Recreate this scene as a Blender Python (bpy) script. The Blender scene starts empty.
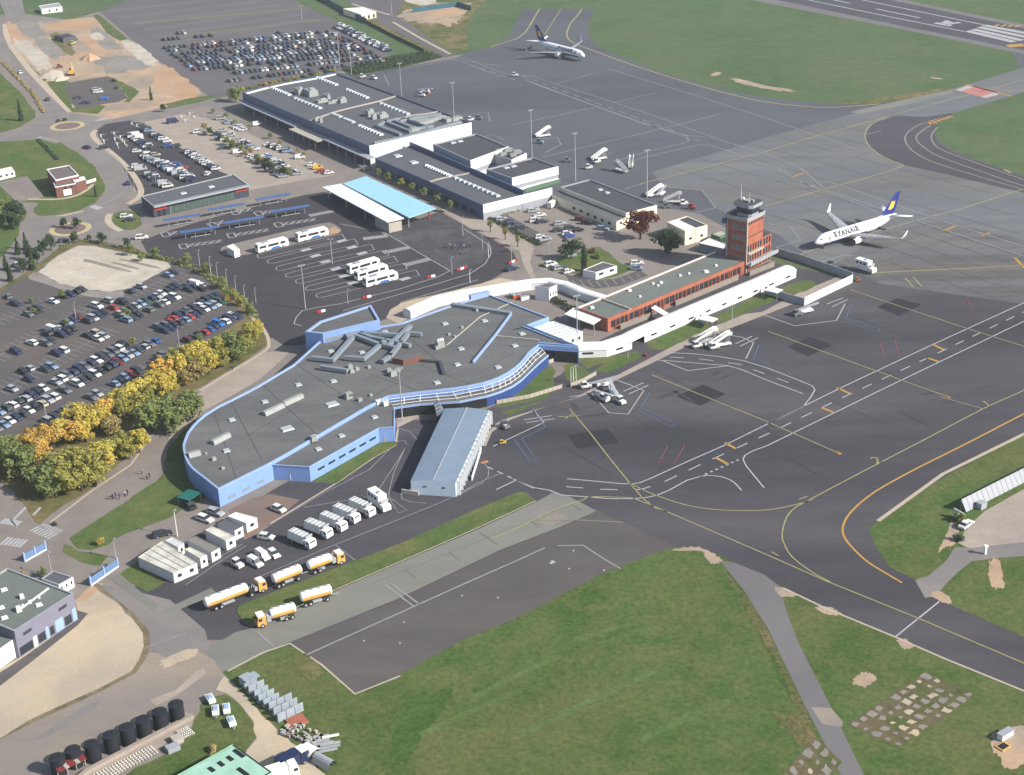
import bpy, math, random
from mathutils import Vector, Matrix
from mathutils.geometry import tessellate_polygon
random.seed(7)
SC = bpy.context.scene
COL = SC.collection
R = math.radians
# ---------------------------------------------------------------- camera survey (from the aircraft in the photo)
CF, CT, CR, CH = 1551.0, R(25.25), R(-2.13), 182.6
ct, st, cr_, sr_ = math.cos(CT), math.sin(CT), math.cos(CR), math.sin(CR)

def G(x, y, z=0.0):
    """surveyed point: where the sight line of the photo's pixel meets the level z metres above the ground"""
    a, b = x - 512, y - 387.5
    u = cr_ * a + sr_ * b
    v = -sr_ * a + cr_ * b
    t = (z - CH) / -(CF * st + v * ct)
    return Vector((u * t, (CF * ct - v * st) * t, z))

def GP(pts, z=0.0):
    return [G(p[0], p[1], z) for p in pts]

def lin(c):
    c /= 255.0
    return c / 12.92 if c <= 0.04045 else ((c + 0.055) / 1.055) ** 2.4
GAIN = 0.60
def C(r, g, b, k=GAIN):
    return (lin(r) * k, lin(g) * k, lin(b) * k, 1.0)

# ---------------------------------------------------------------- materials
MATS = {}
def mat(name, col, rough=0.8, var=0.10, scale=0.5, col2=None, scale2=0.03, amt2=0.6, metal=0.0, spec=0.3, space='W',
        stretch=None, grain=0.0, rand=0.0, low2=0.45, high2=0.62):
    if name in MATS: return MATS[name]
    m = bpy.data.materials.new(name); m.use_nodes = True
    nt = m.node_tree; N = nt.nodes; L = nt.links
    b = N['Principled BSDF']
    b.inputs['Roughness'].default_value = rough
    b.inputs['Metallic'].default_value = metal
    b.inputs['Specular IOR Level'].default_value = spec
    if var or col2:
        if space == 'W':
            src = N.new('ShaderNodeNewGeometry').outputs['Position']
        else:
            src = N.new('ShaderNodeTexCoord').outputs['Object']
        if stretch:
            mp = N.new('ShaderNodeMapping'); mp.inputs['Rotation'].default_value = (0, 0, R(stretch[1])); mp.inputs['Scale'].default_value = (stretch[0], 1, 1)
            L.new(src, mp.inputs['Vector']); srcs = mp.outputs[0]
        else: srcs = src
        def noise(s, det, v):
            n = N.new('ShaderNodeTexNoise'); n.inputs['Scale'].default_value = s; n.inputs['Detail'].default_value = det
            n.inputs['Roughness'].default_value = 0.65; L.new(v, n.inputs['Vector']); return n.outputs['Fac']
        def mix(f, a, c, blend='MIX'):
            x = N.new('ShaderNodeMix'); x.data_type = 'RGBA'; x.blend_type = blend
            for s, val in ((x.inputs['Factor'], f), (x.inputs[6], a), (x.inputs[7], c)):
                if hasattr(val, 'is_linked'): L.new(val, s)
                else: s.default_value = val
            return x.outputs[2]
        def ramp(v, lo, hi, a, c):
            q = N.new('ShaderNodeMapRange'); q.inputs['From Min'].default_value = lo; q.inputs['From Max'].default_value = hi
            q.inputs['To Min'].default_value = a; q.inputs['To Max'].default_value = c; L.new(v, q.inputs['Value']); return q.outputs[0]
        base = col
        if col2:
            cs = col2 if isinstance(col2, list) else [(col2, scale2, amt2)]
            for (c2, s2, a2) in cs:
                base = mix(ramp(noise(s2, 5, srcs), low2, high2, 0, a2), base, c2)
        if var:
            f = ramp(noise(scale, 6, srcs), 0.25, 0.75, 1 - var * 1.6, 1 + var * 1.6)
            cb = N.new('ShaderNodeCombineColor'); [L.new(f, cb.inputs[i]) for i in range(3)]
            base = mix(1.0, base, cb.outputs[0], 'MULTIPLY')
        if grain:
            f = ramp(noise(grain[0], 2, src), 0.3, 0.7, 1 - grain[1], 1 + grain[1])
            cb = N.new('ShaderNodeCombineColor'); [L.new(f, cb.inputs[i]) for i in range(3)]
            base = mix(1.0, base, cb.outputs[0], 'MULTIPLY')
        if rand:
            oi = N.new('ShaderNodeObjectInfo')
            f = ramp(oi.outputs['Random'], 0, 1, 1 - rand, 1 + rand)
            cb = N.new('ShaderNodeCombineColor'); [L.new(f, cb.inputs[i]) for i in range(3)]
            base = mix(1.0, base, cb.outputs[0], 'MULTIPLY')
        L.new(base, b.inputs['Base Color'])
    else:
        b.inputs['Base Color'].default_value = col
    MATS[name] = m
    return m

# ---------------------------------------------------------------- mesh builder
class MB:
    def __init__(s): s.v = []; s.f = []; s.m = []; s.mats = []
    def mi(s, m):
        if m is None: return 0
        if m not in s.mats: s.mats.append(m)
        return s.mats.index(m)
    def face(s, pts, m=None):
        i = len(s.v); s.v += [Vector(p) for p in pts]; s.f.append(tuple(range(i, i + len(pts)))); s.m.append(s.mi(m))
    def poly(s, pts, m=None, up=True):
        """concave polygon, triangulated"""
        pts = [Vector(p) for p in pts]
        i = len(s.v); s.v += pts; k = s.mi(m)
        for t in tessellate_polygon([pts]):
            a, b, c = [pts[q] for q in t]
            n = (b - a).cross(c - a)
            t = tuple(i + q for q in t)
            if (n.z < 0) == up: t = t[::-1]
            s.f.append(t); s.m.append(k)
    def box(s, c, d, rz=0.0, m=None, top=1.0, rx=0.0, topx=None):
        """box of size d centred at c; top = taper of its upper face"""
        x, y, z = d[0] / 2, d[1] / 2, d[2] / 2
        tx = top if topx is None else topx
        P = [(-x, -y, -z), (x, -y, -z), (x, y, -z), (-x, y, -z), (-x * tx, -y * top, z), (x * tx, -y * top, z), (x * tx, y * top, z), (-x * tx, y * top, z)]
        M = Matrix.Rotation(rz, 3, 'Z') @ Matrix.Rotation(rx, 3, 'Y')
        i = len(s.v); s.v += [M @ Vector(p) + Vector(c) for p in P]; k = s.mi(m)
        for q in ((3, 2, 1, 0), (4, 5, 6, 7), (0, 1, 5, 4), (1, 2, 6, 5), (2, 3, 7, 6), (3, 0, 4, 7)):
            s.f.append(tuple(i + j for j in q)); s.m.append(k)
    def prism(s, pts, z0, z1, m=None, mtop=None, bottom=False, top=True):
        pts = ccw(pts); n = len(pts)
        for j in range(n):
            a, b = pts[j], pts[(j + 1) % n]
            s.face([(a[0], a[1], z0), (b[0], b[1], z0), (b[0], b[1], z1), (a[0], a[1], z1)], m)
        if top: s.poly([(p[0], p[1], z1) for p in pts], mtop or m)
        if bottom: s.poly([(p[0], p[1], z0) for p in pts], m, up=False)
    def rod(s, a, b, r, r2=None, n=8, m=None, cap=True):
        a, b = Vector(a), Vector(b); d = (b - a).normalized()
        u = d.orthogonal().normalized(); w = d.cross(u); r2 = r if r2 is None else r2
        i = len(s.v); k = s.mi(m)
        for p, q in ((a, r), (b, r2)):
            for j in range(n):
                t = 2 * math.pi * j / n; s.v.append(p + u * (math.cos(t) * q) + w * (math.sin(t) * q))
        for j in range(n):
            s.f.append((i + j, i + (j + 1) % n, i + n + (j + 1) % n, i + n + j)); s.m.append(k)
        if cap:
            s.f.append(tuple(i + j for j in range(n))[::-1]); s.m.append(k)
            s.f.append(tuple(i + n + j for j in range(n))); s.m.append(k)
    def loft(s, rings, m=None, closed=True, cap=True):
        n = len(rings[0]); i = len(s.v); k = s.mi(m)
        for r in rings: s.v += [Vector(p) for p in r]
        for a in range(len(rings) - 1):
            for j in range(n if closed else n - 1):
                q = (j + 1) % n
                s.f.append((i + a * n + j, i + a * n + q, i + (a + 1) * n + q, i + (a + 1) * n + j)); s.m.append(k)
        if cap and closed:
            s.f.append(tuple(i + j for j in range(n))[::-1]); s.m.append(k)
            e = i + (len(rings) - 1) * n
            s.f.append(tuple(e + j for j in range(n))); s.m.append(k)
    def strip(s, pts, w, m=None, z=None):
        """flat ribbon along a polyline, mitred"""
        pts = [Vector(p) for p in pts]
        if z is not None: pts = [Vector((p.x, p.y, z)) for p in pts]
        n = len(pts); L_, R_ = [], []
        for j in range(n):
            d = Vector((0, 0, 0))
            if j > 0: d += (pts[j] - pts[j - 1]).normalized()
            if j < n - 1: d += (pts[j + 1] - pts[j]).normalized()
            d.z = 0
            if d.length < 1e-6: d = Vector((1, 0, 0))
            d.normalize(); nn = Vector((-d.y, d.x, 0)) * (w / 2)
            L_.append(pts[j] + nn); R_.append(pts[j] - nn)
        for j in range(n - 1): s.face([R_[j], R_[j + 1], L_[j + 1], L_[j]], m)
    def wall(s, pts, h, t, m=None, z0=0.0, closed=False):
        """upright slab of thickness t along a polyline"""
        pts = [Vector((p[0], p[1], 0)) for p in pts]; n = len(pts)
        A, B = [], []
        for j in range(n):
            d = Vector((0, 0, 0))
            if j > 0: d += (pts[j] - pts[j - 1]).normalized()
            if j < n - 1: d += (pts[j + 1] - pts[j]).normalized()
            d.normalize(); nn = Vector((-d.y, d.x, 0)) * (t / 2)
            A.append(pts[j] + nn); B.append(pts[j] - nn)
        rings = []
        for a, b in zip(A, B):
            rings.append([(a.x, a.y, z0), (b.x, b.y, z0), (b.x, b.y, z0 + h), (a.x, a.y, z0 + h)])
        s.loft(rings, m)
    def build(s, name, m=None, parent=None, local=False, smooth=False, link=True):
        me = bpy.data.meshes.new(name)
        o0 = parent.location if (parent and not local) else Vector((0, 0, 0))
        if parent and not local and parent.parent: o0 = parent.parent.location
        me.from_pydata([tuple(v - o0) for v in s.v], [], s.f)
        ms = [x for x in s.mats if x] or ([m] if m else [])
        for x in ms: me.materials.append(x)
        if len(s.mats) > 1: me.polygons.foreach_set('material_index', s.m)
        if smooth: me.polygons.foreach_set('use_smooth', [True] * len(me.polygons))
        me.update()
        o = bpy.data.objects.new(name, me)
        if link: COL.objects.link(o)
        if parent: o.parent = parent
        return o

def ccw(pts):
    a = sum(pts[i][0] * pts[(i + 1) % len(pts)][1] - pts[(i + 1) % len(pts)][0] * pts[i][1] for i in range(len(pts)))
    return list(pts) if a > 0 else list(pts)[::-1]

def inset(pts, t):
    pts = [Vector((p[0], p[1], 0)) for p in ccw(pts)]; n = len(pts); out = []
    for j in range(n):
        a, b, c = pts[j - 1], pts[j], pts[(j + 1) % n]
        d1 = (b - a).normalized(); d2 = (c - b).normalized()
        n1 = Vector((-d1.y, d1.x, 0)); n2 = Vector((-d2.y, d2.x, 0))
        k = (n1 + n2); q = max(0.35, 1 + n1.dot(n2))
        out.append(b + k * (t / q))
    return out

def smooth_line(pts, closed=False, n=6):
    P = [Vector((p[0], p[1], 0)) for p in pts]; out = []
    m = len(P); rng = range(m if closed else m - 1)
    for i in rng:
        if closed: p0, p1, p2, p3 = P[i - 1], P[i], P[(i + 1) % m], P[(i + 2) % m]
        else: p0, p1, p2, p3 = P[max(i - 1, 0)], P[i], P[i + 1], P[min(i + 2, m - 1)]
        for k in range(n):
            t = k / n
            out.append(0.5 * ((2 * p1) + (p2 - p0) * t + (2 * p0 - 5 * p1 + 4 * p2 - p3) * t * t + (3 * p1 - p0 - 3 * p2 + p3) * t ** 3))
    if not closed: out.append(P[-1])
    return out

def tag(o, label=None, cat=None, group=None, kind=None):
    if label: o['label'] = label
    if cat: o['category'] = cat
    if group: o['group'] = group
    if kind: o['kind'] = kind
    return o

def empty(name, loc, label, cat, group=None, rz=0.0):
    o = bpy.data.objects.new(name, None); COL.objects.link(o)
    o.empty_display_size = 0.5
    o.location = loc; o.rotation_euler = (0, 0, rz)
    return tag(o, label, cat, group)

def copy_tree(o, loc=None, rz=None, parent=None, mats=None):
    c = o.copy(); COL.objects.link(c)
    if parent: c.parent = parent
    if loc is not None: c.location = loc
    if rz is not None: c.rotation_euler = (0, 0, rz)
    for ch in KIDS.get(o.name, []) if False else list(o.children):
        copy_tree(ch, parent=c)
    return c
KIDS = {}

def purge_proto(o):
    for ch in list(o.children): purge_proto(ch)
    bpy.data.objects.remove(o)

# ---------------------------------------------------------------- palette
W_PAINT = mat('white_paint', (0.70, 0.70, 0.69, 1), 0.55, 0.05, 0.8, space='O')
W_METAL = mat('white_metal', (0.72, 0.74, 0.76, 1), 0.45, 0.06, 0.6, space='W')
GREY_METAL = mat('grey_metal', (0.30, 0.32, 0.34, 1), 0.5, 0.08, 0.7)
DARK = mat('dark_rubber', (0.02, 0.02, 0.022, 1), 0.85, 0)
GLASS = mat('dark_glass', (0.025, 0.032, 0.042, 1), 0.15, 0, spec=0.5)
CHROME = mat('pale_steel', (0.5, 0.51, 0.53, 1), 0.35, 0.05, metal=0.4)
# ---------------------------------------------------------------- ground sheets
GR1 = C(95, 108, 66); 
GRASS = mat('grass_field', C(97, 119, 68), 0.95, 0.16, 0.7, [(C(118, 114, 76), 0.016, 0.55), (C(78, 107, 54), 0.05, 0.8), (C(128, 126, 84), 0.16, 0.4)], spec=0.05, grain=(1.1, 0.20))
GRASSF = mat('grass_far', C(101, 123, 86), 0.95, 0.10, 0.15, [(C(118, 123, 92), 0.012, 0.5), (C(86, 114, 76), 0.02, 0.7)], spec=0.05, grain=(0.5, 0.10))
LAWN = mat('lawn_grass', C(101, 120, 72), 0.95, 0.14, 0.4, [(C(137, 131, 87), 0.07, 0.6), (C(78, 110, 57), 0.12, 0.4)], spec=0.05, grain=(2.0, 0.2))
MEADOW = mat('rough_grass', C(118, 120, 78), 0.95, 0.2, 0.3, [(C(160, 140, 105), 0.06, 0.8), (C(84, 104, 62), 0.1, 0.7)], spec=0.05, grain=(1.5, 0.2))
ASPH = mat('apron_asphalt', C(90, 88, 94), 0.85, 0.09, 0.05, [(C(102, 99, 103), 0.03, 0.9), (C(72, 71, 79), 0.022, 0.9)], spec=0.2, grain=(0.9, 0.07), stretch=(0.25, 34))
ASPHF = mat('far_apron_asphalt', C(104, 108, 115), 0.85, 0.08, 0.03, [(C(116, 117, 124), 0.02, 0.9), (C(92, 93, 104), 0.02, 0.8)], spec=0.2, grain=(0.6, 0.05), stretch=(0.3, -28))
CONC = mat('apron_concrete', C(125, 129, 134), 0.85, 0.09, 0.08, [(C(114, 113, 113), 0.02, 0.8), (C(140, 138, 133), 0.04, 0.6)], spec=0.2, grain=(0.9, 0.08), stretch=(0.25, 38))
CONCR = mat('rough_concrete', C(119, 121, 124), 0.9, 0.16, 0.12, [(C(98, 94, 93), 0.05, 0.8), (C(132, 129, 123), 0.08, 0.7)], spec=0.2, grain=(1.0, 0.1), stretch=(0.16, 35))
STRIP = mat('strip_concrete', C(147, 147, 139), 0.85, 0.06, 0.06, [(C(133, 134, 128), 0.05, 0.7)], spec=0.2, grain=(1.5, 0.05), stretch=(0.3, 35))
PAVE = mat('pavement_asphalt', C(153, 144, 138), 0.88, 0.08, 0.12, [(C(164, 155, 145), 0.03, 0.5), (C(142, 136, 131), 0.05, 0.4)], spec=0.2, grain=(1.6, 0.06))
PAVEL = mat('pale_pavement', C(181, 169, 158), 0.9, 0.07, 0.15, [(C(197, 183, 169), 0.05, 0.7)], spec=0.2, grain=(1.2, 0.05))
ROAD = mat('road_asphalt', C(147, 141, 140), 0.88, 0.06, 0.12, [(C(160, 154, 149), 0.04, 0.7)], spec=0.2, grain=(1.4, 0.05))
LOT = mat('car_park_asphalt', C(106, 102, 104), 0.88, 0.07, 0.1, [(C(120, 111, 105), 0.03, 0.7)], spec=0.2, grain=(1.6, 0.06), stretch=(0.4, 62))
FRESH = mat('fresh_asphalt', C(78, 75, 81), 0.85, 0.06, 0.1, [(C(88, 85, 90), 0.03, 0.7)], spec=0.2, grain=(1.2, 0.05))
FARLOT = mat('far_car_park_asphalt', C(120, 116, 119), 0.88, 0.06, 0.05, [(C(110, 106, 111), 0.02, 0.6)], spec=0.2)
RUNW = mat('runway_asphalt', C(94, 94, 104), 0.85, 0.06, 0.03, [(C(84, 79, 85), 0.01, 0.7)], spec=0.2, stretch=(0.2, -20))
SHOULD = mat('runway_shoulder_asphalt', C(132, 130, 133), 0.88, 0.06, 0.03, spec=0.2)
SAND = mat('sandy_ground', C(217, 201, 178), 0.95, 0.07, 0.12, [(C(227, 204, 170), 0.04, 0.8), (C(190, 177, 160), 0.06, 0.8)], spec=0.1, grain=(1.4, 0.06))
DIRT = mat('dirt_ground', C(202, 180, 155), 0.95, 0.12, 0.1, [(C(211, 177, 146), 0.025, 0.9), (C(167, 157, 146), 0.03, 0.8)], spec=0.1, grain=(1.2, 0.08))
ORANGE = mat('orange_earth', C(210, 177, 147), 0.95, 0.08, 0.1, [(C(197, 155, 122), 0.05, 0.7)], spec=0.1)
CHALK = mat('white_gravel', C(222, 213, 198), 0.95, 0.10, 0.15, [(C(196, 188, 176), 0.05, 0.9), (C(212, 200, 180), 0.12, 0.7)], spec=0.1, grain=(0.8, 0.12))
GRAVG = mat('grey_gravel', C(166, 160, 154), 0.95, 0.08, 0.15, [(C(147, 143, 135), 0.06, 0.7)], spec=0.1)
YARD = mat('yard_concrete', C(164, 155, 145), 0.9, 0.09, 0.1, [(C(185, 171, 154), 0.04, 0.8), (C(141, 135, 133), 0.05, 0.8)], spec=0.15, grain=(1.4, 0.06), stretch=(0.4, 45))
SOIL = mat('tree_strip_soil', C(128, 120, 84), 0.95, 0.15, 0.3, [(C(150, 130, 96), 0.1, 0.8), (C(92, 104, 60), 0.08, 0.7)], spec=0.05)
SEAL = mat('fresh_patch_asphalt', C(54, 54, 60), 0.8, 0.08, 0.3, spec=0.25)
LW = mat('white_line_paint', C(198, 198, 201), 0.7, 0.12, 0.5)
LG = mat('worn_white_line_paint', C(168, 168, 172), 0.8, 0.15, 0.5)
LY = mat('yellow_line_paint', C(178, 172, 122), 0.7, 0.14, 0.5)
LO = mat('orange_line_paint', C(206, 162, 84), 0.7, 0.1, 0.5)
LB = mat('blue_line_paint', C(104, 132, 172), 0.7, 0.12, 0.5)
LR = mat('red_line_paint', C(158, 92, 96), 0.8, 0.2, 0.5)
KERB = mat('kerb_stone', C(208, 193, 174), 0.9, 0.07, 0.5)

LAID = []
def _cross(p, q, r, s_):
    def o(a, b, c): return (b[0] - a[0]) * (c[1] - a[1]) - (b[1] - a[1]) * (c[0] - a[0])
    return o(p, q, r) * o(p, q, s_) < 0 and o(r, s_, p) * o(r, s_, q) < 0
def _inside(p, P):
    c = False; n = len(P)
    for i in range(n):
        a, b = P[i], P[i - 1]
        if (a[1] > p[1]) != (b[1] > p[1]) and p[0] < (b[0] - a[0]) * (p[1] - a[1]) / (b[1] - a[1]) + a[0]: c = not c
    return c
def level(P):
    """height of a new sheet: one 5 mm step above the highest sheet it overlaps"""
    bb = (min(p[0] for p in P), max(p[0] for p in P), min(p[1] for p in P), max(p[1] for p in P)); t = 0
    for Q, qb, qt in LAID:
        if qt < t or bb[0] > qb[1] or bb[1] < qb[0] or bb[2] > qb[3] or bb[3] < qb[2]: continue
        hit = any(_inside(p, Q) for p in P) or any(_inside(q, P) for q in Q)
        if not hit:
            hit = any(_cross(P[i - 1], P[i], Q[j - 1], Q[j]) for i in range(len(P)) for j in range(len(Q)))
        if hit: t = max(t, qt)
    LAID.append(([(p[0], p[1]) for p in P], bb, t + 1))
    return (t + 1) * 0.005
RAGGED = {'grass_field', 'grass_far', 'lawn_grass', 'dirt_ground', 'sandy_ground', 'white_gravel', 'grey_gravel', 'rough_grass', 'tree_strip_soil', 'orange_earth'}
rag = random.Random(31)
def ragged(P):
    out = []
    for i in range(len(P)):
        a, c = Vector((P[i][0], P[i][1], 0)), Vector((P[(i + 1) % len(P)][0], P[(i + 1) % len(P)][1], 0)); d = c - a; n = min(60, max(1, int(d.length / 2.2)))
        nn = Vector((-d.y, d.x, 0)); nn = nn.normalized() if nn.length > 1e-6 else nn
        for k in range(n): out.append(a + d * (k / n) + nn * (rag.gauss(0, .22) if k else 0))
    return out
def sheet(name, m, pts, z=None, smooth=0, kerb=None):
    """one flat sheet of ground, a few millimetres above the one it lies on"""
    P = GP(pts)
    if smooth: P = smooth_line(P, True, smooth)
    if name in ('bare_patch', 'site_patch', 'works_earth'):
        P = smooth_line(P, True, 3); cx_ = sum(p[0] for p in P) / len(P); cy_ = sum(p[1] for p in P) / len(P)
        P = [Vector((cx_ + (p[0] - cx_) * q_, cy_ + (p[1] - cy_) * q_, 0)) for p in P for q_ in (random.uniform(.78, 1.12),)]
    if m.name in RAGGED and not kerb: P = ragged(P)
    if z is None: z = level(P)
    b = MB()
    if kerb:
        b.prism(P, 0.0, z, kerb, m)
    else:
        b.poly([(p[0], p[1], z) for p in P], m)
    o = b.build(name); o['kind'] = 'structure'
    return o

b = MB(); S_ = 6000
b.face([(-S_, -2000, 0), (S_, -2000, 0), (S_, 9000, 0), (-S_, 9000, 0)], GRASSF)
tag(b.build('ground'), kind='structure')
# near field, bottom of the picture
sheet('grass_field', GRASS, [(190, 640), (290, 640), (420, 590), (700, 500), (1100, 400), (1100, 900), (100, 900), (120, 760)])
# built-up side: general paving from the roads on the left to the terminals
sheet('pavement', PAVE, [(0, 15), (26, 14), (70, 20), (105, 10), (230, 40), (400, 60), (520, 50), (640, 120), (780, 270), (560, 440), (480, 520), (290, 640), (262, 652),
                         (222, 672), (262, 715), (310, 800), (-120, 800), (-60, 600), (-40, 400), (-60, 280), (-30, 150), (-10, 100), (-6, 60)])
# aprons
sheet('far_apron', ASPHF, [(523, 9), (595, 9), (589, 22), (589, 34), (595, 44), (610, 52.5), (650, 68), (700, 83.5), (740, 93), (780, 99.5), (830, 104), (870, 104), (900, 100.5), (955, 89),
                           (1024, 67), (1090, 50), (1090, 330), (1024, 306), (881, 284), (790, 262), (700, 214), (600, 196), (560, 215), (470, 160), (360, 110), (330, 72), (360, 75), (455, 58),
                           (470, 52), (492, 47), (508, 37), (516, 22)])
sheet('near_apron', ASPH, [(768, 262), (881, 284), (1024, 304), (1100, 318), (1100, 412), (1024, 434), (990, 452), (950, 474), (905, 501), (878, 521), (869, 528), (875, 546), (888, 566), (912, 578),
                           (945, 585), (932, 596), (953, 606), (1024, 637), (1100, 668), (1100, 726), (1024, 691), (943, 658), (895, 637), (825, 608), (783, 588), (765, 575), (735, 563), (715, 553), (697, 548), (676, 547),
                           (655, 553), (600, 575), (512, 620), (463, 640), (430, 658), (390, 680), (355, 694), (322, 665), (300, 649), (270, 640), (180, 640), (120, 600), (180, 545), (290, 480), (400, 420), (460, 420), (520, 395), (560, 375), (600, 340)])
sheet('far_apron_concrete', CONC, [(652, 172), (768, 137), (830, 120), (900, 101), (953, 89), (1024, 67.5), (1090, 52), (1090, 74), (1024, 92), (955, 112.5), (930, 117), (898, 116), (875, 122), (866, 131), (866, 140),
                                   (872, 149), (885, 158), (903, 165), (945, 173), (1024, 193), (1100, 212), (1100, 262), (1010, 236), (940, 221), (884, 232), (838, 262), (815, 262), (780, 236), (716, 208), (703, 191), (664, 187)], smooth=0)
sheet('rough_concrete', CONCR, [(884, 232), (940, 221), (1010, 236), (1100, 262), (1100, 318), (1024, 304), (881, 284), (838, 262)])
sheet('taxiway', RUNW, [(866, 133), (872, 124), (895, 116), (925, 117), (955, 112.5), (942, 119), (936, 125), (934, 134), (938, 142), (948, 150), (975, 161), (1024, 177), (1100, 202), (1100, 214), (1024, 193), (945, 174), (903, 165), (885, 158), (872, 149), (867, 141)])
sheet('runway_shoulder', SHOULD, [(600, -40), (690, -14), (768, 3.5), (915, 32), (1008, 51), (1100, 70), (1100, 38), (1024, 24.5), (905, 0), (800, -24), (720, -42)])
sheet('runway', RUNW, [(620, -40), (700, -17), (780, 0.5), (900, 25.5), (1000, 45.5), (1100, 66), (1100, 42), (1024, 28), (893, 0.5), (790, -23), (700, -42)])
sheet('runway_link', ASPHF, [(1009, 51), (1100, 70), (1100, 51), (1024, 67), (1016, 66), (1017, 60)])
sheet('taxiway_link', STRIP, [(898, 101), (953, 89), (953, 93), (905, 105), (860, 114), (850, 112)])
sheet('dry_grass_edge', MEADOW, [(823, 100), (870, 99), (905, 94), (940, 88), (953, 88.5), (905, 99), (870, 104), (845, 104)])
# concrete lane and yard south of the hangar
sheet('taxi_strip', STRIP, [(258, 627), (350, 584.5), (480, 528.5), (537, 501.5), (553, 492.5), (566, 495), (597, 511), (560, 527), (500, 550), (400, 598), (288, 643), (265, 653), (228, 672), (205, 650), (236, 632)])
sheet('strip_patch', ROAD, [(524.5, 511.5), (543, 504), (554, 508.5), (534, 518)])
sheet('strip_patch_pale', YARD, [(537, 521.5), (556, 511.5), (569, 518), (550.5, 526.5)])
sheet('parking_apron', mat('parking_apron_asphalt', C(104, 99, 99), 0.88, 0.06, 0.08, [(C(114, 109, 107), 0.04, 0.7)], spec=0.2, grain=(1.6, 0.05), stretch=(0.35, 35)),
      [(290, 643.5), (400, 599), (500, 551), (562, 527), (598, 511.5), (640, 530), (676, 547), (655, 553), (600, 575), (512, 620), (463, 640), (430, 658), (390, 680), (355, 694), (322, 665), (300, 649)])
sheet('grass_island', LAWN, [(236.5, 612), (238, 608), (243, 604.5), (262, 597), (306, 580), (400, 544), (480, 508), (518, 492.5), (525, 492.5), (536, 501), (480, 527), (400, 562), (350, 583.5), (300, 606), (258, 625.5), (250, 626), (243, 621)], z=0.15, kerb=KERB)
# right-hand grass wedge and drive
sheet('grass_wedge', GRASS, [(1100, 408), (1024, 435), (990, 453), (950, 475), (905, 502), (878, 522), (870, 528), (876, 546), (889, 566), (911, 577), (923, 576), (945, 560), (948, 545), (960, 525), (985, 509), (1024, 487), (1100, 455)])
sheet('concrete_drive', PAVEL, [(1100, 458), (1024, 489), (985, 511), (967, 527), (958, 543), (972, 550), (1024, 545), (1100, 545)])
sheet('service_drive', ROAD, [(915, 580), (928, 576), (946, 561), (955, 547), (972, 548), (1024, 542), (1024, 556), (1000, 558), (972, 561), (958, 572), (945, 585), (936, 596), (925, 598)])
sheet('grass_wedge', GRASS, [(938, 598), (947, 588), (960, 574), (975, 562), (1024, 558), (1100, 556), (1100, 666), (1024, 636), (953, 606)])
sheet('bare_patch', DIRT, [(945, 548), (956, 545), (959, 528), (952, 520), (946, 534), (938, 552)], smooth=3)
sheet('bare_patch', DIRT, [(930, 595), (938, 591), (948, 596), (953, 604), (944, 603)], smooth=3)
sheet('bare_patch', DIRT, [(990, 560), (998, 558), (1004, 585), (992, 590), (988, 575)], smooth=3)
sheet('service_road', mat('side_road_asphalt', C(136, 133, 135), 0.88, 0.06, 0.1, [(C(122, 119, 121), 0.05, 0.7)], spec=0.2), [(719, 560), (735, 563), (765, 575), (780, 587), (784, 603), (790, 621), (800, 646), (828, 701), (863, 773), (885, 820), (858, 820), (840, 773), (818, 731), (800, 696), (782, 658), (768, 628.5), (745, 592)])
sheet('road_patch', YARD, [(811, 707), (831, 708), (843, 722), (842, 727), (822, 724)])
# worn taxiway edges
for q in ([(672, 549), (690, 546.5), (702, 548), (714, 554), (712, 558), (700, 551), (680, 551)], [(703, 553), (717, 556), (722, 562), (710, 563)], [(776, 587), (790, 590), (796, 596), (784, 597), (778, 594)],
          [(818, 606), (830, 607), (841, 614), (828, 615), (817, 610)], [(896, 640), (906, 639), (914, 647), (903, 649)], [(852, 680), (861, 672), (873, 674), (876, 681), (866, 687), (855, 685)], [(990, 735), (1000, 728), (1030, 728), (1040, 755), (1010, 768), (995, 755)],
          [(710, 75), (716, 72), (722, 73), (716, 76)], [(729, 78), (740, 79), (768, 86), (790, 89), (795, 91), (780, 91), (760, 88), (740, 83)], [(930, 77), (938, 77.5), (944, 79), (935, 79)], [(978, 113), (985, 111), (990, 113), (984, 115)], [(1002, 162), (1010, 158), (1016, 161), (1008, 165)], [(1002, 168), (1013, 166), (1020, 170), (1010, 173)]):
    sheet('bare_patch', DIRT, q, smooth=3)
# kerb-like concrete edge of the apron
def ribbon(name, m, pts, w, z=None, smooth=0):
    P = GP(pts)
    if smooth: P = smooth_line(P, False, smooth)
    b = MB(); b.strip([(p[0], p[1], 0) for p in P], w, m)
    n = len(P) - 1
    ring = [b.v[4 * j] for j in range(n)] + [b.v[4 * n - 3]] + [b.v[4 * n - 2]] + [b.v[4 * j + 3] for j in range(n)][::-1]
    z = level(ring)
    for v in b.v: v.z = z
    return tag(b.build(name), kind='structure')
ribbon('apron_edge', KERB, [(878, 521), (943, 474), (1024, 434), (1100, 408)], 1.0)
ribbon('apron_edge', KERB, [(783, 588), (825, 608), (895, 637), (943, 658), (1024, 691), (1100, 726)], 0.5)
ribbon('apron_edge', KERB, [(228, 671), (262, 653), (290, 643.5), (322, 665), (355, 694), (400, 676)], 0.45)
# patches of fresh asphalt on the stands
for q in ([(567, 435), (608, 429), (619, 442.5), (578, 449)], [(676, 396.4), (703, 384.5), (726, 394), (700, 406)], [(787, 347), (809, 337), (833.5, 345), (808, 356.5)], [(877, 307), (898, 298), (922, 305), (899, 316)]):
    sheet('stand_patch', SEAL, q)
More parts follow.
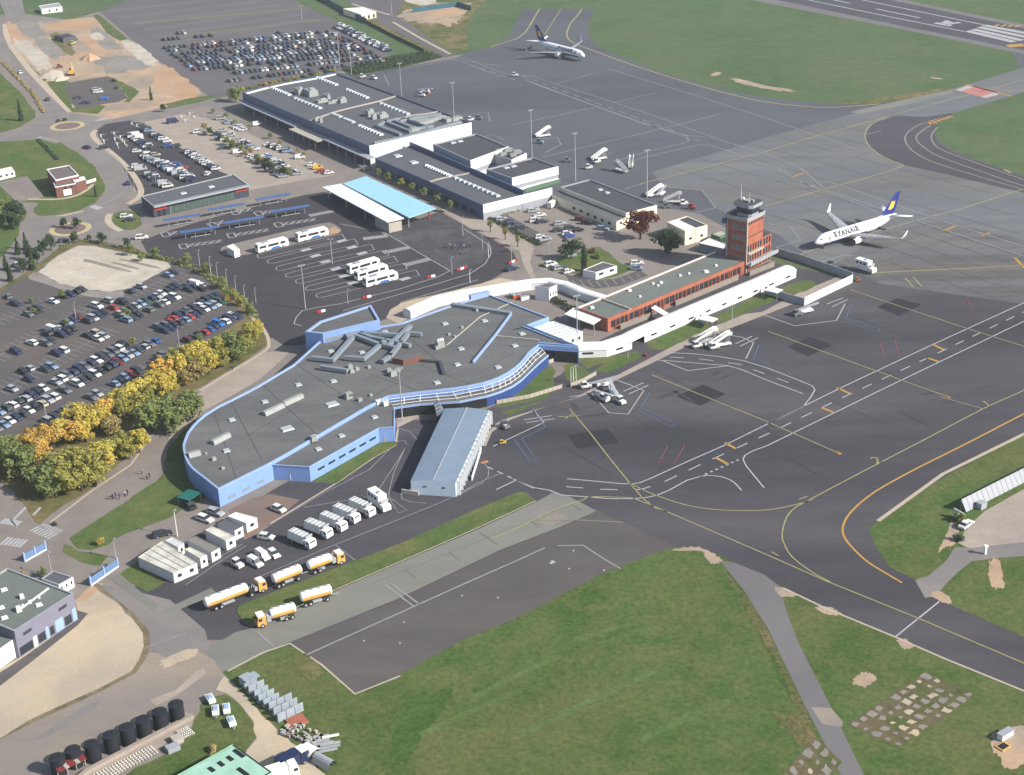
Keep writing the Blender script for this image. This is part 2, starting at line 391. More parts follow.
# broken slabs in the grass
rs = random.Random(3)
for (A, B_, D, nu, nv, dens) in (((846, 725), (925, 672), (978, 694), 10, 5, 0.88), ((770, 790), (815, 736), (842, 762), 6, 3, 0.85)):
    a, e, d = G(*A), G(*B_), G(*D)
    U, V = (e - a), (d - e)
    sheet('slab_soil', mat('slab_soil', C(122, 112, 86), 0.95, 0.2, 0.5, [(C(96, 108, 66), 0.15, 0.9)], spec=0.05), [A, B_, D, (A[0] + D[0] - B_[0], A[1] + D[1] - B_[1])])
    b = MB(); zl = 0.062
    for i in range(nu):
        for j in range(nv):
            if rs.random() > dens: continue
            c = a + U * ((i + .5) / nu) + V * ((j + .5) / nv); k_ = rs.choice((.5, .75, .95, 1.0))
            hu, hv = U / nu * .5 * k_ * rs.uniform(.7, .95), V / nv * .5 * k_ * rs.uniform(.7, .95)
            base = [(-1, -1), (0, -1.05), (1, -1), (1.05, 0), (1, 1), (0, 1.05), (-1, 1), (-1.05, 0)]
            q = [c + hu * (x_ * rs.uniform(.55, 1.08)) + hv * (y_ * rs.uniform(.55, 1.08)) for x_, y_ in base]
            b.poly([(p.x, p.y, zl) for p in q], rs.choice([YARD, YARD, GRAVG, SAND]))
    tag(b.build('concrete_slabs'), kind='stuff')['label'] = 'weathered concrete slab remains half buried in the grass'

# ---------------------------------------------------------------- left and top: roads, lots, lawns
FRB = mat('pale_path', C(213, 197, 176), 0.9, 0.06, 0.2, spec=0.1)
sheet('road', ROAD, [(-6, -10), (20, -10), (25, 14), (8, 20)])
sheet('road', ROAD, [(-14, 40), (0, 55), (12, 72), (30, 92), (44, 118), (52, 130), (70, 118), (66, 111), (48, 95), (30, 78), (12, 57), (5, 40), (0, 20), (-12, 20)])
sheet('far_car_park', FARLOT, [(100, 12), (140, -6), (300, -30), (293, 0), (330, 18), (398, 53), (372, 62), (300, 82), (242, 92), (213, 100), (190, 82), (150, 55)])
sheet('lawn', GRASSF, [(294, 0), (285, -14), (305, -14), (318, 0), (363, 23), (418, 53), (388, 54), (330, 18)])
sheet('hedge_bank', mat('hedge_bank_grass', C(80, 92, 66), 0.95, 0.15, 0.1, spec=0.05), [(340, 70), (355, 66), (392, 55), (420, 52), (432, 54), (444, 57), (400, 68), (352, 76)])
sheet('rough_ground', MEADOW, [(364, 23), (373, 18), (400, 5), (395, -14), (480, -20), (478, 4), (466, 18), (462, 36), (464, 50), (452, 56), (432, 54), (420, 51)])
sheet('side_road', FARLOT, [(330, -10), (398, -8), (404, 4), (396, 14), (410, 24), (440, 46), (456, 55), (444, 58), (420, 44), (385, 26), (362, 10)])
sheet('works_earth', DIRT, [(398, 18), (425, 4), (470, 2), (466, 16), (450, 26), (415, 22)], smooth=3)
sheet('works_pad', ORANGE, [(423, 17), (462, 10), (468, 12.5), (430, 18.5)])
sheet('works_pad', CHALK, [(404, 0), (436, 0), (432, 4), (418, 5)], smooth=2)
ribbon('white_kerb', KERB, [(352, 4), (390, 15)], 1.6)
ribbon('white_kerb', KERB, [(393, 22), (420, 38), (450, 54)], 1.6)
ribbon('dry_path', MEADOW, [(484, -2), (472, 10), (463, 24), (462, 38), (464, 50)], 5, smooth=4)
# construction site
sheet('dirt_ground', DIRT, [(6, 24), (40, 22), (92, 17), (128, 40), (158, 62), (202, 93), (190, 101), (140, 113), (104, 121), (95, 116), (70, 112), (48, 90), (28, 64), (12, 44)])
for m_, q in ((ORANGE, [(6, 24), (15, 23), (24, 38), (26, 42), (10, 42)]), (ORANGE, [(50, 24), (90, 17.5), (96, 24), (78, 30), (42, 30)]), (CHALK, [(12, 42), (28, 41), (48, 58), (52, 66), (40, 70), (28, 60)]), (GRAVG, [(15, 22), (34, 21), (46, 34), (28, 38)]),
             (GRAVG, [(34, 41), (48, 38), (68, 54), (52, 59)]), (MEADOW, [(50, 37), (58, 33), (75, 50), (68, 55)]), (ORANGE, [(80, 37), (88, 36), (104, 48), (94, 51)]), (GRAVG, [(88, 32), (100, 28), (125, 50), (110, 52)]), (CHALK, [(89, 35), (100, 33), (104, 39), (95, 40)]),
             (CHALK, [(121, 41), (130, 39), (158, 61), (145, 66)]), (ORANGE, [(160, 68), (172, 68), (200, 92), (170, 98), (150, 86)]), (ORANGE, [(52, 60), (90, 52), (118, 49), (112, 53), (80, 57), (54, 62)]), (GRAVG, [(96, 58), (130, 56), (150, 66), (110, 74), (100, 68)]),
             (CHALK, [(42, 76), (52, 70), (62, 78), (52, 80)])):
    sheet('site_patch', m_, q, smooth=2)
sheet('grass_bank', LAWN, [(93, 15), (99, 14.5), (128, 39), (120, 41), (108, 34)])
sheet('grass_bank', LAWN, [(8, 40), (12, 45), (28, 64), (47, 80), (44, 82), (22, 64), (10, 50)])
sheet('grass_bank', LAWN, [(46, 82), (60, 78), (70, 82), (72, 108), (92, 104), (106, 106), (98, 114), (72, 112), (60, 100)])
sheet('small_car_park', LOT, [(64, 86), (72, 82), (108, 76), (116, 82), (128, 98), (118, 102), (86, 107), (78, 109), (72, 104)])
sheet('grass_bank', LAWN, [(108, 76), (113, 78), (134, 88), (139, 92), (130, 102), (124, 102), (128, 97), (117, 83)])
sheet('grass_bank', LAWN, [(165, 104), (190, 98), (214, 95), (225, 102), (222, 106), (212, 100), (190, 104), (168, 109)])
sheet('road', ROAD, [(88, 124), (104, 121), (140, 113), (190, 105), (214, 98), (240, 110), (232, 113), (205, 104), (180, 112), (130, 120), (96, 129)])
sheet('pale_path', FRB, [(2.5, 24), (6, 24), (12, 44), (30, 66), (50, 88), (71, 111), (68, 113), (46, 92), (26, 70), (9, 48), (3, 34)])
# lawns on the left
sheet('lawn', LAWN, [(-60, 60), (-6, 68), (0, 73), (20, 92), (35, 112), (35, 118), (20, 127), (0, 133), (-40, 137), (-70, 110)])
sheet('lawn', LAWN, [(-40, 143), (0, 140), (40, 138), (62, 143), (76, 152), (94, 166), (105, 184), (105, 191), (95, 203), (80, 210), (60, 215), (40, 216), (34, 213), (34, 208), (38, 203), (24, 202), (-10, 206), (-60, 190)])
sheet('lawn', LAWN, [(-60, 200), (0, 205), (16, 204), (24, 206), (26, 216), (18, 236), (0, 263), (-20, 285), (-80, 280)])
sheet('small_yard', PAVE, [(-10, 185), (0, 182), (27, 176), (44, 197), (30, 200), (17, 202), (0, 186)])
ribbon('path', FRB, [(28, 199), (60, 199), (80, 194), (94, 184)], 1.6, smooth=4)
ribbon('path', FRB, [(22, 226), (32, 221), (60, 216), (85, 211)], 1.6, smooth=4)
# roads through the roundabouts
sheet('road', ROAD, [(-20, 134), (15, 132), (45, 121), (50, 136), (30, 140), (0, 141.5), (-20, 144)])
sheet('road', ROAD, [(60, 136), (66, 143), (80, 152), (96, 166), (106, 182), (106, 193), (97, 204), (82, 212), (60, 217), (70, 224), (112, 216), (124, 203), (131, 190), (132, 180), (124, 168), (112, 156), (98, 142), (88, 130), (76, 128)])
sheet('road', ROAD, [(20, 222), (40, 217), (62, 216), (95, 232), (82, 242), (58, 247), (30, 270), (0, 290), (-30, 300), (-30, 280), (-5, 264), (18, 240)])
sheet('road', ROAD, [(86, 220), (106, 216), (135, 217), (152, 214), (163, 222), (152, 238), (120, 240), (95, 236)])
def disc(name, m, c, r, z, r_in=0):
    b = MB(); n = 40
    z = level([(c.x + math.cos(6.2832 * k / n) * r, c.y + math.sin(6.2832 * k / n) * r) for k in range(n)])
    ring = [(c.x + math.cos(6.2832 * k / n) * r, c.y + math.sin(6.2832 * k / n) * r, z) for k in range(n)]
    if r_in:
        rin = [(c.x + math.cos(6.2832 * k / n) * r_in, c.y + math.sin(6.2832 * k / n) * r_in, z) for k in range(n)]
        for k in range(n): b.face([rin[k], ring[k], ring[(k + 1) % n], rin[(k + 1) % n]], m)
    else: b.poly(ring, m)
    tag(b.build(name), kind='structure')
YRING = mat('yellow_paving_ring', C(214, 196, 146), 0.9, 0.06, 0.3)
BRICKP = mat('pink_brown_paving', C(142, 122, 120), 0.9, 0.08, 0.3)
for (px, py, ro) in ((67.5, 126, 15), (70.3, 229, 14)):
    c = G(px, py)
    disc('roundabout', ROAD, c, ro, None); disc('roundabout_ring', YRING, c, 7.6, None, 5.6); disc('roundabout_island', BRICKP, c, 5.6, None)
# middle car park
sheet('car_park', FRESH, [(96, 130), (106, 124), (130, 120.5), (145, 124), (150, 132), (168, 140), (186, 151), (200, 160), (219, 171), (236, 176), (145, 200), (133, 186), (120, 162), (104, 146)])
sheet('car_park', PAVEL, [(144, 122), (165, 118), (182, 114), (205, 118), (235, 125), (270, 145), (320, 168), (335, 175), (250, 190), (236, 178), (219, 171), (186, 151), (150, 132)])
ribbon('pale_path', FRB, [(96, 130), (93, 134), (96, 140), (108, 150), (122, 162), (134, 176), (141, 190), (138, 198), (128, 204)], 2.4, smooth=4)
ribbon('pale_path', FRB, [(110, 214), (108, 220), (112, 226), (121, 231)], 2.4, smooth=4)
sheet('grass_bank', LAWN, [(112, 216), (122, 211), (136, 213), (142, 224), (132, 230), (122, 229), (114, 224)], smooth=2)
# bus station
sheet('bus_station_pavement', PAVE, [(135, 229), (165, 226), (250, 200), (300, 184), (330, 176), (350, 190), (325, 192), (305, 195), (250, 208), (205, 220), (165, 232), (140, 239)])
sheet('bus_station', FRESH, [(141, 241), (165, 232), (205, 220), (250, 208), (305, 195), (325, 192), (350, 205), (385, 236), (400, 225), (440, 212), (462, 224), (470, 229), (495, 241), (513, 252), (516, 258), (508, 270), (485, 284), (455, 295), (420, 308), (395, 316), (360, 328), (330, 336), (302, 345), (282, 346), (268, 337), (262, 322), (252, 308), (234, 296), (200, 278), (168, 262), (148, 254)])
sheet('plaza', mat('plaza_asphalt', C(88, 87, 93), 0.88, 0.12, 0.2, [(C(104, 102, 106), 0.1, 0.8)], spec=0.2), [(386, 234), (402, 224), (440, 213), (462, 225), (488, 240), (492, 250), (486, 260), (460, 270), (450, 272), (418, 250)])
sheet('bus_stop_island', PAVE, [(221, 249), (226, 246), (250, 240), (320, 224), (333, 224), (341, 230), (336, 234), (310, 240), (260, 252), (232, 256), (222, 253)], z=0.12 , kerb=KERB, smooth=3)
sheet('island_sand', ORANGE, [(328, 230), (334, 227), (341, 230), (338, 233), (330, 234)], z=0.126)
sheet('sand_bank', SAND, [(386, 318), (390, 310), (402, 303), (425, 297), (460, 289), (500, 278), (520, 272), (535, 268), (560, 285), (540, 283), (490, 291), (450, 299), (415, 312), (400, 324)])
sheet('forecourt', PAVE, [(500, 278), (520, 262), (534, 243), (560, 262), (585, 285), (560, 288), (535, 284)])
sheet('forecourt_path', PAVEL, [(519, 250), (534, 248), (530, 262), (536, 280), (542, 284), (534, 284), (524, 266)])
sheet('plaza_path', PAVEL, [(440, 210), (462, 205), (490, 220), (510, 234), (534, 244), (530, 250), (515, 250), (495, 240), (466, 226)])
# big car park on the left
sheet('car_park', LOT, [(-60, 330), (0, 292), (28, 276), (60, 256), (90, 246), (172, 264), (196, 270), (216, 286), (234, 305), (246, 318), (200, 346), (160, 370), (125, 392), (85, 414), (52, 432), (20, 446), (-20, 462), (-80, 480)])
sheet('white_gravel', CHALK, [(38, 272), (58, 256), (78, 246), (92, 246), (130, 254), (168, 263), (171, 267), (150, 278), (132, 288), (110, 292), (90, 290), (60, 284)], smooth=0)
sheet('gravel_fringe', GRAVG, [(38, 272), (60, 284), (90, 290), (110, 292), (124, 291), (118, 299), (80, 295), (45, 284), (28, 278)], smooth=3)
sheet('site_patch', mat('gravel_trench', C(158, 150, 138), 0.95, 0.1, 0.3, spec=0.1), [(86, 262), (90, 260), (130, 271), (129, 272.5)])
sheet('site_patch', MATS['gravel_trench'], [(111, 263), (114, 262), (140, 268.5), (139, 270)])
sheet('site_patch', MATS['gravel_trench'], [(120, 260), (123, 259), (158, 267), (157, 268.5)])
sheet('grass_bank', SOIL, [(-20, 300), (0, 288), (30, 270), (60, 247), (82, 241), (110, 246), (170, 260), (172, 263), (128, 253), (90, 245), (78, 245), (58, 255), (30, 275), (0, 292), (-20, 305)])
sheet('grass_bank', SOIL, [(172, 263), (176, 260), (196, 268), (222, 284), (244, 302), (258, 318), (266, 330), (268, 345), (240, 364), (222, 375), (196, 390), (178, 404), (160, 418), (146, 432), (132, 452), (110, 472), (90, 490), (60, 508), (40, 524), (30, 520), (24, 505), (0, 484), (-40, 480), (-60, 470), (-20, 462), (20, 446), (52, 432), (85, 414), (125, 392), (160, 370), (200, 346), (246, 318), (234, 305), (216, 286), (196, 270)])
sheet('road', PAVE, [(-60, 482), (0, 482), (12, 490), (26, 508), (36, 525), (48, 526), (90, 492), (130, 465), (143, 446), (150, 430), (165, 414), (190, 394), (222, 376), (262, 352), (272, 338), (284, 346), (272, 362), (226, 398), (194, 424), (168, 446), (160, 476), (100, 518), (58, 541), (20, 568), (-60, 600)])
sheet('pavement', PAVEL, [(222, 376), (262, 352), (290, 352), (262, 378), (232, 396), (206, 410), (192, 422), (178, 438), (168, 440), (176, 420), (196, 396)])
ribbon('kerb', KERB, [(50, 523), (92, 491), (131, 465), (144, 446)], 0.6)
ribbon('kerb', KERB, [(200, 391), (224, 376), (262, 353), (269, 344), (264, 330), (250, 316)], 1.1, smooth=4)
sheet('lawn', LAWN, [(70, 538), (100, 518.5), (130, 499), (160, 478), (165, 466), (168, 448), (180, 434), (190, 424), (196, 440), (198, 470), (206, 498), (190, 506), (175, 515), (150, 525), (125, 534), (108, 545), (92, 550), (78, 549)])
sheet('lawn', LAWN, [(64, 544), (78, 551), (95, 553), (108, 556), (100, 566), (80, 562), (62, 552)])
sheet('lawn', LAWN, [(120, 574), (140, 560), (165, 582), (148, 592), (132, 584)])
sheet('sand_lot', SAND, [(-80, 700), (-40, 690), (24, 655), (77, 616), (76, 602), (92, 586), (100, 592), (116, 602), (132, 618), (146, 634), (147, 645), (143, 660), (134, 672), (100, 690), (60, 708), (30, 722), (0, 740), (-60, 770)])
sheet('sand_lot', ORANGE, [(74, 602), (84, 592), (94, 582), (104, 584), (96, 592), (84, 601)])
sheet('dark_strip', LOT, [(24, 657), (76, 620), (76, 610), (88, 613.5), (78, 625), (30, 663), (0, 686), (-30, 704), (-30, 692)])
ribbon('weed_strip', mat('dry_weeds', C(150, 138, 112), .95, .25, .6, [(C(110, 104, 76), .3, .9)], spec=.05, grain=(1.5, .3)), [(94, 584), (104, 590), (120, 600), (134, 615), (146, 632), (147, 646), (142, 660), (134, 672), (100, 690), (60, 708), (30, 722), (0, 741), (-30, 756)], 1.3)
sheet('yard', YARD, [(-80, 790), (-10, 745), (30, 724), (100, 692), (136, 673), (150, 652), (170, 656), (192, 648), (214, 660), (224, 676), (222, 690), (196, 700), (176, 706), (120, 734), (40, 775), (20, 800)])
sheet('bare_patch', SAND, [(160, 660), (185, 650), (200, 648), (196, 656), (180, 662), (165, 668)], smooth=2)
sheet('yard_lane', ROAD, [(98, 584), (130, 590), (170, 600), (205, 630), (210, 650), (190, 648), (165, 658), (150, 648), (150, 632), (132, 612), (112, 596)])
sheet('lawn', GRASS, [(90, 800), (110, 782), (150, 762), (182, 744), (192, 728), (200, 704), (212, 697), (226, 694), (244, 710), (255, 726), (256, 738), (246, 750), (240, 800)])
sheet('dirt_path', SAND, [(216, 690), (224, 676), (234, 684), (262, 716), (300, 748), (330, 780), (335, 800), (250, 800), (246, 752), (257, 738), (254, 722), (240, 704), (226, 693)])
sheet('bare_patch', MEADOW, [(290, 660), (304, 652), (318, 664), (324, 674), (310, 680), (298, 670)], smooth=2)
sheet('tank_pad', PAVEL, [(60, 790), (186, 712), (194, 718), (192, 726), (80, 800), (60, 800)])
# terminal surroundings
sheet('lawn', LAWN, [(270, 480), (330, 452), (378, 438), (394, 438), (397, 445), (372, 459), (336, 484), (320, 482)], z=0.12, kerb=KERB)
sheet('pavement_bay', PAVEL, [(397, 428), (430, 412), (426, 402), (396, 410)])
sheet('yard_patch', mat('brown_yard', C(150, 128, 118), 0.9, 0.08, 0.2, [(C(128, 118, 114), 0.1, 0.7)], spec=0.15), [(228, 510), (252, 498), (270, 494), (300, 500), (258, 534), (244, 540)])
sheet('footway', PAVEL, [(478, 446), (495, 424), (508, 418), (575, 398), (612, 378), (700, 332), (745, 314), (762, 312), (800, 292), (840, 276), (846, 280), (806, 299), (770, 313), (700, 340), (650, 364), (608, 384), (580, 397), (548, 406), (510, 420), (492, 432), (486, 446)])
sheet('lawn', LAWN, [(497, 408), (510, 405), (548, 398), (552, 391), (556, 372), (552, 366), (540, 366), (527, 376), (515, 390), (500, 402)])
sheet('lawn', LAWN, [(501, 412), (540, 401), (545, 401), (510, 416)])
sheet('lawn', LAWN, [(563, 366), (572, 362), (592, 374), (572, 382), (567, 380)])
sheet('lawn', LAWN, [(575, 358), (606, 357.5), (636, 351), (643, 355), (640, 358), (608, 373), (590, 370)])
sheet('lawn', LAWN, [(646, 343), (695, 320), (708, 321), (710, 328), (690, 338), (664, 350), (650, 349)])
sheet('lawn', LAWN, [(715, 316), (762, 294), (775, 295), (778, 300), (758, 307), (724, 323), (716, 321)])
sheet('lawn', LAWN, [(782, 288), (800, 281), (812, 281), (816, 285), (806, 291), (792, 294), (784, 292)], smooth=2)
sheet('lawn', LAWN, [(538, 264), (552, 262), (575, 254), (585, 250), (600, 247), (622, 264), (632, 268), (618, 276), (600, 279), (575, 274), (545, 268)])
sheet('staff_car_park', mat('staff_car_park_asphalt', C(160, 151, 144), 0.9, 0.06, 0.1, [(C(156, 146, 137), 0.04, 0.7)], spec=0.2), [(484, 218), (553, 196), (556, 202), (616, 231), (640, 240), (660, 236), (690, 246), (720, 250), (600, 298), (560, 282), (540, 270), (538, 262), (590, 246), (560, 244), (540, 246), (500, 226)])
sheet('stand_bays', LOT, [(564, 274), (590, 280), (615, 279), (640, 270), (648, 276), (620, 286), (595, 289), (570, 282)])
sheet('staff_bays', LOT, [(492, 214), (500, 211), (552, 240), (540, 246)])  # bays in a darker asphalt tone than the rest of the lot

sheet('road_patch', STRIP, [(107, 577), (118, 575), (160, 606), (152, 611)])
sheet('road_patch', STRIP, [(164, 610), (171, 613), (218, 594), (211, 588)])
sheet('road_patch', PAVEL, [(150, 700), (176, 690), (196, 672), (204, 668), (206, 674), (176, 696), (156, 706)])
sheet('road_patch', ROAD, [(60, 722), (84, 706), (100, 700), (96, 708), (70, 724), (46, 738), (30, 742)])

# tyre smears and oil stains on the aprons
STN = mat('apron_stain', C(78, 78, 86), 0.8, 0.15, 0.3, spec=0.25); STNF = mat('far_apron_stain', C(92, 94, 105), 0.8, 0.15, 0.3, spec=0.25)
sn = random.Random(12); b = MB(); bf = MB()
for k in range(46):
    far = k % 3 == 0
    x, y = (sn.uniform(450, 760), sn.uniform(60, 160)) if far else (sn.uniform(560, 1000), sn.uniform(330, 470))
    if far and y > 60 + (760 - x) * .0 + 80 and x < 560: continue
    p = G(x, y); a = R(sn.choice((32, 36, 40, -60, 20))) + sn.gauss(0, .12); L_ = sn.uniform(4, 16); w = sn.uniform(.25, .9); u = Vector((math.cos(a), math.sin(a), 0)); v = Vector((-u.y, u.x, 0)); n = 6
    top = [p + u * (L_ * (t / n - .5)) + v * (w * math.sin(math.pi * (t + .3) / (n + .6)) * sn.uniform(.6, 1.2)) for t in range(n + 1)]; bot = [p + u * (L_ * (t / n - .5)) - v * (w * math.sin(math.pi * (t + .3) / (n + .6)) * sn.uniform(.6, 1.2)) for t in range(n + 1)][::-1]
    (bf if far else b).poly([(q.x, q.y, .068) for q in top + bot], STNF if far else STN)
tag(b.build('apron_stains'), kind='stuff')['label'] = 'dark tyre smears on the near apron'; tag(bf.build('apron_stains'), kind='stuff')['label'] = 'dark tyre smears on the far apron'

sheet('lawn', LAWN, [(538, 264), (552, 262), (575, 254), (585, 250), (600, 247), (622, 264), (632, 268), (618, 276), (600, 279), (575, 274), (545, 268)], smooth=2)

# worn verges, wheel tracks and mown strips in the near field
VERGE = mat('worn_verge', C(112, 112, 74), 0.95, 0.2, 0.6, [(C(140, 124, 92), 0.12, 0.8), (C(92, 106, 62), 0.2, 0.8)], spec=0.05, grain=(1.2, 0.25)); MOWN = mat('mown_strip_grass', C(108, 128, 78), 0.95, 0.16, 0.6, [(C(94, 118, 66), 0.1, 0.8)], spec=0.05, grain=(1.1, 0.2)); DAMP = mat('damp_grass', C(78, 106, 56), 0.95, 0.16, 0.6, [(C(90, 114, 62), 0.1, 0.8)], spec=0.05, grain=(1.1, 0.2))
RAGGED |= {'worn_verge', 'mown_strip_grass', 'damp_grass'}
sheet('grass_verge', DAMP, [(738, 592), (752, 606), (770, 640), (786, 676), (800, 706), (804, 716), (790, 700), (776, 672), (760, 636), (746, 608)])
sheet('grass_verge', VERGE, [(722, 570), (732, 578), (746, 598), (768, 632), (782, 662), (798, 696), (812, 724), (806, 722), (790, 694), (776, 664), (760, 634), (740, 602)])
sheet('grass_verge', VERGE, [(800, 712), (812, 728), (818, 740), (800, 748), (792, 735), (780, 728), (776, 716), (790, 714)])
sheet('grass_verge', DAMP, [(400, 720), (440, 690), (452, 696), (420, 740), (400, 775), (388, 760)], smooth=3)
for a_, b_ in (((575, 640), (640, 622)), ((600, 645), (652, 627)), ((470, 700), (560, 655)), ((420, 735), (520, 690)), ((520, 735), (660, 668)), ((640, 740), (730, 700))):
    ribbon('mown_strip', MOWN, [a_, ((a_[0] + b_[0]) / 2, (a_[1] + b_[1]) / 2 - 1), b_], 1.6)
# slab joints of the concrete aprons
JN = mat('slab_joint', C(113, 115, 118), 0.9, 0.1, 0.5); JR = mat('rough_slab_joint', C(102, 101, 104), 0.9, 0.1, 0.5)
def joints(name, outline, m, step, ang, w):
    P = [(p[0], p[1]) for p in GP(outline)]; cx_ = sum(p[0] for p in P) / len(P); cy_ = sum(p[1] for p in P) / len(P); b = MB(); r_ = random.Random(8)
    for k in (0, 1):
        a = R(ang + 90 * k); u = Vector((math.cos(a), math.sin(a), 0)); v = Vector((-u.y, u.x, 0))
        for i in range(-30, 31):
            o = Vector((cx_, cy_, 0)) + v * (i * step + r_.uniform(-1, 1)); on = None
            for t in range(-60, 61):
                q = o + u * (t * 4); inside = _inside((q.x, q.y), P) and r_.random() > .06
                if inside and on is None: on = q
                if (not inside or t == 60) and on is not None:
                    e = o + u * ((t - 1) * 4)
                    if (e - on).length > 3: b.strip([on, e], w, m, z=.07)
                    on = None
    tag(b.build(name), kind='structure')
joints('slab_joints', [(652, 172), (768, 137), (900, 101), (930, 117), (866, 131), (872, 149), (903, 165), (1024, 193), (1024, 240), (940, 221), (838, 262), (780, 236), (703, 191)], JN, 15, 38, .22)
joints('slab_joints', [(884, 232), (940, 221), (1010, 236), (1100, 262), (1100, 318), (1024, 304), (881, 284), (838, 262)], JR, 9, 35, .25)
joints('slab_joints', [(350, 585), (480, 529), (537, 502), (553, 493), (597, 511), (500, 549), (400, 597)], mat('strip_joint', C(122, 124, 122), .9, .1, .5), 12, 35, .16)
joints('slab_joints', [(560, 400), (780, 320), (900, 300), (1000, 330), (940, 400), (760, 500), (560, 470)], mat('apron_joint', C(80, 79, 86), .9, .1, .5), 24, 36, .2)
# ---------------------------------------------------------------- grass right of the taxiway, painted markings
sheet('grass_field', GRASSF, [(955, 113), (942, 119.5), (936.5, 125), (935, 134), (939, 141), (949, 149), (976, 160), (1024, 176), (1100, 200), (1100, 74), (1024, 92.5)])
ZM = 0.085
def paint(name, m, lines, w, smooth=0, dash=None):
    b = MB()
    for ln in lines:
        P = GP(ln)
        if smooth: P = smooth_line(P, False, smooth)
        if dash:
            on, off = dash; D = 0.0; segs = []
            for i in range(len(P) - 1):
                a, c = P[i], P[i + 1]; L_ = (c - a).length; d = (c - a) / max(L_, 1e-6); s = 0.0
                while s < L_:
                    ph = D % (on + off); step = min((on - ph) if ph < on else (on + off - ph), L_ - s) + 1e-4
                    if ph < on: segs.append((a + d * s, a + d * (s + step)))
                    s += step; D += step
            for a, c in segs: b.strip([a, c], w, m, z=ZM)
        else: b.strip(P, w, m, z=ZM)
    return tag(b.build(name), kind='structure')
def quads(name, m, qs):
    b = MB()
    for q in qs: b.poly([(p.x, p.y, ZM) for p in GP(q)], m)
    return tag(b.build(name), kind='structure')

# far apron
paint('far_apron_markings', LG, [
    [(455, 57), (470, 60), (494, 70), (515, 76), (540, 86), (600, 108), (640, 123), (687, 135.5), (705, 137)], [(463, 62), (500, 77), (529, 75.5), (600, 98), (660, 118), (720, 140), (768, 155), (800, 168), (826, 190)],
    [(515, 76), (560, 93), (620, 115), (687, 138), (689, 141), (683, 143.5), (646, 152), (620, 160)], [(768, 166), (727, 150.5), (712, 146), (702, 144.5), (690, 147), (646, 157), (628, 163)],
    [(512, 125), (595, 107.5)], [(542, 157.5), (657, 130), (719, 114.5)], [(614.5, 102.5), (655, 93)], [(556, 84), (593, 73.5)],
    [(609, 69), (677, 90), (694, 95), (768, 119), (800, 130), (858, 150)], [(396, 71), (440, 62), (458, 59)], [(430, 57), (500, 66)],
    [(545, 153), (561, 144.5), (557, 137), (543, 139)], [(600, 156), (614, 152)], [(625, 189), (645, 183)], [(663, 187), (702, 190.5), (715.5, 208), (690, 214), (680, 217)],
    [(767.5, 224), (790, 227), (800.6, 240.6), (776, 247.5)], [(480, 139), (492, 134), (504, 140)], [(384, 75), (389, 85)], [(444, 118), (488, 112), (490, 122)]], 0.45, 0)
paint('far_apron_lane_dashes', LG, [[(522, 76), (700, 141)], [(480, 68), (515, 80)]], 0.5, dash=(5, 4))
paint('concrete_apron_markings', LG, [[(777.5, 169), (797, 180), (818, 189), (846, 199), (880, 213)], [(800, 182), (844, 196), (881, 209), (930, 225.5), (1024, 256.5)], [(824, 180), (887, 202), (943, 221.5), (1024, 246.5)],
    [(815, 263.7), (841, 256), (854, 255.5)], [(881, 131), (863, 135.5)]], 0.45)
paint('taxi_centre_line', LY, [[(539.5, 9), (533, 20), (527, 30), (519, 37.5), (510, 41), (490, 47)], [(582, 9), (577, 16), (571, 23), (567.5, 31), (567, 36), (570, 40.5), (578, 45), (594, 51), (632, 65), (687, 82.5), (737, 96), (768, 102.5), (818, 107.5), (850, 106.5), (880, 104)]], 0.9, 3)
paint('stand_lines', LY, [[(561, 9), (544.5, 35)], [(640, 184), (700, 169), (768, 151), (803, 140), (893, 115), (958, 97.5), (1024, 80)], [(765, 206), (818, 191), (860, 180), (890, 171), (904, 165.5)],
    [(800, 255), (820, 247.5), (875, 232), (928, 217.5), (958, 210), (1008, 194), (1060, 178)], [(875, 273), (1018, 266), (1060, 263)], [(905, 278), (913, 287)], [(913, 277), (922, 287)]], 0.5)
paint('taxi_curve_line', LY, [[(893, 115), (877, 121), (868, 128), (865, 136), (867, 143), (872, 149), (885, 158), (903, 165)]], 0.6, 4)
paint('taxi_edge_line', mat('pale_edge_line_paint', C(160, 150, 140), 0.8, 0.1, 0.5), [[(930, 121), (915, 127), (906, 135), (906, 143), (914, 152), (930, 161), (960, 171), (1024, 190), (1100, 212)],
    [(935, 123), (922, 131), (916, 138), (922, 146), (940, 157), (985, 173), (1024, 186), (1100, 206)], [(938, 127), (932, 134), (932, 141), (940, 149), (965, 159), (1024, 180)]], 0.7, 4)
paint('hold_bars', LO, [[(792, 177), (808, 172)], [(943, 231), (956, 226)], [(981, 236), (990, 233)], [(1015, 258), (1024, 268)]], 0.9)
b = MB()
for k in range(6):
    q = GP([(927 + k * 4, 121.5 - k * .9), (933 + k * 4, 125 - k * 1.6)]); b.strip(q, 1.6, LO, z=ZM)
tag(b.build('shoulder_hatching'), kind='structure')
RSIGN = mat('red_sign_paint', C(208, 138, 130), 0.8, 0.12, 0.3); 
quads('runway_holding_marking', RSIGN, [[(966, 87), (982, 92.5), (991, 96), (996, 97), (997, 92), (975, 86)]])
b = MB()
q0, q1, q2, q3 = GP([(955, 90), (967, 85.5), (1000, 94.5), (986, 98.5)])
b.poly([(p.x, p.y, ZM - .01) for p in (q0, q1, q2, q3)], RSIGN)
for a in (0.02, 0.82):
    P = [q0.lerp(q3, a), q1.lerp(q2, a), q1.lerp(q2, a + .16), q0.lerp(q3, a + .16)]
    b.poly([(p.x, p.y, ZM + .01) for p in P], LW)
tag(b.build('runway_holding_marking'), kind='structure')
paint('holding_line', LO, [[(966, 84.5), (1011, 96.5)]], 1.2)
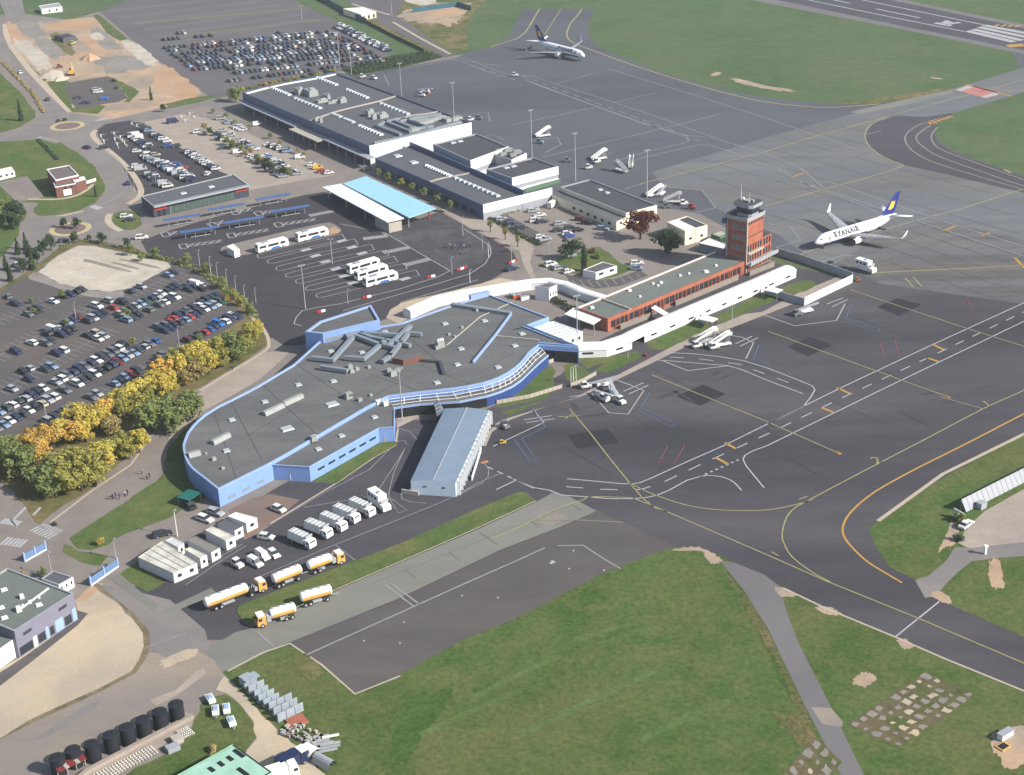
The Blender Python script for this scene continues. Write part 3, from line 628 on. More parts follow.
# runway
paint('runway_edge_lines', LW, [[(770, -8), (808, 0), (900, 19), (966, 32)], [(830, -8), (862, 0), (896, 7), (984, 25)]], 1.2)
paint('runway_centre_line', LW, [[(876, 9), (920, 18)], [(810, -5), (850, 3.5)]], 1.4)
b = MB()
for (a, c) in (((967, 31), (1014, 42)), ((973, 29.3), (1022, 40.5)), ((979, 27.2), (1030, 38)), ((984, 25.4), (1040, 36))): b.strip(GP([a, c]), 4.2, LW, z=ZM)
tag(b.build('runway_threshold_bars'), kind='structure')
paint('runway_numbers', LW, [[(935, 23), (951, 26)], [(945, 20.7), (953, 23.5), (960, 22.5)], [(943, 22), (950, 25)]], 3.2)
b = MB()
for k in range(4):
    b.strip(GP([(1007 + k * 4.2, 45 - k * .4), (1012 + k * 4, 47.5 - k * .4)]), 2.2, LO, z=ZM); b.strip(GP([(994 + k * 7, 26.5 + k * .2), (999 + k * 7, 24.5 + k * .2)]), 1.6, LO, z=ZM)
tag(b.build('runway_shoulder_chevrons'), kind='structure')
# near apron, white service road
paint('service_lane_lines', LW, [
    [(567, 479), (590, 481), (622, 484), (632, 484), (640, 483), (652, 478), (687, 462), (724.5, 445.5), (768, 424), (843, 387), (930, 346), (1024, 303), (1100, 268)],
    [(512, 478.5), (534.5, 488), (549.5, 490.5), (562, 495.5), (587, 497), (610, 499), (632, 499), (645, 498), (657, 495.5), (670, 490), (687, 480.5), (699.5, 477)],
    [(699.5, 477), (706, 475.6), (713, 475.8), (722, 477.2), (730, 480), (735, 483.5), (741.5, 490.5)], [(1100, 288), (1024, 321.5), (885.5, 388), (768, 445.5), (752, 451.5), (745, 455.5), (743, 459.5), (746, 466), (764, 488)],
    [(664.5, 354), (671, 353), (694, 354), (720, 357), (743, 360.8), (768, 368.5), (800, 381), (812, 386), (815, 390), (811, 397), (803, 407), (785, 416), (768, 424)], [(653, 360), (675, 361.5), (691.6, 363), (727.7, 365.8), (742, 370), (770, 381.7), (795, 391), (803, 394)],
    [(663, 361), (687.7, 371), (727.7, 366)], [(745.8, 359), (753.5, 343), (742, 337.5), (716, 333)],
    [(761, 314), (794.5, 326), (836.5, 320.6), (845, 304)], [(570, 397), (592, 394), (608.7, 413), (628, 414.4), (643.8, 390.7), (628, 384.5), (612.6, 378.7)],
    [(493, 446.6), (543.8, 422.7), (532.7, 409.5)], [(735.4, 344), (752, 336.5)], [(740, 346.5), (758, 338)], [(826.5, 304.5), (843, 298)], [(832, 307), (848, 299.6)], [(623.5, 391.6), (643.5, 383)], [(629, 394), (648.4, 385.4)], [(524, 420), (551.7, 415.9)], [(526, 423), (554.6, 419)],
    [(895.5, 637), (939, 602)], [(516, 480.4), (496, 490)]], 0.36)
paint('service_lane_dashes', LW, [[(566, 487), (600, 489.5), (634.5, 490.5), (645, 488.5), (662, 483), (700, 465), (768, 434), (840, 399), (930, 357), (1024, 312)], [(669.7, 357.4), (699, 359), (739, 364.5), (770, 376), (800, 387)]], 0.36, dash=(4.2, 4.2))
paint('service_lane_dots', LW, [[(699.5, 477), (741, 459)]], 0.5, dash=(0.8, 1.0))
paint('stand_yellow_lines', LY, [
    [(850.5, 290), (968, 329), (1024, 346.6), (1090, 370)], [(768, 331.5), (873, 370), (948, 397)], [(651.6, 375), (760, 419), (838, 453)], [(569.5, 409), (590, 433), (610, 459), (629.5, 483), (643, 499), (655, 508), (667, 512), (768, 555.5), (825.5, 581), (918, 618.5), (1024, 663.5), (1100, 696)],
    [(632, 498), (650, 505), (667, 512)], [(771, 552), (779, 556)], [(565, 419), (574, 413)], [(558, 417), (580, 416)], [(799, 499.5), (807, 496.5)]], 0.34)
paint('taxi_yellow_curves', LY, [[(629.5, 483), (652, 494), (687, 505.5), (724.5, 510.5), (768, 510), (803, 503), (813, 498), (868, 469), (928, 438), (983, 409), (1024, 390.5), (1100, 355)],
    [(813, 499), (795, 508), (786, 519), (782, 535), (785, 546), (793, 558), (813, 573), (830, 582)], [(490, 539), (512, 530.5), (537, 518), (562, 507), (582, 500.5), (592, 497), (632, 498)]], 0.34, 4)
paint('strip_pale_lines', mat('pale_yellow_line_paint', C(150, 148, 128), 0.8, 0.1, 0.5), [[(537, 520.5), (572, 520), (623, 522.5)], [(940, 397), (983, 409)]], 0.4)
paint('apron_boundary_line', LO, [[(1100, 376), (1024, 414), (968, 443), (918, 468), (883, 487), (868, 497), (855, 508), (846, 519), (842.5, 531), (848, 543), (865.5, 560.5), (885, 573), (902, 583)]], 0.55, 4)
paint('hold_bars', LO, [[(725, 443), (736, 449)], [(716, 458), (728, 464.5)], [(933, 345), (944, 350)], [(927, 358), (939, 362)], [(837, 388), (850, 394)], [(822, 408), (834, 413)], [(944, 395.5), (950, 398)], [(835, 451.5), (841, 454.5)]], 0.9)
paint('equipment_area_lines', LB, [[(845.5, 318.7), (850.6, 307)], [(846, 319), (880, 329), (877.7, 332), (843, 321.5)], [(640.7, 407.7), (650, 393)], [(640.7, 407.7), (675.8, 424), (671, 427), (639, 411)], [(513.7, 439), (529.5, 461), (536.7, 460.3), (521.6, 439), (545.4, 427.3), (533, 410)], [(753.5, 358.7), (759, 345)], [(753, 359), (770, 365)]], 0.24)
paint('faded_red_lines', LR, [[(684.5, 445.5), (674.5, 463.5), (658, 463), (668, 446)], [(967, 297), (972, 315), (988, 312)], [(880, 342), (884, 358)], [(895, 340), (899, 356)]], 0.26)
def ground_text(txt, px, size, up, m):
    """painted number lying on the apron; 'up' is the pixel its top points to"""
    c = bpy.data.curves.new('digits', 'FONT'); c.body = txt; c.size = size; c.align_x = 'CENTER'; c.align_y = 'CENTER'
    t = bpy.data.objects.new('digits', c); COL.objects.link(t)
    bpy.context.view_layer.update()
    me = bpy.data.meshes.new_from_object(t.evaluated_get(bpy.context.evaluated_depsgraph_get()))
    bpy.data.objects.remove(t)
    a = G(*px); d = G(*up) - a; rz = math.atan2(d.y, d.x) - math.pi / 2
    me.materials.clear(); me.materials.append(m)
    o = bpy.data.objects.new('stand_number', me); COL.objects.link(o); o.location = (a.x, a.y, ZM); o.rotation_euler = (0, 0, rz); o['kind'] = 'structure'
ground_text('2', (876.5, 460.5), 4.6, (868, 453), LY); ground_text('1', (987, 404), 4.6, (978, 398), LY)
# lower parking apron and yard
paint('parking_apron_lines', LG, [[(306.5, 655), (380, 622), (471, 581), (512, 563), (545, 548)], [(558, 546), (583, 545.5), (602, 558), (620.6, 569)], [(385, 585), (413.5, 606.5)], [(391, 583.5), (420, 605)], [(257, 632), (273.5, 646.5)]], 0.4)
quads('parking_apron_spots', LW, [[(x - 1.3, y), (x, y - 1), (x + 1.3, y), (x, y + 1)] for x, y in ((364, 641), (400, 643.5), (404, 622.5), (462, 596), (498, 598), (573.5, 551), (569, 569), (604, 570.5), (552, 561))] + [[(549, 563), (554, 561), (556, 562.5), (551, 564.5)]])
paint('yard_lines', LG, [[(258, 533), (290, 513), (330, 490), (369, 470), (392, 447), (399, 440.5), (405, 441), (406.5, 445), (400, 457), (378, 491)], [(304, 507.5), (350, 500), (388, 494)], [(262, 576), (285, 566), (330, 547), (388, 524), (440, 503), (456, 496), (476, 484), (500, 474)],
    [(407, 444), (394, 472), (389, 492), (389, 498), (398.5, 513.5), (407, 510.5), (390, 498)], [(401, 493), (402, 499), (410, 502), (426, 503.5)], [(456, 497), (470, 489), (481, 484), (488, 477), (489, 470), (484, 463)], [(336, 545.5), (355, 560.5)], [(182, 581), (215, 560), (243, 544)], [(186, 585), (218, 563), (246, 546)],
    [(145, 648), (186, 633)], [(397, 428), (410, 432), (417, 440)]], 0.2)
paint('yard_kerbs', KERB, [[(398, 429), (396, 443), (372, 459), (337, 483), (270, 524)]], 0.5)
paint('hangar_dashes', LW, [[(487.5, 467), (516, 480.4)]], 0.4, dash=(2, 1.6)); paint('hangar_line', LW, [[(516, 480.4), (533.7, 488.5)]], 0.5)
ORP = mat('orange_patch_paint', C(214, 150, 104), 0.8, 0.1, 0.5)
quads('orange_ground_marks', ORP, [[(480, 463), (487, 460.5), (489, 462), (484, 464.5)]])
# roads: crossings, dashes, parking bays
def zebra(a, c, n, w, L_):
    b = MB(); a, c = G(*a), G(*c); d = (c - a).normalized(); nn = Vector((-d.y, d.x, 0)); st_ = (c - a).length / n
    for k in range(n):
        p = a + d * (st_ * (k + .5)); b.strip([p - nn * (L_ / 2), p + nn * (L_ / 2)], w, LW, z=ZM)
    tag(b.build('pedestrian_crossing'), kind='structure')
zebra((34, 528), (54, 537), 7, 0.6, 3); zebra((2, 521), (20, 524), 7, 0.6, 2.4); zebra((41, 525), (62, 532), 8, 0.45, 1.6); zebra((363, 239), (388, 236), 12, 0.5, 3.0); zebra((383, 253), (409, 247.5), 12, 0.5, 3); zebra((404, 265.5), (430, 259), 12, 0.5, 3); zebra((309, 216), (334, 211), 12, 0.5, 3)
zebra((3, 541), (25, 544), 6, .7, 3.5); zebra((38, 137), (58, 143), 8, .8, 3); zebra((92, 206), (100, 209), 7, .8, 3); zebra((96, 121), (108, 118), 7, .8, 3)
quads('road_paint', LW, [[(13, 519), (25, 507), (27, 508), (15, 520)], [(32, 515), (40, 507), (41.5, 508.5), (34, 516)]])
paint('road_lines', LG, [[(29, 20), (42, 70)] and [(5, 0), (9, 13)], [(12, 0), (19, 13)], [(20, 75), (34, 96), (52, 115)], [(104, 148), (118, 160), (126, 170), (129, 182), (126, 190), (113, 200), (97, 207)], [(0, 138), (40, 133)], [(10, 519), (18, 529)]], 0.35)
# bus station bays
bl = [[(257, 256), (282, 249), (330, 237), (352, 233)], [(354, 236), (300, 249), (268, 257), (262, 258), (260, 256)], ]
BUSM = []
for (lx, ly, dx) in ((4, 250, 340), (45, 272, 350), (80, 300, 380), (118, 328, 400), (158, 352, 395), (197, 380, 395), (240, 408, 400)):
    sl = -.228; pt = lambda x, y: (256 + x / 4, 194 + y / 4)
    BUSM.append([pt(lx + dx, ly - 12 + sl * dx), pt(lx + dx * .5, ly - 12 + sl * dx * .5), pt(lx + 20, ly - 13), pt(lx + 3, ly - 7), pt(lx, ly), pt(lx + 6, ly + 6), pt(lx + 30, ly + 5), pt(lx + dx * .5, ly + 10 + sl * dx * .5), pt(lx + dx + 14, ly + 10 + sl * dx), pt(lx + dx, ly - 12 + sl * dx)])
paint('bus_bay_lines', LW, BUSM, 0.24)
paint('bus_station_lines', LW, [[(340, 224), (385, 233), (450, 271)], [(450, 271), (438, 277), (400, 289), (340, 304), (315, 308)], [(315, 308), (302, 311), (296, 318), (294, 324), (302, 326)], [(388, 317), (402, 302), (430, 294), (478, 280)],
    [(343, 311), (380, 300), (430, 286), (470, 274), (485, 264), (491, 254), (490, 246), (478, 238), (464, 229)], [(326, 191), (362, 210), (386, 222)]], 0.3)
b = MB()
for (x, y) in ((306, 250), (315.5, 256), (325.5, 262), (336, 269), (342, 241), (352, 247.5), (362, 253.5), (344, 276), (353, 283), (405, 279)):
    d = Vector((.82, .57, 0)); b.strip([G(x, y) - d * 1.8, G(x, y) + d * 1.8], 2.2, LW, z=ZM + .005)
tag(b.build('bus_bay_blocks'), kind='structure')
def hatchbox(a, c, w=2.4):
    b = MB(); a, c = G(*a), G(*c); d = (c - a).normalized(); nn = Vector((-d.y, d.x, 0)); L_ = (c - a).length
    for s in (-1, 1): b.strip([a + nn * (s * w / 2), c + nn * (s * w / 2)], .28, LW, z=ZM)
    n = int(L_ / 2.2)
    for k in range(n): b.strip([a + d * (k * L_ / n) - nn * (w / 2), a + d * ((k + 1) * L_ / n) + nn * (w / 2)], .5, LW, z=ZM + .004)
    b.strip([a + nn * (-w), a + nn * w], .4, LW, z=ZM); b.strip([a - d * 2.5 + nn * (-w), a - d * 2.5 + nn * w], .4, LW, z=ZM); b.strip([a - d * 2.5 + nn * (-w), a + nn * -w], .4, LW, z=ZM); b.strip([a - d * 2.5 + nn * w, a + nn * w], .4, LW, z=ZM)
    tag(b.build('bus_stop_box'), kind='structure')
for a, c in (((187, 246), (222, 241)), ((235, 235), (269, 230)), ((282, 224.5), (316, 219.5)), ((169, 234), (178, 232.5)), ((216, 224), (225, 221.5)), ((262, 213), (274, 211)), ((238, 212), (252, 209))): hatchbox(a, c)
# parking bays
def bays(name, rows, m=LG, w=0.18):
    b = MB()
    for (a, c, depth, ang, step) in rows:
        a, c = G(*a), G(*c); d = (c - a).normalized(); n = int((c - a).length / step)
        e = Vector((math.cos(R(ang)), math.sin(R(ang)), 0))
        b.strip([a, c], w, m, z=ZM)
        for k in range(n + 1):
            p = a + d * (k * step); b.strip([p - e * depth, p + e * depth], w, m, z=ZM)
    tag(b.build(name), kind='structure')
LOTROWS = [((-12, 423), (157, 338)), ((158, 333), (226, 298)), ((0, 391), (113, 329)), ((120, 320), (205, 285)), ((-10, 361), (80, 314)), ((82, 312), (184, 272)), ((-10, 324), (45, 305)), ((48, 303), (76, 294))]
bays('car_park_lines', [(a, c, 4.6, -38, 2.35) for a, c in LOTROWS] + [((46, 424), (240, 313), 2.4, -38, 2.35)])
FARROWS = []
for k in range(6):
    FARROWS.append(((110 + k * 12.5, 11 + k * 6.3), (255 + k * 11, -4 + k * 4.6), 4.5, -45, 2.5))
bays('far_car_park_lines', FARROWS, LG, 0.35)
b = MB()
for k in range(9): b.strip(GP([(572 + k * 8, 281 - abs(k - 3) * .4 - max(0, k - 4) * 1.2), (577 + k * 8, 287 - max(0, k - 4) * 2.3)]), .25, LG, z=ZM)
tag(b.build('staff_bay_lines'), kind='structure')
MED = mat('median_grass', C(136, 138, 96), 0.95, 0.12, 0.2)
for a, c in (((135, 24), (300, 8)), ((160, 38), (320, 20))): ribbon('grass_median', MED, [a, c], 2.6)
# ---------------------------------------------------------------- buildings
ROOF = mat('grey_roof_felt', C(116, 118, 120), 0.9, 0.08, 0.15, [(C(102, 103, 105), 0.05, 0.9), (C(130, 130, 130), 0.1, 0.8)], spec=0.15, stretch=(0.35, 35), grain=(1.2, 0.07))
ROOFD = mat('dark_roof_felt', C(92, 93, 100), 0.85, 0.06, 0.15, [(C(96, 97, 104), 0.04, 0.7)], spec=0.15)
ROOFM = mat('blue_grey_roof', C(110, 112, 119), 0.85, 0.06, 0.12, [(C(108, 110, 116), 0.03, 0.7)], spec=0.15)
ROOFG = mat('green_grey_roof', C(130, 138, 133), 0.85, 0.06, 0.15, [(C(120, 128, 122), 0.05, 0.6)], spec=0.15)
BLUE = mat('sky_blue_cladding', C(124, 154, 208, 0.88), 0.55, 0.05, 0.4, spec=0.3)
BLUEP = mat('pale_blue_coping', C(158, 184, 224, 0.72), 0.5, 0.04, 0.4, spec=0.3)
NAVY = mat('steel_blue_cladding', C(94, 116, 156), 0.45, 0.06, 0.3, spec=0.4, metal=0.2)
WALLW = mat('white_render', (0.66, 0.66, 0.65, 1), 0.7, 0.04, 0.4)
WALLC = mat('cream_render', C(236, 226, 200, 0.85), 0.8, 0.05, 0.4)
WALLG = mat('grey_cladding', C(182, 186, 196), 0.6, 0.05, 0.4)
WALLD = mat('dark_slate_cladding', C(70, 78, 96), 0.6, 0.05, 0.4)
BRICK = mat('orange_brick', C(182, 112, 90, 0.72), 0.85, 0.14, 0.8, [(C(158, 96, 80, 0.72), 0.4, 0.8)], spec=0.15)
REDB = mat('red_brick', C(142, 98, 90, .6), 0.85, 0.10, 0.8, spec=0.15)
STONE = mat('pale_stone', C(204, 196, 184), 0.85, 0.06, 0.4)
SKYL = mat('white_skylight', (0.36, 0.39, 0.41, 1), 0.3, 0.06, 0.6)
DUCT = mat('zinc_duct', C(158, 170, 180), 0.5, 0.06, 0.5, metal=0.15)
UNIT = mat('roof_unit_metal', C(176, 180, 178), 0.55, 0.10, 0.6)
SHADE = mat('black_opening', (0.012, 0.013, 0.016, 1), 0.6, 0)
REDP = mat('red_panel', C(204, 66, 58), 0.6, 0.05, 0.4)

def part(name, b, root, m=None, **k):
    return b.build(name, m, root, **k)

def building(name, label, pts, h, wall, roof, par=0.45, cop=None, fas=0.0, fmat=None, z0=0.0, cat='building', group=None, thick=0.35, ground=None, coping=True):
    """walls, sunk roof and parapet of one building from its roof outline; fas = depth of a fascia band in its own colour"""
    P = ccw([Vector((p[0], p[1], 0)) for p in pts]); n = len(P)
    c = sum(P, Vector()) / n
    r = empty(name, (c.x, c.y, 0), label, cat, group)
    b = MB(); zt = h - fas
    for j in range(n):
        a, d = P[j], P[(j + 1) % n]
        b.face([(a.x, a.y, z0), (d.x, d.y, z0), (d.x, d.y, zt), (a.x, a.y, zt)], wall)
    part('wall', b, r)
    I = inset(P, thick)
    b = MB(); b.poly([(p.x, p.y, h - par) for p in I], roof); part('roof', b, r)
    if par or fas:
        b = MB(); cm = cop or wall; fm = fmat or cm
        for j in range(n):
            k = (j + 1) % n; a, d, e, f = P[j], P[k], I[k], I[j]
            b.face([(a.x, a.y, h), (d.x, d.y, h), (e.x, e.y, h), (f.x, f.y, h)], cm)
            if par: b.face([(f.x, f.y, h), (e.x, e.y, h), (e.x, e.y, h - par), (f.x, f.y, h - par)], cm)
            if fas: b.face([(a.x, a.y, zt), (d.x, d.y, zt), (d.x, d.y, h), (a.x, a.y, h)], fm)
        part('parapet', b, r)
    r['h'] = h
    return r, P

def edge_out(P, a, c):
    d = (c - a); d.z = 0; d.normalize()
    return d, Vector((d.y, -d.x, 0))

def windows(root, a, c, z0, z1, n, fill=0.7, m=None, s0=0.0, s1=1.0, name='window', proud=0.06, frame=None):
    """n windows along the wall foot a->c (outside on the right-hand side)"""
    a, c = Vector((a[0], a[1], 0)), Vector((c[0], c[1], 0)); d, nn = edge_out(None, a, c); L_ = (c - a).length
    w = L_ * (s1 - s0) / n
    for k in range(n):
        p = a + d * (L_ * s0 + w * (k + .5)) + nn * (proud / 2 + 0.003)
        b = MB(); b.box((p.x, p.y, (z0 + z1) / 2), (w * fill, proud, z1 - z0), math.atan2(d.y, d.x), m or GLASS); o = part(name, b, root)
        if frame:
            b = MB(); q = p + nn * 0.03; rz = math.atan2(d.y, d.x)
            b.box((q.x, q.y, z0 - .08), (w * fill + .25, proud + .1, .14), rz, frame); part('sill', b, o)

def roof_boxes(root, items, z, name, m, h=0.4, top=0.85):
    for (x, y, sx, sy, ang) in items:
        p = G(x, y, z); b = MB(); b.box((p.x, p.y, z + h / 2), (sx, sy, h), R(ang), m, top=top); part(name, b, root)

def slab(root, name, pts, z0, z1, m):
    b = MB(); b.prism(pts, z0, z1, m, bottom=True); return part(name, b, root)

# --- far terminal hall
o1 = GP([(242, 92), (333.5, 72), (471, 122.5), (369, 146)], 8.2)
r, P = building('terminal_hall', 'large flat roofed terminal hall with white end wall beside the far apron', o1, 8.2, NAVY, ROOFM, 0.6, NAVY, cat='terminal')
L, F, E_, N_ = o1
hall = r
slab(r, 'end_wall', [N_ + (E_ - N_) * .0 + Vector((.2, -.35, 0)), E_ + Vector((.2, -.35, 0)), E_ + Vector((0, -.02, 0)), N_ + Vector((0, -.02, 0))], 0.0, 8.35, WALLW)
def wavy(a, c, t, w, z, root, name, m, amp=1.2):
    b = MB(); d = (c - a); L_ = d.length; d = d.normalized(); nn = Vector((-d.y, d.x, 0)); pts = []
    for k in range(25): s = k / 24; pts.append(a + d * (L_ * s) + nn * (t + amp * math.sin(s * 6.28 - .6)))
    for p in pts: p.z = z
    b.wall(pts, 0.35, w, m, z0=z); part(name, b, root)
wavy(L, F, -2.0, 1.6, 7.65, r, 'roof_edge', WALLW)
wavy(L.lerp(N_, .55), F.lerp(E_, .48), 0, 1.0, 7.65, r, 'roof_ridge', STONE)
wavy(L.lerp(N_, .86).lerp(F.lerp(E_, .7), .6), F.lerp(E_, .78), 0, .9, 7.65, r, 'roof_ridge', STONE, .8)
def skylight_strip(root, a, c, z, w=2.2, n=8):
    a, c = G(a[0], a[1], z), G(c[0], c[1], z); d = c - a; rz = math.atan2(d.y, d.x); L_ = d.length
    b = MB()
    for k in range(n):
        p = a + d * ((k + .5) / n); b.box((p.x, p.y, z + .35), (L_ / n * .92, w, .7), rz, SKYL, top=.6)
    part('skylight', b, root)
for a, c in (((270, 87.5), (290, 95.5)), ((293.5, 98), (321, 109)), ((316, 77.5), (337, 85.5)), ((346, 89.5), (368, 98.5)), ((379, 103), (409, 115)), ((331, 114), (341, 117.5)), ((344, 119), (354, 123)), ((358, 125.5), (382, 135.5))):
    skylight_strip(r, a, c, 7.6)
for (x, y, sx, sy, sz) in ((299.5, 93.5, 3, 5, 2.4), (311, 95, 4.5, 7, 2.6), (322, 102, 5, 3, 1.2), (327, 98, 1.5, 5, 1.4), (334, 103, 6, 1.2, 1), (342, 102, 3, 4, 1.8), (370, 116, 3, 3, 2.6), (374, 119, 2, 2, 2), (382, 117, 4, 5, 1.6), (316, 121, 1.5, 1.5, 1.5), (321, 122.5, 1.2, 1.2, 2)):
    p = G(x, y, 7.6); b = MB(); b.box((p.x, p.y, 7.6 + sz / 2), (sx, sy, sz), R(30), UNIT, top=.9); b.box((p.x + .6, p.y, 7.6 + sz + .25), (sx * .5, sy * .4, .5), R(30), GREY_METAL); part('roof_unit', b, r)
def duct(root, pts, z, rad=0.9, m=None, n=10, name='duct'):
    P_ = [G(p[0], p[1], z) for p in pts]; b = MB()
    for i in range(len(P_) - 1):
        e = P_[i + 1] - P_[i]; c = (P_[i] + P_[i + 1]) / 2
        b.box((c.x, c.y, z - .04 * i), (e.length + rad * 1.2, rad * 1.6, rad * 1.3), math.atan2(e.y, e.x), m or DUCT, top=.9, topx=1)
    return part(name, b, root)
for pts in ([(377, 126), (400, 134.5)], [(385, 121.5), (410, 131.5)], [(377, 126), (386, 121.5), (397, 119)], [(395, 121), (415, 129), (432, 126)], [(404, 118), (428, 127)], [(401, 121), (420, 117), (440, 114)], [(375, 143), (405, 137), (460, 122)]):
    duct(r, pts, 8.2, .8)
for (x, y, sx, sy) in ((424, 123, 7, 5), (414, 131, 4, 3), (438, 120, 8, 2), (448, 121, 4, 4), (456, 120, 5, 3)):
    p = G(x, y, 7.6); b = MB(); b.box((p.x, p.y, 8.3), (sx, sy, 1.3), R(35), UNIT, top=.92); part('roof_unit', b, r)
# canopy along the entrance front
ca = GP([(236.5, 98), (302, 127.5)], 4.6); ci = [L.lerp(N_, .0), L.lerp(N_, .5)]
d = (N_ - L).normalized(); nn = Vector((d.y, -d.x, 0))
if nn.y > 0: nn = -nn
for (s0, s1, w, z) in ((0.0, 0.50, 3.6, 4.4), (0.5, 0.72, 6.5, 4.0), (0.72, 1.04, 3.6, 4.4)):
    a, c = L.lerp(N_, s0), L.lerp(N_, s1); q = [a + nn * .05, c + nn * .05, c + nn * w, a + nn * w]
    slab(r, 'entrance_canopy', q, z, z + .35, WALLG if s0 != .5 else STONE)
    for k in range(5):
        p = (a + nn * (w - .4)).lerp(c + nn * (w - .4), (k + .5) / 5); b = MB(); b.rod((p.x, p.y, 0), (p.x, p.y, z), .16, m=GREY_METAL); part('column', b, r)
windows(r, L, N_, 0.3, 3.6, 14, .8, GLASS, .03, .97)
# --- annex hall
A1 = GP([(375, 158), (410, 145.5), (524, 194.6), (482.5, 205)], 5.6)
r, P = building('terminal_hall', 'long lower terminal hall with tall white end wall facing the small staff car park', A1, 5.6, NAVY, ROOFM, 0.35, NAVY, cat='terminal')
a, c = A1[3], G(551.5, 188, 5.6); d, n2 = edge_out(None, a, c)
slab(r, 'end_wall', [a + n2 * .03, c + n2 * .03, c + n2 * .4, a + n2 * .4], 0, 2.6, WALLG); slab(r, 'end_wall', [a + n2 * .03, c + n2 * .03, c + n2 * .45, a + n2 * .45], 2.6, 5.8, WALLW)
for a_, c_ in (((425, 165.5), (451, 177)), ((453, 177.5), (499, 197))): skylight_strip(r, a_, c_, 5.3, 2.0, 10)
for (x, y) in ((397.5, 156), (413.5, 162.5)): roof_boxes(r, [(x, y, 3, 3.4, 30)], 5.3, 'skylight', SKYL)
wavy(A1[0].lerp(A1[3], .52), A1[1].lerp(A1[2], .56), 0, .7, 5.25, r, 'roof_ridge', STONE, .5)
b = MB(); b.wall([A1[1] + Vector((0, .5, 0)), A1[2] + Vector((0, .5, 0))], 7.0, .5, NAVY); part('screen_wall', b, r)
windows(r, A1[0], A1[3], .6, 2.6, 12, .55, GLASS, .05, .95)
for (nm, lab, q, h, wl) in (('terminal_block', 'square dark roofed block with grey walls touching the white terminal end wall', [(433, 144), (476, 133.5), (508, 146.5), (470, 160.5)], 8.0, WALLG),
                            ('terminal_block', 'small low block full of roof plant between two dark roofed terminal blocks', [(490, 152.5), (510, 147), (526, 153), (511, 160)], 7.2, WALLG),
                            ('terminal_block', 'dark roofed block with white banded wall above the green strip near the aprons', [(486.4, 169), (533, 157.3), (558, 166.3), (511.6, 178)], 6.4, WALLG)):
    Q = GP(q, h); r, P = building(nm, lab, Q, h, wl, ROOFD, 0.5, WALLG, fas=h * .42, fmat=WALLG, cat='terminal', group=None)
    i = max(range(4), key=lambda k: (P[k] + P[(k + 1) % 4]).x - (P[k] + P[(k + 1) % 4]).y)
    a, c = P[i], P[(i + 1) % 4]; d, n2 = edge_out(None, a, c)
    slab(r, 'white_cladding', [a + n2 * .03, c + n2 * .03, c + n2 * .3, a + n2 * .3], h * .5, h + .05, WALLW)
    slab(r, 'white_cladding', [a + n2 * .03, c + n2 * .03, c + n2 * .3, a + n2 * .3], 0, h * .28, WALLW)
    if 'plant' in lab:
        for (x, y, s) in ((499, 152, 1.5), (503, 155, 1.6), (508, 151, 2), (513, 156, 1.5), (517, 153, 2)):
            p = G(x, y, 6.8); b = MB(); b.box((p.x, p.y, 7.3), (s * 1.6, s, 1.2), R(20), UNIT); part('roof_unit', b, r)
    else: roof_boxes(r, [(q[0][0] + 20, q[0][1] - 1, 2.4, 1.8, 30), (q[0][0] + 27, q[0][1] - 2.5, 2.4, 1.8, 30)], h - .5, 'skylight', SKYL)
GREENP = mat('green_panel', C(98, 138, 110), 0.8, 0.1, 0.5)
def thing_wall(name, label, cat, px, h, t, m, z=0, posts=0, pm=None, group=None, rail=False):
    P_ = GP(px, 0); c = P_[len(P_) // 2]
    r = empty(name, (c.x, c.y, 0), label, cat, group)
    b = MB(); b.wall(P_, h, t, m, z0=z); part('panel', b, r)
    if posts:
        for i in range(len(P_) - 1):
            n = max(1, int(posts * (P_[i + 1] - P_[i]).length / sum((P_[k + 1] - P_[k]).length for k in range(len(P_) - 1))))
            for k in range(n + (i == len(P_) - 2)):
                p = P_[i].lerp(P_[i + 1], k / n); b = MB(); b.box((p.x, p.y, (h + z) / 2 + .05), (t + .12, t + .12, h + z + .1), 0, pm or m); part('post', b, r)
    return r
thing_wall('low_wall', 'green low wall strip at the foot of the white banded block', 'wall', [(525, 192.5), (560, 182)], 1.4, .6, GREENP)
# --- car hire building by the bus shelters
Q = GP([(141, 196), (233, 174), (248, 184.4), (152.6, 205.6)], 4.7)
r, P = building('hire_building', 'long low dark building with red corner panels and glazed front behind the blue bus shelters', Q, 4.7, WALLD, ROOFM, .3, GREY_METAL)
a, c = Q[3], Q[2]; d, n2 = edge_out(None, a, c)
slab(r, 'fascia', [a + n2 * .03, c + n2 * .03, c + n2 * 1.6, a + n2 * 1.6], 4.2, 4.62, GREY_METAL)
windows(r, a, c, .25, 2.9, 16, .92, mat('green_glass', C(92, 112, 108), .2, .1, .5, spec=.5), .17, .84)
for s0, s1 in ((0.01, .14), (.86, .985)):
    p, q = a.lerp(c, s0), a.lerp(c, s1); slab(r, 'red_panel', [p + n2 * .05, q + n2 * .05, q + n2 * .2, p + n2 * .2], 2.6, 4.18, REDP)
windows(r, a, c, .1, 2.4, 2, .6, SHADE, .03, .13, 'door')
for (x, y) in ((183, 193.5), (211, 187)): roof_boxes(r, [(x, y, 2.4, 2.0, 40)], 4.4, 'skylight', SKYL)
slab(r, 'side_wall', [Q[2] + Vector((.05, 0, 0)), Q[1] + Vector((.05, 0, 0)), Q[1] + Vector((.4, 0, 0)), Q[2] + Vector((.4, 0, 0))], 0, 4.65, STONE)
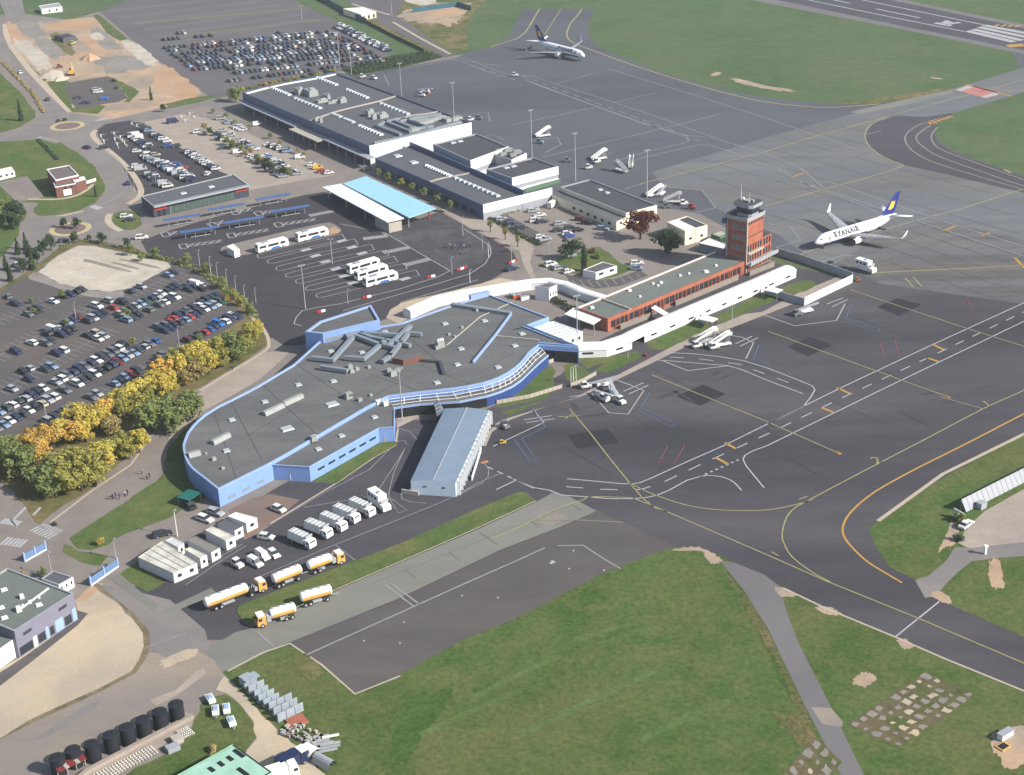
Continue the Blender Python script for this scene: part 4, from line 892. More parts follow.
# --- bus shelters
SHB = mat('blue_shelter_roof', C(84, 116, 176), .4, .05, .4, spec=.4)
for i, (a, c, lab) in enumerate((((163, 220.5), (200, 214.3), 'nearest the left end of the hire building'), ((208, 210), (244, 203.8), 'in front of the middle of the hire building'), ((255.5, 200), (290, 193.8), 'just right of the hire building'),
                                 ((180, 232.5), (219.5, 226.5), 'on the traffic island, the leftmost of its line'), ((224, 223), (264, 216.7), 'on the traffic island, in the middle of its line'), ((271, 211.8), (309, 205.4), 'on the traffic island, nearest the pale station canopy'))):
    a, c = G(a[0], a[1], 2.8), G(c[0], c[1], 2.8); m_ = (a + c) / 2; d = (c - a); rz = math.atan2(d.y, d.x)
    r = empty('bus_shelter', (m_.x, m_.y, 0), 'blue roofed bus shelter ' + lab, 'bus shelter', 'blue bus shelters')
    b = MB(); b.box((m_.x, m_.y, 2.85), (d.length, 2.3, .18), rz, SHB); part('roof', b, r)
    for k in range(4):
        p = a.lerp(c, (k + .5) / 4); b = MB(); b.rod((p.x, p.y, 0), (p.x, p.y, 2.78), .09, m=GREY_METAL); part('post', b, r)
    b = MB(); b.box((m_.x, m_.y, .5), (d.length * .5, .5, .12), rz, GREY_METAL); part('bench', b, r)
# --- pale bus station canopies
CANW = mat('pale_canopy_roof', (0.68, 0.73, 0.75, 1), .35, .03, .6, spec=.5); CANB = mat('sky_tinted_canopy_roof', C(170, 222, 244, .72), .35, .04, .6, spec=.5)  # blue base colour stands in for sky reflected in a pale metal roof
for (lab, q, m_, h) in (('long white canopy roof beside the pedestrian plaza of the bus station', [(322, 187), (341, 183.5), (404, 218), (387, 222)], CANW, 4.6), ('wide canopy roof tinted like reflected sky between white canopy and terminal hall', [(343, 183.5), (366, 176), (436, 208), (409, 217.5)], CANB, 5.0)):
    Q = GP(q, h); c = sum(Q, Vector()) / 4; r = empty('station_canopy', (c.x, c.y, 0), lab, 'canopy', 'bus station canopies')
    slab(r, 'roof', Q, h - .3, h, m_)
    for s in (.06, .35, .64, .94):
        for t in (.12, .88):
            p = Q[0].lerp(Q[3], s).lerp(Q[1].lerp(Q[2], s), t); b = MB(); b.rod((p.x, p.y, 0), (p.x, p.y, h - .3), .2, m=REDP if (s > .9 and t > .5 and h == 5.0) else GREY_METAL); part('column', b, r)
    if h < 5:
        e = [Q[0].lerp(Q[3], s).lerp(Q[1].lerp(Q[2], s), t) for s, t in ((.78, .15), (.78, .9), (.985, .9), (.985, .15))]
        b = MB(); b.prism(e, 0, 3.6, STONE); part('kiosk', b, r)
        e = [Q[0].lerp(Q[3], s).lerp(Q[1].lerp(Q[2], s), t) for s, t in ((.05, .3), (.05, .8), (.72, .8), (.72, .3))]
        b = MB(); b.prism(e, 0, 2.8, GLASS); part('waiting_room', b, r)
p = G(233.5, 250, 0); Q = GP([(226.5, 246.5), (233.5, 243.6), (239.5, 249), (234, 251)], 2.6)
r, P = building('kiosk', 'small white cabin on the left end of the bus stop island', Q, 2.6, WALLW, WALLW, 0.1)
# --- service building near staff car park
Q = GP([(560, 187), (590, 179), (657, 205), (626, 213)], 5.0)
r, P = building('service_building', 'dark roofed service building with cream gable behind the red oak', Q, 5.0, WALLC, ROOFD, .4, WALLG)
Q2 = GP([(552, 194.5), (560, 190.5), (627, 217), (616.5, 221.5)], 3.4)
b = MB(); b.prism(Q2, 0, 3.4, WALLC, ROOF); part('lean_to', b, r)
windows(r, Q2[0], Q2[3], 1.2, 2.2, 6, .4, GLASS, .3, .95)
windows(r, Q[3], Q[2], 2.0, 3.4, 3, .35, GLASS)
for (x, y) in ((600, 190), (607, 193)): roof_boxes(r, [(x, y, 1.8, 1.8, 30)], 4.6, 'skylight', SKYL)
Q = GP([(667, 222), (687, 216), (707.5, 225), (685, 231)], 5.2)
r, P = building('store_building', 'cream box building with half white half dark roof between red oak and tower', Q, 5.2, WALLC, ROOFD, .25, WALLC)
H = [Q[0].lerp(Q[3], .04).lerp(Q[1].lerp(Q[2], .04), t) for t in (.04, .5)] + [Q[0].lerp(Q[3], .96).lerp(Q[1].lerp(Q[2], .96), t) for t in (.5, .04)]
slab(r, 'roof', H, 4.96, 5.24, WALLW); windows(r, Q[3], Q[2], 1.6, 2.4, 2, .25, GLASS)
b = MB(); a, c = Q[3], Q[2]; d, n2 = edge_out(None, a, c); p = a.lerp(c, .45) + n2 * .07; b.box((p.x, p.y, 2.6), (.18, .12, 5.1), math.atan2(d.y, d.x), GREY_METAL); part('drainpipe', b, r)
for lab, q, h, m_ in (('white flat shed roof open at the front left of the tower foot', [(699, 243), (709.5, 238), (726.5, 244.5), (723, 248.5)], 3, WALLW), ('green shed with pale roof tucked behind the tower', [(711, 234), (721, 230), (728, 233), (720, 237)], 3, GREENP)):
    Q = GP(q, h); r, P = building('shed', lab, Q, h, GREENP if m_ is GREENP else WALLG, WALLW if m_ is not GREENP else STONE, .08, m_)
    windows(r, P[0], P[1], .3, 2.2, 3, .7, SHADE)
Q = GP([(582.8, 269.8), (602.6, 261.6), (617, 265.7), (595.8, 272.5)], 2.6)
r, P = building('site_cabin', 'small white cabin with grey ribbed roof on the lawn beside the dark conifer', Q, 2.6, WALLW, ROOF, .1, WALLW)
windows(r, Q[3], Q[2], 1.2, 2.0, 2, .4, GLASS)
# --- old terminal with the tower
Q = GP([(578.7, 308), (715.5, 252), (744.5, 261.6), (607.7, 318.7)], 4.3)
r, P = building('old_terminal', 'long low terminal with grey green roof and orange brick fascia leading to the tower', Q, 4.3, BRICK, ROOFG, .25, BRICK, fas=1.0, fmat=BRICK, cat='terminal')
a, c = Q[3], Q[2]
windows(r, a, c, 1.0, 3.1, 30, .82, GLASS, .02, .97)
slab(r, 'roof_edge', [Q[0] + Vector((-.3, .2, 0)), Q[1] + Vector((0, .2, 0)), Q[1] + Vector((.2, -.35, 0)), Q[0] + Vector((.1, -.35, 0))], 4.3, 4.55, WALLW)
e0, e1 = Q[0].lerp(Q[1], .155), Q[3].lerp(Q[2], .155); b = MB(); b.wall([e0, e1], .5, .5, STONE, z0=4.05); part('roof_ridge', b, r)
for k in range(12):
    s = (k + .6) / 12; d, n2 = edge_out(None, a, c); p = a.lerp(c, s) + n2 * .2; b = MB(); b.box((p.x, p.y, 1.6), (.5, .5, 3.25), 0, BRICK); part('pillar', b, r)
for (x, y, s) in ((592, 308, 1.2), (629.5, 290.8, 1.2), (653, 284, .8), (661, 283, 1), (640, 297, .7), (680, 276, .8), (706, 272, 1.5), (716, 266, .8), (689, 274, .7), (658, 286, .7)):
    roof_boxes(r, [(x, y, s, s, 20)], 4.05, 'roof_vent', WALLW, .5)
Q3 = GP([(564.5, 314), (573.5, 307.5), (602.6, 318), (593, 324.5)], 3.6)
slab(r, 'porch_roof', Q3, 3.4, 3.6, WALLW)
for q in (Q3[0], Q3[3], Q3[0].lerp(Q3[3], .5)): b = MB(); b.rod((q.x + .3, q.y + .2, 0), (q.x + .3, q.y + .2, 3.4), .12, m=GREY_METAL); part('column', b, r)
# tower
TH = 17.3
Tf, Tl, Tr = G(747, 222, TH), G(726.5, 217, TH), G(763.5, 214, TH)
u = (Tr - Tf); v = (Tl - Tf); u.z = v.z = 0
n_ = Vector((-u.y, u.x, 0)).normalized(); v = n_ * max(7.0, abs(v.dot(n_)))
T = [Tf, Tf + u, Tf + u + v, Tf + v]
tw, P = building('control_tower', 'orange brick control tower with a glazed cab and grey gallery above the aprons', T, TH, BRICK, ROOFM, .2, GREY_METAL, cat='control tower')
b = MB(); o_ = inset(T, -0.4); b.prism(o_, TH - .1, TH + .25, GREY_METAL, ROOFM, bottom=True); part('gallery_floor', b, tw)
b = MB(); b.wall([Vector((p.x, p.y, 0)) for p in o_] + [o_[0]], 1.0, .06, GREY_METAL, z0=TH + .25); part('gallery_railing', b, tw)
cc = sum(T, Vector()) / 4 + u.normalized() * .9 - v.normalized() * .5; cc.z = 0
def octo(c, r1, z, rot=0):   # square with cut corners, lined up with the shaft
    out = []
    for k in range(4):
        for s in (-.17, .17):
            t = 6.2832 * (k + .5) / 4 + s + rot; out.append((c.x + math.cos(t) * r1 * 1.18, c.y + math.sin(t) * r1 * 1.18, z))
    return out
ro = math.atan2(u.y, u.x); cr0 = min(u.length, v.length) * .42
b = MB(); b.loft([octo(cc, cr0 * .86, TH + .25, ro), octo(cc, cr0 * .86, TH + 1.3, ro)], GREY_METAL); part('cab_base', b, tw)
b = MB(); b.loft([octo(cc, cr0 * .84, TH + 1.3, ro), octo(cc, cr0 * 1.02, TH + 3.6, ro)], GLASS); part('cab_glass', b, tw)
b = MB(); q_ = octo(cc, cr0 * 1.16, TH + 3.6, ro); b.prism([Vector(p) for p in q_], TH + 3.6, TH + 4.7, WALLG, ROOFD, bottom=True); part('cab_roof', b, tw)
b = MB(); b.box((cc.x, cc.y, TH + 5.0), (2.6, 2.2, .6), ro, UNIT); b.box((cc.x - 1.4, cc.y + 1, TH + 5.2), (.8, .8, 1), ro, WALLW); b.box((cc.x + 1.4, cc.y - .9, TH + 5.1), (.9, .7, .8), ro, UNIT); part('roof_unit', b, tw)
b = MB(); b.rod((cc.x - 2.2, cc.y + .6, TH + 4.7), (cc.x - 2.2, cc.y + .6, TH + 10.2), .11, .05, m=WALLW); part('antenna', b, tw)
b = MB(); b.rod((cc.x + .6, cc.y + 1, TH + 4.7), (cc.x + .6, cc.y + 1, TH + 7.4), .07, .04, m=WALLW); part('antenna', b, tw)
for z in (14.2, 10.9, 7.4, 4.0): windows(tw, T[3], T[0], z, z + 1.5, 4, .62, mat('tower_window', C(150, 156, 164), .25, .15, .8, spec=.5), .3, .95, frame=STONE)
for z in (6.6, 3.2, .3): windows(tw, T[0], T[1], z, z + 2.3, 6, .55, GLASS, .05, .97)
windows(tw, T[0], T[1], 15.9, 16.6, 6, .7, GLASS, .05, .97); windows(tw, T[0], T[1], 11.6, 11.9, 7, .75, GLASS, .05, .95, 'dark_slot')
b = MB(); b.box((Tf.x + .1, Tf.y - .1, TH / 2 - .1), (.45, .45, TH - .2), ro, STONE); part('corner_pier', b, tw)
a, c = T[0], T[1]; d, n2 = edge_out(None, a, c)
slab(tw, 'balcony', [a.lerp(c, .05) + n2 * .02, a.lerp(c, .95) + n2 * .02, a.lerp(c, .95) + n2 * 1.0, a.lerp(c, .05) + n2 * 1.0], 6.0, 6.5, STONE)
slab(tw, 'terrace', [a + n2 * .02 - d * .5, c + d * 6.5 + n2 * .02, c + d * 6.5 + n2 * 2.2, a + n2 * 2.2 - d * .5], 2.75, 3.05, WALLG)
b = MB(); b.wall([a + n2 * 2.1, c + d * 6.5 + n2 * 2.1], .9, .06, WALLG, z0=3.05); part('balcony_rail', b, tw)
W_ = [c + d * .02, c + d * 5.2, c + d * 5.2 - n2 * 5, c + d * .02 - n2 * 5]
b = MB(); b.prism(W_, 0, 9.3, BRICK, ROOFD); part('stair_wing', b, tw)
for z in (6.6, 3.4, .4): windows(tw, W_[0], W_[1], z, z + 2.2, 3, .6, GLASS, .05, .95)
b = MB(); b.rod((T[3].x + .5, T[3].y - .3, .2), (T[3].x + .5, T[3].y - .3, TH - .3), .3, m=GREY_METAL); b.box((T[3].x - .5, T[3].y - .2, TH - 1), (1.2, 1.4, 1.6), ro, NAVY); part('drainpipe', b, tw)
# concrete screens in front of the old terminal
SCR = mat('concrete_screen', C(166, 156, 146), .9, .1, .6)
for lab, q in (('pale concrete screen wall below the right half of the orange terminal', [(676, 306), (738, 280)]), ('pale concrete screen wall below the left half of the orange terminal', [(621, 329.5), (652, 317.5)]), ('pale concrete screen wall at the foot of the tower', [(750, 276), (774, 266.5)])):
    thing_wall('screen_wall', lab, 'wall', q, 1.7, .18, SCR, posts=12, pm=STONE, group='screens before the old terminal')
# --- covered walkway of white vaults
def vault(name, label, line, w, h, hr, back, gaps=(), win=3.0, wins=True, group='white covered walkways'):
    P_ = GP(line); root = empty(name, P_[len(P_) // 2], label, 'walkway', group)
    n = len(P_); off = []
    for j in range(n):
        d = Vector((0, 0, 0))
        if j > 0: d += (P_[j] - P_[j - 1]).normalized()
        if j < n - 1: d += (P_[j + 1] - P_[j]).normalized()
        d.normalize(); off.append(Vector((-d.y, d.x, 0)) * back)
    rings = []
    for p, o in zip(P_, off):
        ring = []
        for k in range(11):
            t = k / 10; a = math.pi * t
            q = p + o * (w * (.5 - .5 * math.cos(a)) * 1.06 - .03 * w); ring.append((q.x, q.y, h + (hr - h) * math.sin(a)))
        rings.append(ring)
    b = MB(); b.loft(rings, WVAULT, closed=False); part('vault_roof', b, root)
    for side in (0, 1):
        b = MB()
        for j in range(n - 1):
            if side == 0 and j in gaps: continue
            a, c = P_[j] + off[j] * (w * side), P_[j + 1] + off[j + 1] * (w * side)
            b.face([(a.x, a.y, 0), (c.x, c.y, 0), (c.x, c.y, h), (a.x, a.y, h)], WALLW)
        part('side_wall', b, root)
    b = MB()
    for e in (0, n - 1):
        r_ = rings[e]; p, o = P_[e], off[e]
        b.poly([(r_[0][0], r_[0][1], .0)] + r_ + [(r_[-1][0], r_[-1][1], .0)] if False else r_, WALLW); b.face([(p.x, p.y, 0), (p.x + o.x * w, p.y + o.y * w, 0), (p.x + o.x * w, p.y + o.y * w, h), (p.x, p.y, h)], WALLW)
    part('end_wall', b, root)
    if wins:
        for j in range(n - 1):
            if j in gaps: continue
            L_ = (P_[j + 1] - P_[j]).length; k = max(1, int(L_ / win))
            a, c = (P_[j], P_[j + 1]) if back > 0 else (P_[j + 1], P_[j])
            windows(root, a, c, 1.1, 1.7, k, .28, GLASS)
    return root
WVAULT = mat('white_vault_roof', (0.70, 0.69, 0.66, 1), .55, .06, .3)
vault('covered_walkway', 'long straight white vaulted walkway between the lawns and the orange brick terminal', [(569, 358.5), (607, 357), (632, 349), (644.5, 342.6), (700, 318.5), (763, 292), (796, 277.4)], 5.2, 2.3, 3.4, 1, gaps=(2,), win=6.5)
vault('covered_walkway', 'curved white vaulted walkway from the blue terminal round the rear court', [(411, 319), (438, 307), (466, 300.5), (490, 297), (512, 293), (532, 290), (548, 289), (562, 292), (578, 299), (600, 306)], 3.2, 2.2, 3.0, 1, win=9, wins=False)
for lab, q in (('short white link canopy joining walkway and orange terminal', [(651, 308), (655, 305), (672, 315), (668, 318)]), ('white porch canopy over the middle gate of the long walkway', [(698, 319), (703, 314), (718, 318.5), (712, 322)]), ('white porch canopy over the right gate of the long walkway', [(764, 290), (770, 286), (783, 289.5), (777, 293)])):
    Q = GP(q, 2.6); c = sum(Q, Vector()) / 4; r = empty('porch', (c.x, c.y, 0), lab, 'canopy', 'walkway porches'); slab(r, 'roof', Q, 2.4, 2.6, WALLW)
    for p in Q: b = MB(); b.rod((p.x, p.y, 0), (p.x, p.y, 2.4), .08, m=GREY_METAL); part('post', b, r)
Q = GP([(535, 286), (544, 283), (557, 284.5), (549, 288)], 4.6)
r, P = building('lift_block', 'pale grey block with small windows astride the curved walkway', Q, 4.6, WALLW, ROOF, .2, WALLG); windows(r, P[0], P[1], 1.8, 2.6, 3, .4, GLASS)
# --- blue terminal
BT = 5.0
out = [(218, 489), (210.5, 483.2), (203.4, 477.4), (196.8, 472.6), (191.8, 468.4), (187.4, 462.8), (184.7, 456.8), (182.9, 449), (182.7, 444), (184.7, 438), (187.2, 432), (191.8, 425.8), (197.5, 419.8), (204.7, 413.9), (217.6, 405.8), (230.5, 399.6), (256, 386.5), (293.5, 364), (318.5, 341.5), (345, 335), (380, 326), (401, 322.7), (451, 305), (488.5, 294), (549, 317), (524.5, 326), (578.7, 347.4), (538.7, 344.8),
       (534, 348.2), (529.5, 352), (523, 360.5), (516, 367), (509, 372), (500, 377), (492.5, 380), (483.5, 382.7), (468, 386), (451.7, 388.4), (420, 392), (388, 396), (367, 407), (290, 452), (268.5, 464)]
O = GP(out, BT)
r, P = building('terminal', 'sky blue terminal with a rounded end and a broad grey roof full of ducts', O, BT, BLUE, ROOF, .45, BLUEP, fas=.35, fmat=BLUEP, cat='terminal', thick=.5)
bt = r
# lower wing
Wg = GP([(269, 465), (309.4, 467.4), (378.4, 428.7), (394, 427.4), (394.5, 410), (388, 398)], 4.1) + [G(375, 399, 4.1), G(292, 447, 4.1)]
b = MB(); Wc = ccw(Wg)
b.prism(Wg, 0, 4.1, BLUE, ROOF); part('wing', b, r)
# parapet strips on the two outer edges
b = MB(); b.wall([Wg[0], Wg[1], Wg[2], Wg[3], Wg[4]], .25, .3, BLUEP, z0=4.1); part('wing_parapet', b, r)
windows(r, Wg[1], Wg[2], 1.9, 2.5, 6, .62, GLASS, .08, .98); windows(r, Wg[0], Wg[1], .05, 1.9, 1, .1, WALLW, .4, .6, 'door'); windows(r, Wg[2], Wg[3], .05, 1.8, 1, .3, WALLG, .1, .6, 'door')
windows(r, O[0], O[-1], 1.0, 1.7, 3, .5, mat('pale_louvre', C(150, 160, 172), .6, .1, .8), .1, .95, 'louvre')
a_, c_ = G(538.7, 344.8, BT), G(578.7, 347.4, BT); windows(r, a_, c_, .1, 3.5, 7, .96, SHADE, .02, .98, 'prow_shade_panel')  # black panels stand in for the open shade under the prow roof
# gallery under the curved apron front
gal_o = GP([(388, 408.5), (420, 404), (459.7, 401.5), (486.7, 396), (500, 391.8), (512, 386.5), (522, 379.5), (531, 370.6), (539.5, 362.5), (548.6, 354.8)], 3.2)
gal_i = GP([(388, 396), (420, 392), (451.7, 388.4), (483.5, 382.7), (500, 377), (509, 372), (516, 367), (523, 360.5), (529.5, 352), (538.7, 344.8)], BT)
gl = [p - (q - p).normalized() * .0 for p, q in zip(gal_i, gal_o)]
bp = MB(); bw = MB(); br = MB()
for j in range(len(gal_o) - 1):
    a, c, e, f = gl[j], gl[j + 1], gal_o[j + 1], gal_o[j]
    bp.face([(f.x, f.y, 3.2), (e.x, e.y, 3.2), (c.x, c.y, 3.2), (a.x, a.y, 3.2)], ROOF)
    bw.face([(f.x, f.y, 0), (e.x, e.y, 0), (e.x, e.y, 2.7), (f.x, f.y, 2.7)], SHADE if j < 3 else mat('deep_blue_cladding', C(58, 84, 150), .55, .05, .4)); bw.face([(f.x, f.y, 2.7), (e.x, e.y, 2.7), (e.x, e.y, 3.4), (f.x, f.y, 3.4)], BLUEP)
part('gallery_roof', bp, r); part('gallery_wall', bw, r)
for j in range(1, len(gal_o)):
    for s in (0, .5):
        a, f = gl[j].lerp(gl[j - 1], s), gal_o[j].lerp(gal_o[j - 1], s); a = Vector((a.x, a.y, 4.4)).lerp(Vector((f.x, f.y, 4.4)), .12); f = Vector((f.x, f.y, 3.25)).lerp(Vector((a.x, a.y, 3.25)), .35)
        b = MB(); b.rod(a, f, .09, n=5, m=WALLW); part('sunshade_rib', b, r)
for t, z in ((.15, 4.3), (.38, 3.85), (.62, 3.4)):
    b = MB(); pts = [gl[j].lerp(gal_o[j], t) for j in range(len(gal_o))]
    for j in range(len(pts) - 1): b.rod((pts[j].x, pts[j].y, z), (pts[j + 1].x, pts[j + 1].y, z), .08, n=5, m=WALLW)
    part('sunshade_rail', b, r)
# raised block
Bk = GP([(305, 331.6), (319.5, 321), (371, 304.5), (380, 320), (375, 316.5), (322.7, 333.6)], 7.6); Bk = [Bk[0], Bk[1], Bk[2], Bk[3], Bk[5]]
b = MB(); c_ = ccw(Bk)
for j in range(5): a, d_ = c_[j], c_[(j + 1) % 5]; b.face([(a.x, a.y, 0), (d_.x, d_.y, 0), (d_.x, d_.y, 7.6), (a.x, a.y, 7.6)], BLUE)
I = inset(Bk, .7); b.poly([(p.x, p.y, 7.1) for p in I], ROOF)
for j in range(5):
    k = (j + 1) % 5; b.face([c_[j] + Vector((0, 0, 0)), c_[k], I[k] + Vector((0, 0, 7.6)), I[j] + Vector((0, 0, 7.6))], BLUEP); b.face([I[j] + Vector((0, 0, 7.6)), I[k] + Vector((0, 0, 7.6)), I[k] + Vector((0, 0, 7.1)), I[j] + Vector((0, 0, 7.1))], BLUEP)
part('raised_block', b, r)
# raised roof ledge and seams
def ledge(pts, z, h, w, m, nm='roof_ledge'):
    b = MB(); b.wall(GP(pts, z), h, w, m, z0=z); part(nm, b, bt)
ZR = BT - .45
ledge([(451.6, 306), (511, 315)], ZR, 1.0, 1.6, DUCT); ledge([(511, 315), (495.5, 336), (473, 363.5)], ZR, .7, .5, BLUEP); ledge([(495.5, 336.5), (539, 340.5)], ZR, .35, .4, STONE, 'roof_seam')
ledge([(446, 346), (480, 317), (512, 302.5)], ZR, .2, .3, STONE, 'roof_seam'); ledge([(473, 363.5), (448, 373)], ZR, .12, .3, ROOF, 'roof_seam'); ledge([(524.5, 326.5), (575, 347)], ZR, .6, .6, NAVY); ledge([(422, 361.5), (440, 363), (444, 375)], ZR, .7, 1.0, ROOFD)
ledge([(470, 300), (489, 295.5)], ZR, 1.6, 1.5, BLUEP); ledge([(538.7, 344.8), (578, 348)], ZR, .8, .5, BLUE)
for pts in ([(313.7, 358), (332.4, 360), (353, 336.8)], [(346.6, 357.4), (363.4, 358.7), (385.3, 340.6)], [(357, 332), (371, 337.4), (402, 343), (409, 345)], [(355.6, 335.5), (375, 343), (394, 347.5)], [(388, 345.8), (409.8, 326.5)], [(390.5, 356), (400, 344), (408.5, 333), (420, 334)], [(362, 333), (397, 335)], [(383, 361), (391, 355.5)], [(322, 367), (346, 370.5)], [(326, 339), (344, 335)], [(340, 329), (352, 329)]):
    duct(bt, pts, ZR + .9, .78)
p_ = GP([(341, 331), (352, 327), (358, 332), (347, 336)], ZR + 1.5); b = MB(); b.prism(p_, ZR, ZR + 1.5, DUCT); part('duct_box', b, bt)
p_ = GP([(392, 358), (408, 354), (421, 351.5), (423, 355), (403, 360)], ZR + 1.7); b = MB(); b.prism(p_, ZR, ZR + 1.7, REDB, ROOF); part('brick_plant_room', b, bt)
for (x, y) in ((265, 402), (232, 420), (298.5, 385), (333.5, 381.5), (331, 351.5), (362, 352.7), (406, 345.7), (385, 332), (445, 324), (484.5, 321), (461, 349), (457.4, 364.8), (498, 367.4), (522, 334), (514.8, 346), (437, 383), (226.6, 451)):
    roof_boxes(bt, [(x, y, 1.75, 1.75, 25)], ZR, 'skylight', SKYL, .35)
for (x, y) in ((287, 429), (332, 404.5)): roof_boxes(bt, [(x, y, 3.4, 2.6, 30)], ZR, 'skylight', SKYL, .35)
for (x, y) in ((341.6, 436), (318.4, 449.4), (374.5, 417.4)): roof_boxes(bt, [(x, y, 1.6, 1.6, 30)], 4.1, 'skylight', SKYL, .35)
for a, c in (((264, 415.5), (283, 406.5)), ((283.5, 405.5), (302, 397)), ((212.4, 444.5), (229, 436)), ((188.5, 457), (200, 453.8))):
    a, c = G(a[0], a[1], ZR), G(c[0], c[1], ZR); m_ = (a + c) / 2; d = c - a; b = MB(); b.box((m_.x, m_.y, ZR + .55), (d.length, 1.9, 1.1), math.atan2(d.y, d.x), UNIT, top=.55, topx=1); part('roof_light', b, bt)
for (x, y, s) in ((214, 460, .9), (206, 454, .5), (223, 469, .7), (349, 398, 1.8), (360, 401, 1), (371, 396, .7), (350, 368, 1.2), (357, 370, 1), (352, 372.5, 1.1), (369, 368, .8), (440, 347, 2.0), (437, 349, 1), (389, 372, 1.2), (393, 375.5, 1.6), (398, 371, 1), (449, 335, .7), (462, 328, .7), (455, 337, .6), (477, 311, .9), (314, 440.5, 1.4)):
    roof_boxes(bt, [(x, y, s * 1.2, s, 30)], ZR, 'roof_vent', UNIT, s * .9)
b = MB()
for k in range(3): p = G(439 + k * 2.2, 347 - k * .6, ZR); b.rod((p.x, p.y, ZR), (p.x - .2, p.y, ZR + 2.4), .32, m=WALLW)
part('flue', b, bt)
for (x, y) in ((386, 405), (379, 404), (314, 440)): p = G(x, y, 4.1); b = MB(); b.box((p.x, p.y, 4.7), (1.6, 1.2, 1.2), R(30), WALLW); part('air_unit', b, bt)
for pts in ([(231, 402), (262, 460)], [(262, 384), (318, 436)], [(296, 364), (362, 408)], [(330, 345), (415, 390)], [(372, 375), (420, 391)], [(214, 412), (236, 478)], [(400, 330), (440, 363)], [(420, 365), (470, 384)], [(300, 405), (240, 440)], [(420, 372), (330, 418)], [(505, 345), (535, 347)], [(480, 372), (515, 352)]):
    ledge(pts, ZR, .03, .16, ROOFD, 'roof_seam')
# white annex at the prow
Q = GP([(531, 326.5), (553.5, 321), (582.6, 331.3), (562.6, 339)], 3.4)
r, P = building('annex', 'low white annex with a ribbed flat roof behind the blue prow', Q, 3.4, WALLW, mat('white_ribbed_roof', (.62, .64, .66, 1), .6, .05, .5), .12, WALLW)
for k in range(1, 6): a, c = Q[0].lerp(Q[3], k / 6), Q[1].lerp(Q[2], k / 6); a, c = a.lerp(c, .03), c.lerp(a, .03); b = MB(); b.wall([a, c], .18, .15, GREY_METAL, z0=3.28); part('roof_rib', b, r)
windows(r, Q[3], Q[2], 1.2, 2.2, 3, .3, GLASS); windows(r, Q[3], Q[2], .05, 2.0, 1, .2, SHADE, 0, .4, 'door')
# --- pale hangar-like boarding hall
Q = GP([(410.6, 480.8), (444.6, 408.6), (489.3, 409.9), (455.2, 483.6)], 3.7)
ICE = mat('pale_blue_sheet', C(200, 218, 240, .75), .5, .04, .5)
r, P = building('boarding_hall', 'pale blue metal boarding hall with a two slope roof beside the parked catering trucks', Q, 3.7, ICE, ICE, 0, cat='hall')
for o in list(r.children):
    if o.name.startswith('roof'): bpy.data.objects.remove(o)
RF = mat('pale_blue_sheet_roof', C(142, 162, 184), .55, .05, .3, [(C(134, 154, 176), .1, .5)], spec=.25)
m0, m1 = (Q[0] + Q[3]) / 2, (Q[1] + Q[2]) / 2; m0.z = m1.z = 4.25
b = MB(); e = [Vector((q.x, q.y, 3.7)) for q in Q]
b.face([e[0], m0, m1, e[1]][::-1], RF); part('roof', b, r); b = MB(); b.face([m0, e[3], e[2], m1][::-1], RF); part('roof', b, r)
b = MB(); b.face([e[0], e[3], m0], ICE); b.face([e[2], e[1], m1], ICE); part('gable', b, r)
b = MB(); b.rod(m0, m1, .12, n=6, m=GREY_METAL); part('roof_seam', b, r)
windows(r, Q[0], Q[3], 2.2, 2.5, 2, .18, GLASS, .1, .95, 'dark_slot')
d, n2 = edge_out(None, Q[3], Q[2])
for k in range(17): p = Q[3].lerp(Q[2], (k + .5) / 17) + n2 * .5; b = MB(); b.box((p.x, p.y, 1.9), (.22, 1.0, 3.9 + .35 * (k % 2)), math.atan2(d.y, d.x), WALLW); part('fin', b, r)
d2, n3 = edge_out(None, Q[1], Q[0])
slab(r, 'side_skirt', [Q[1] + n3 * .05, Q[0] + n3 * .05, Q[0] + n3 * .5, Q[1] + n3 * .5], 0, 1.4, DUCT)
Jb = GP([(434, 404), (440, 403), (445, 411), (437, 416)], 3.3); b = MB(); b.prism(Jb, 0, 3.3, GLASS, DUCT); part('link_bridge', b, r)
for k in range(4): p = Jb[0].lerp(Jb[3], k / 3.5); b = MB(); b.rod((p.x, p.y, 3.3), (p.x + 1.5, p.y - .5, 4.3), .15, m=DUCT); part('bridge_frame', b, r)
# fences beside it
thing_wall('fence', 'white barred fence round the outdoor ramp right of the boarding hall', 'fence', [(472, 481), (481, 452)], 1.3, .1, WALLW, posts=10)
thing_wall('fence', 'white planter wall at the near left corner of the boarding hall', 'wall', [(402, 493), (419, 495.5)], 1.1, .5, STONE)
FEN = mat('pale_timber', C(206, 196, 178), .85, .08, .6)
for lab, q in (('pale slatted fence along the footway below the curved terminal front', [(497, 404), (530, 398), (562, 388)]), ('pale slatted fence curving up to the walkway gate', [(500, 398), (515, 391), (530, 378), (541, 366), (556, 361)]), ('pale slatted fence beside the gate where ground vehicles stand', [(571, 387), (585, 381), (596, 375)]), ('low pale fence behind the boarding hall', [(454, 405), (478, 403)])):
    thing_wall('fence', lab, 'fence', q, 1.1, .12, FEN, posts=14, pm=STONE, group='pale fences by the terminal')
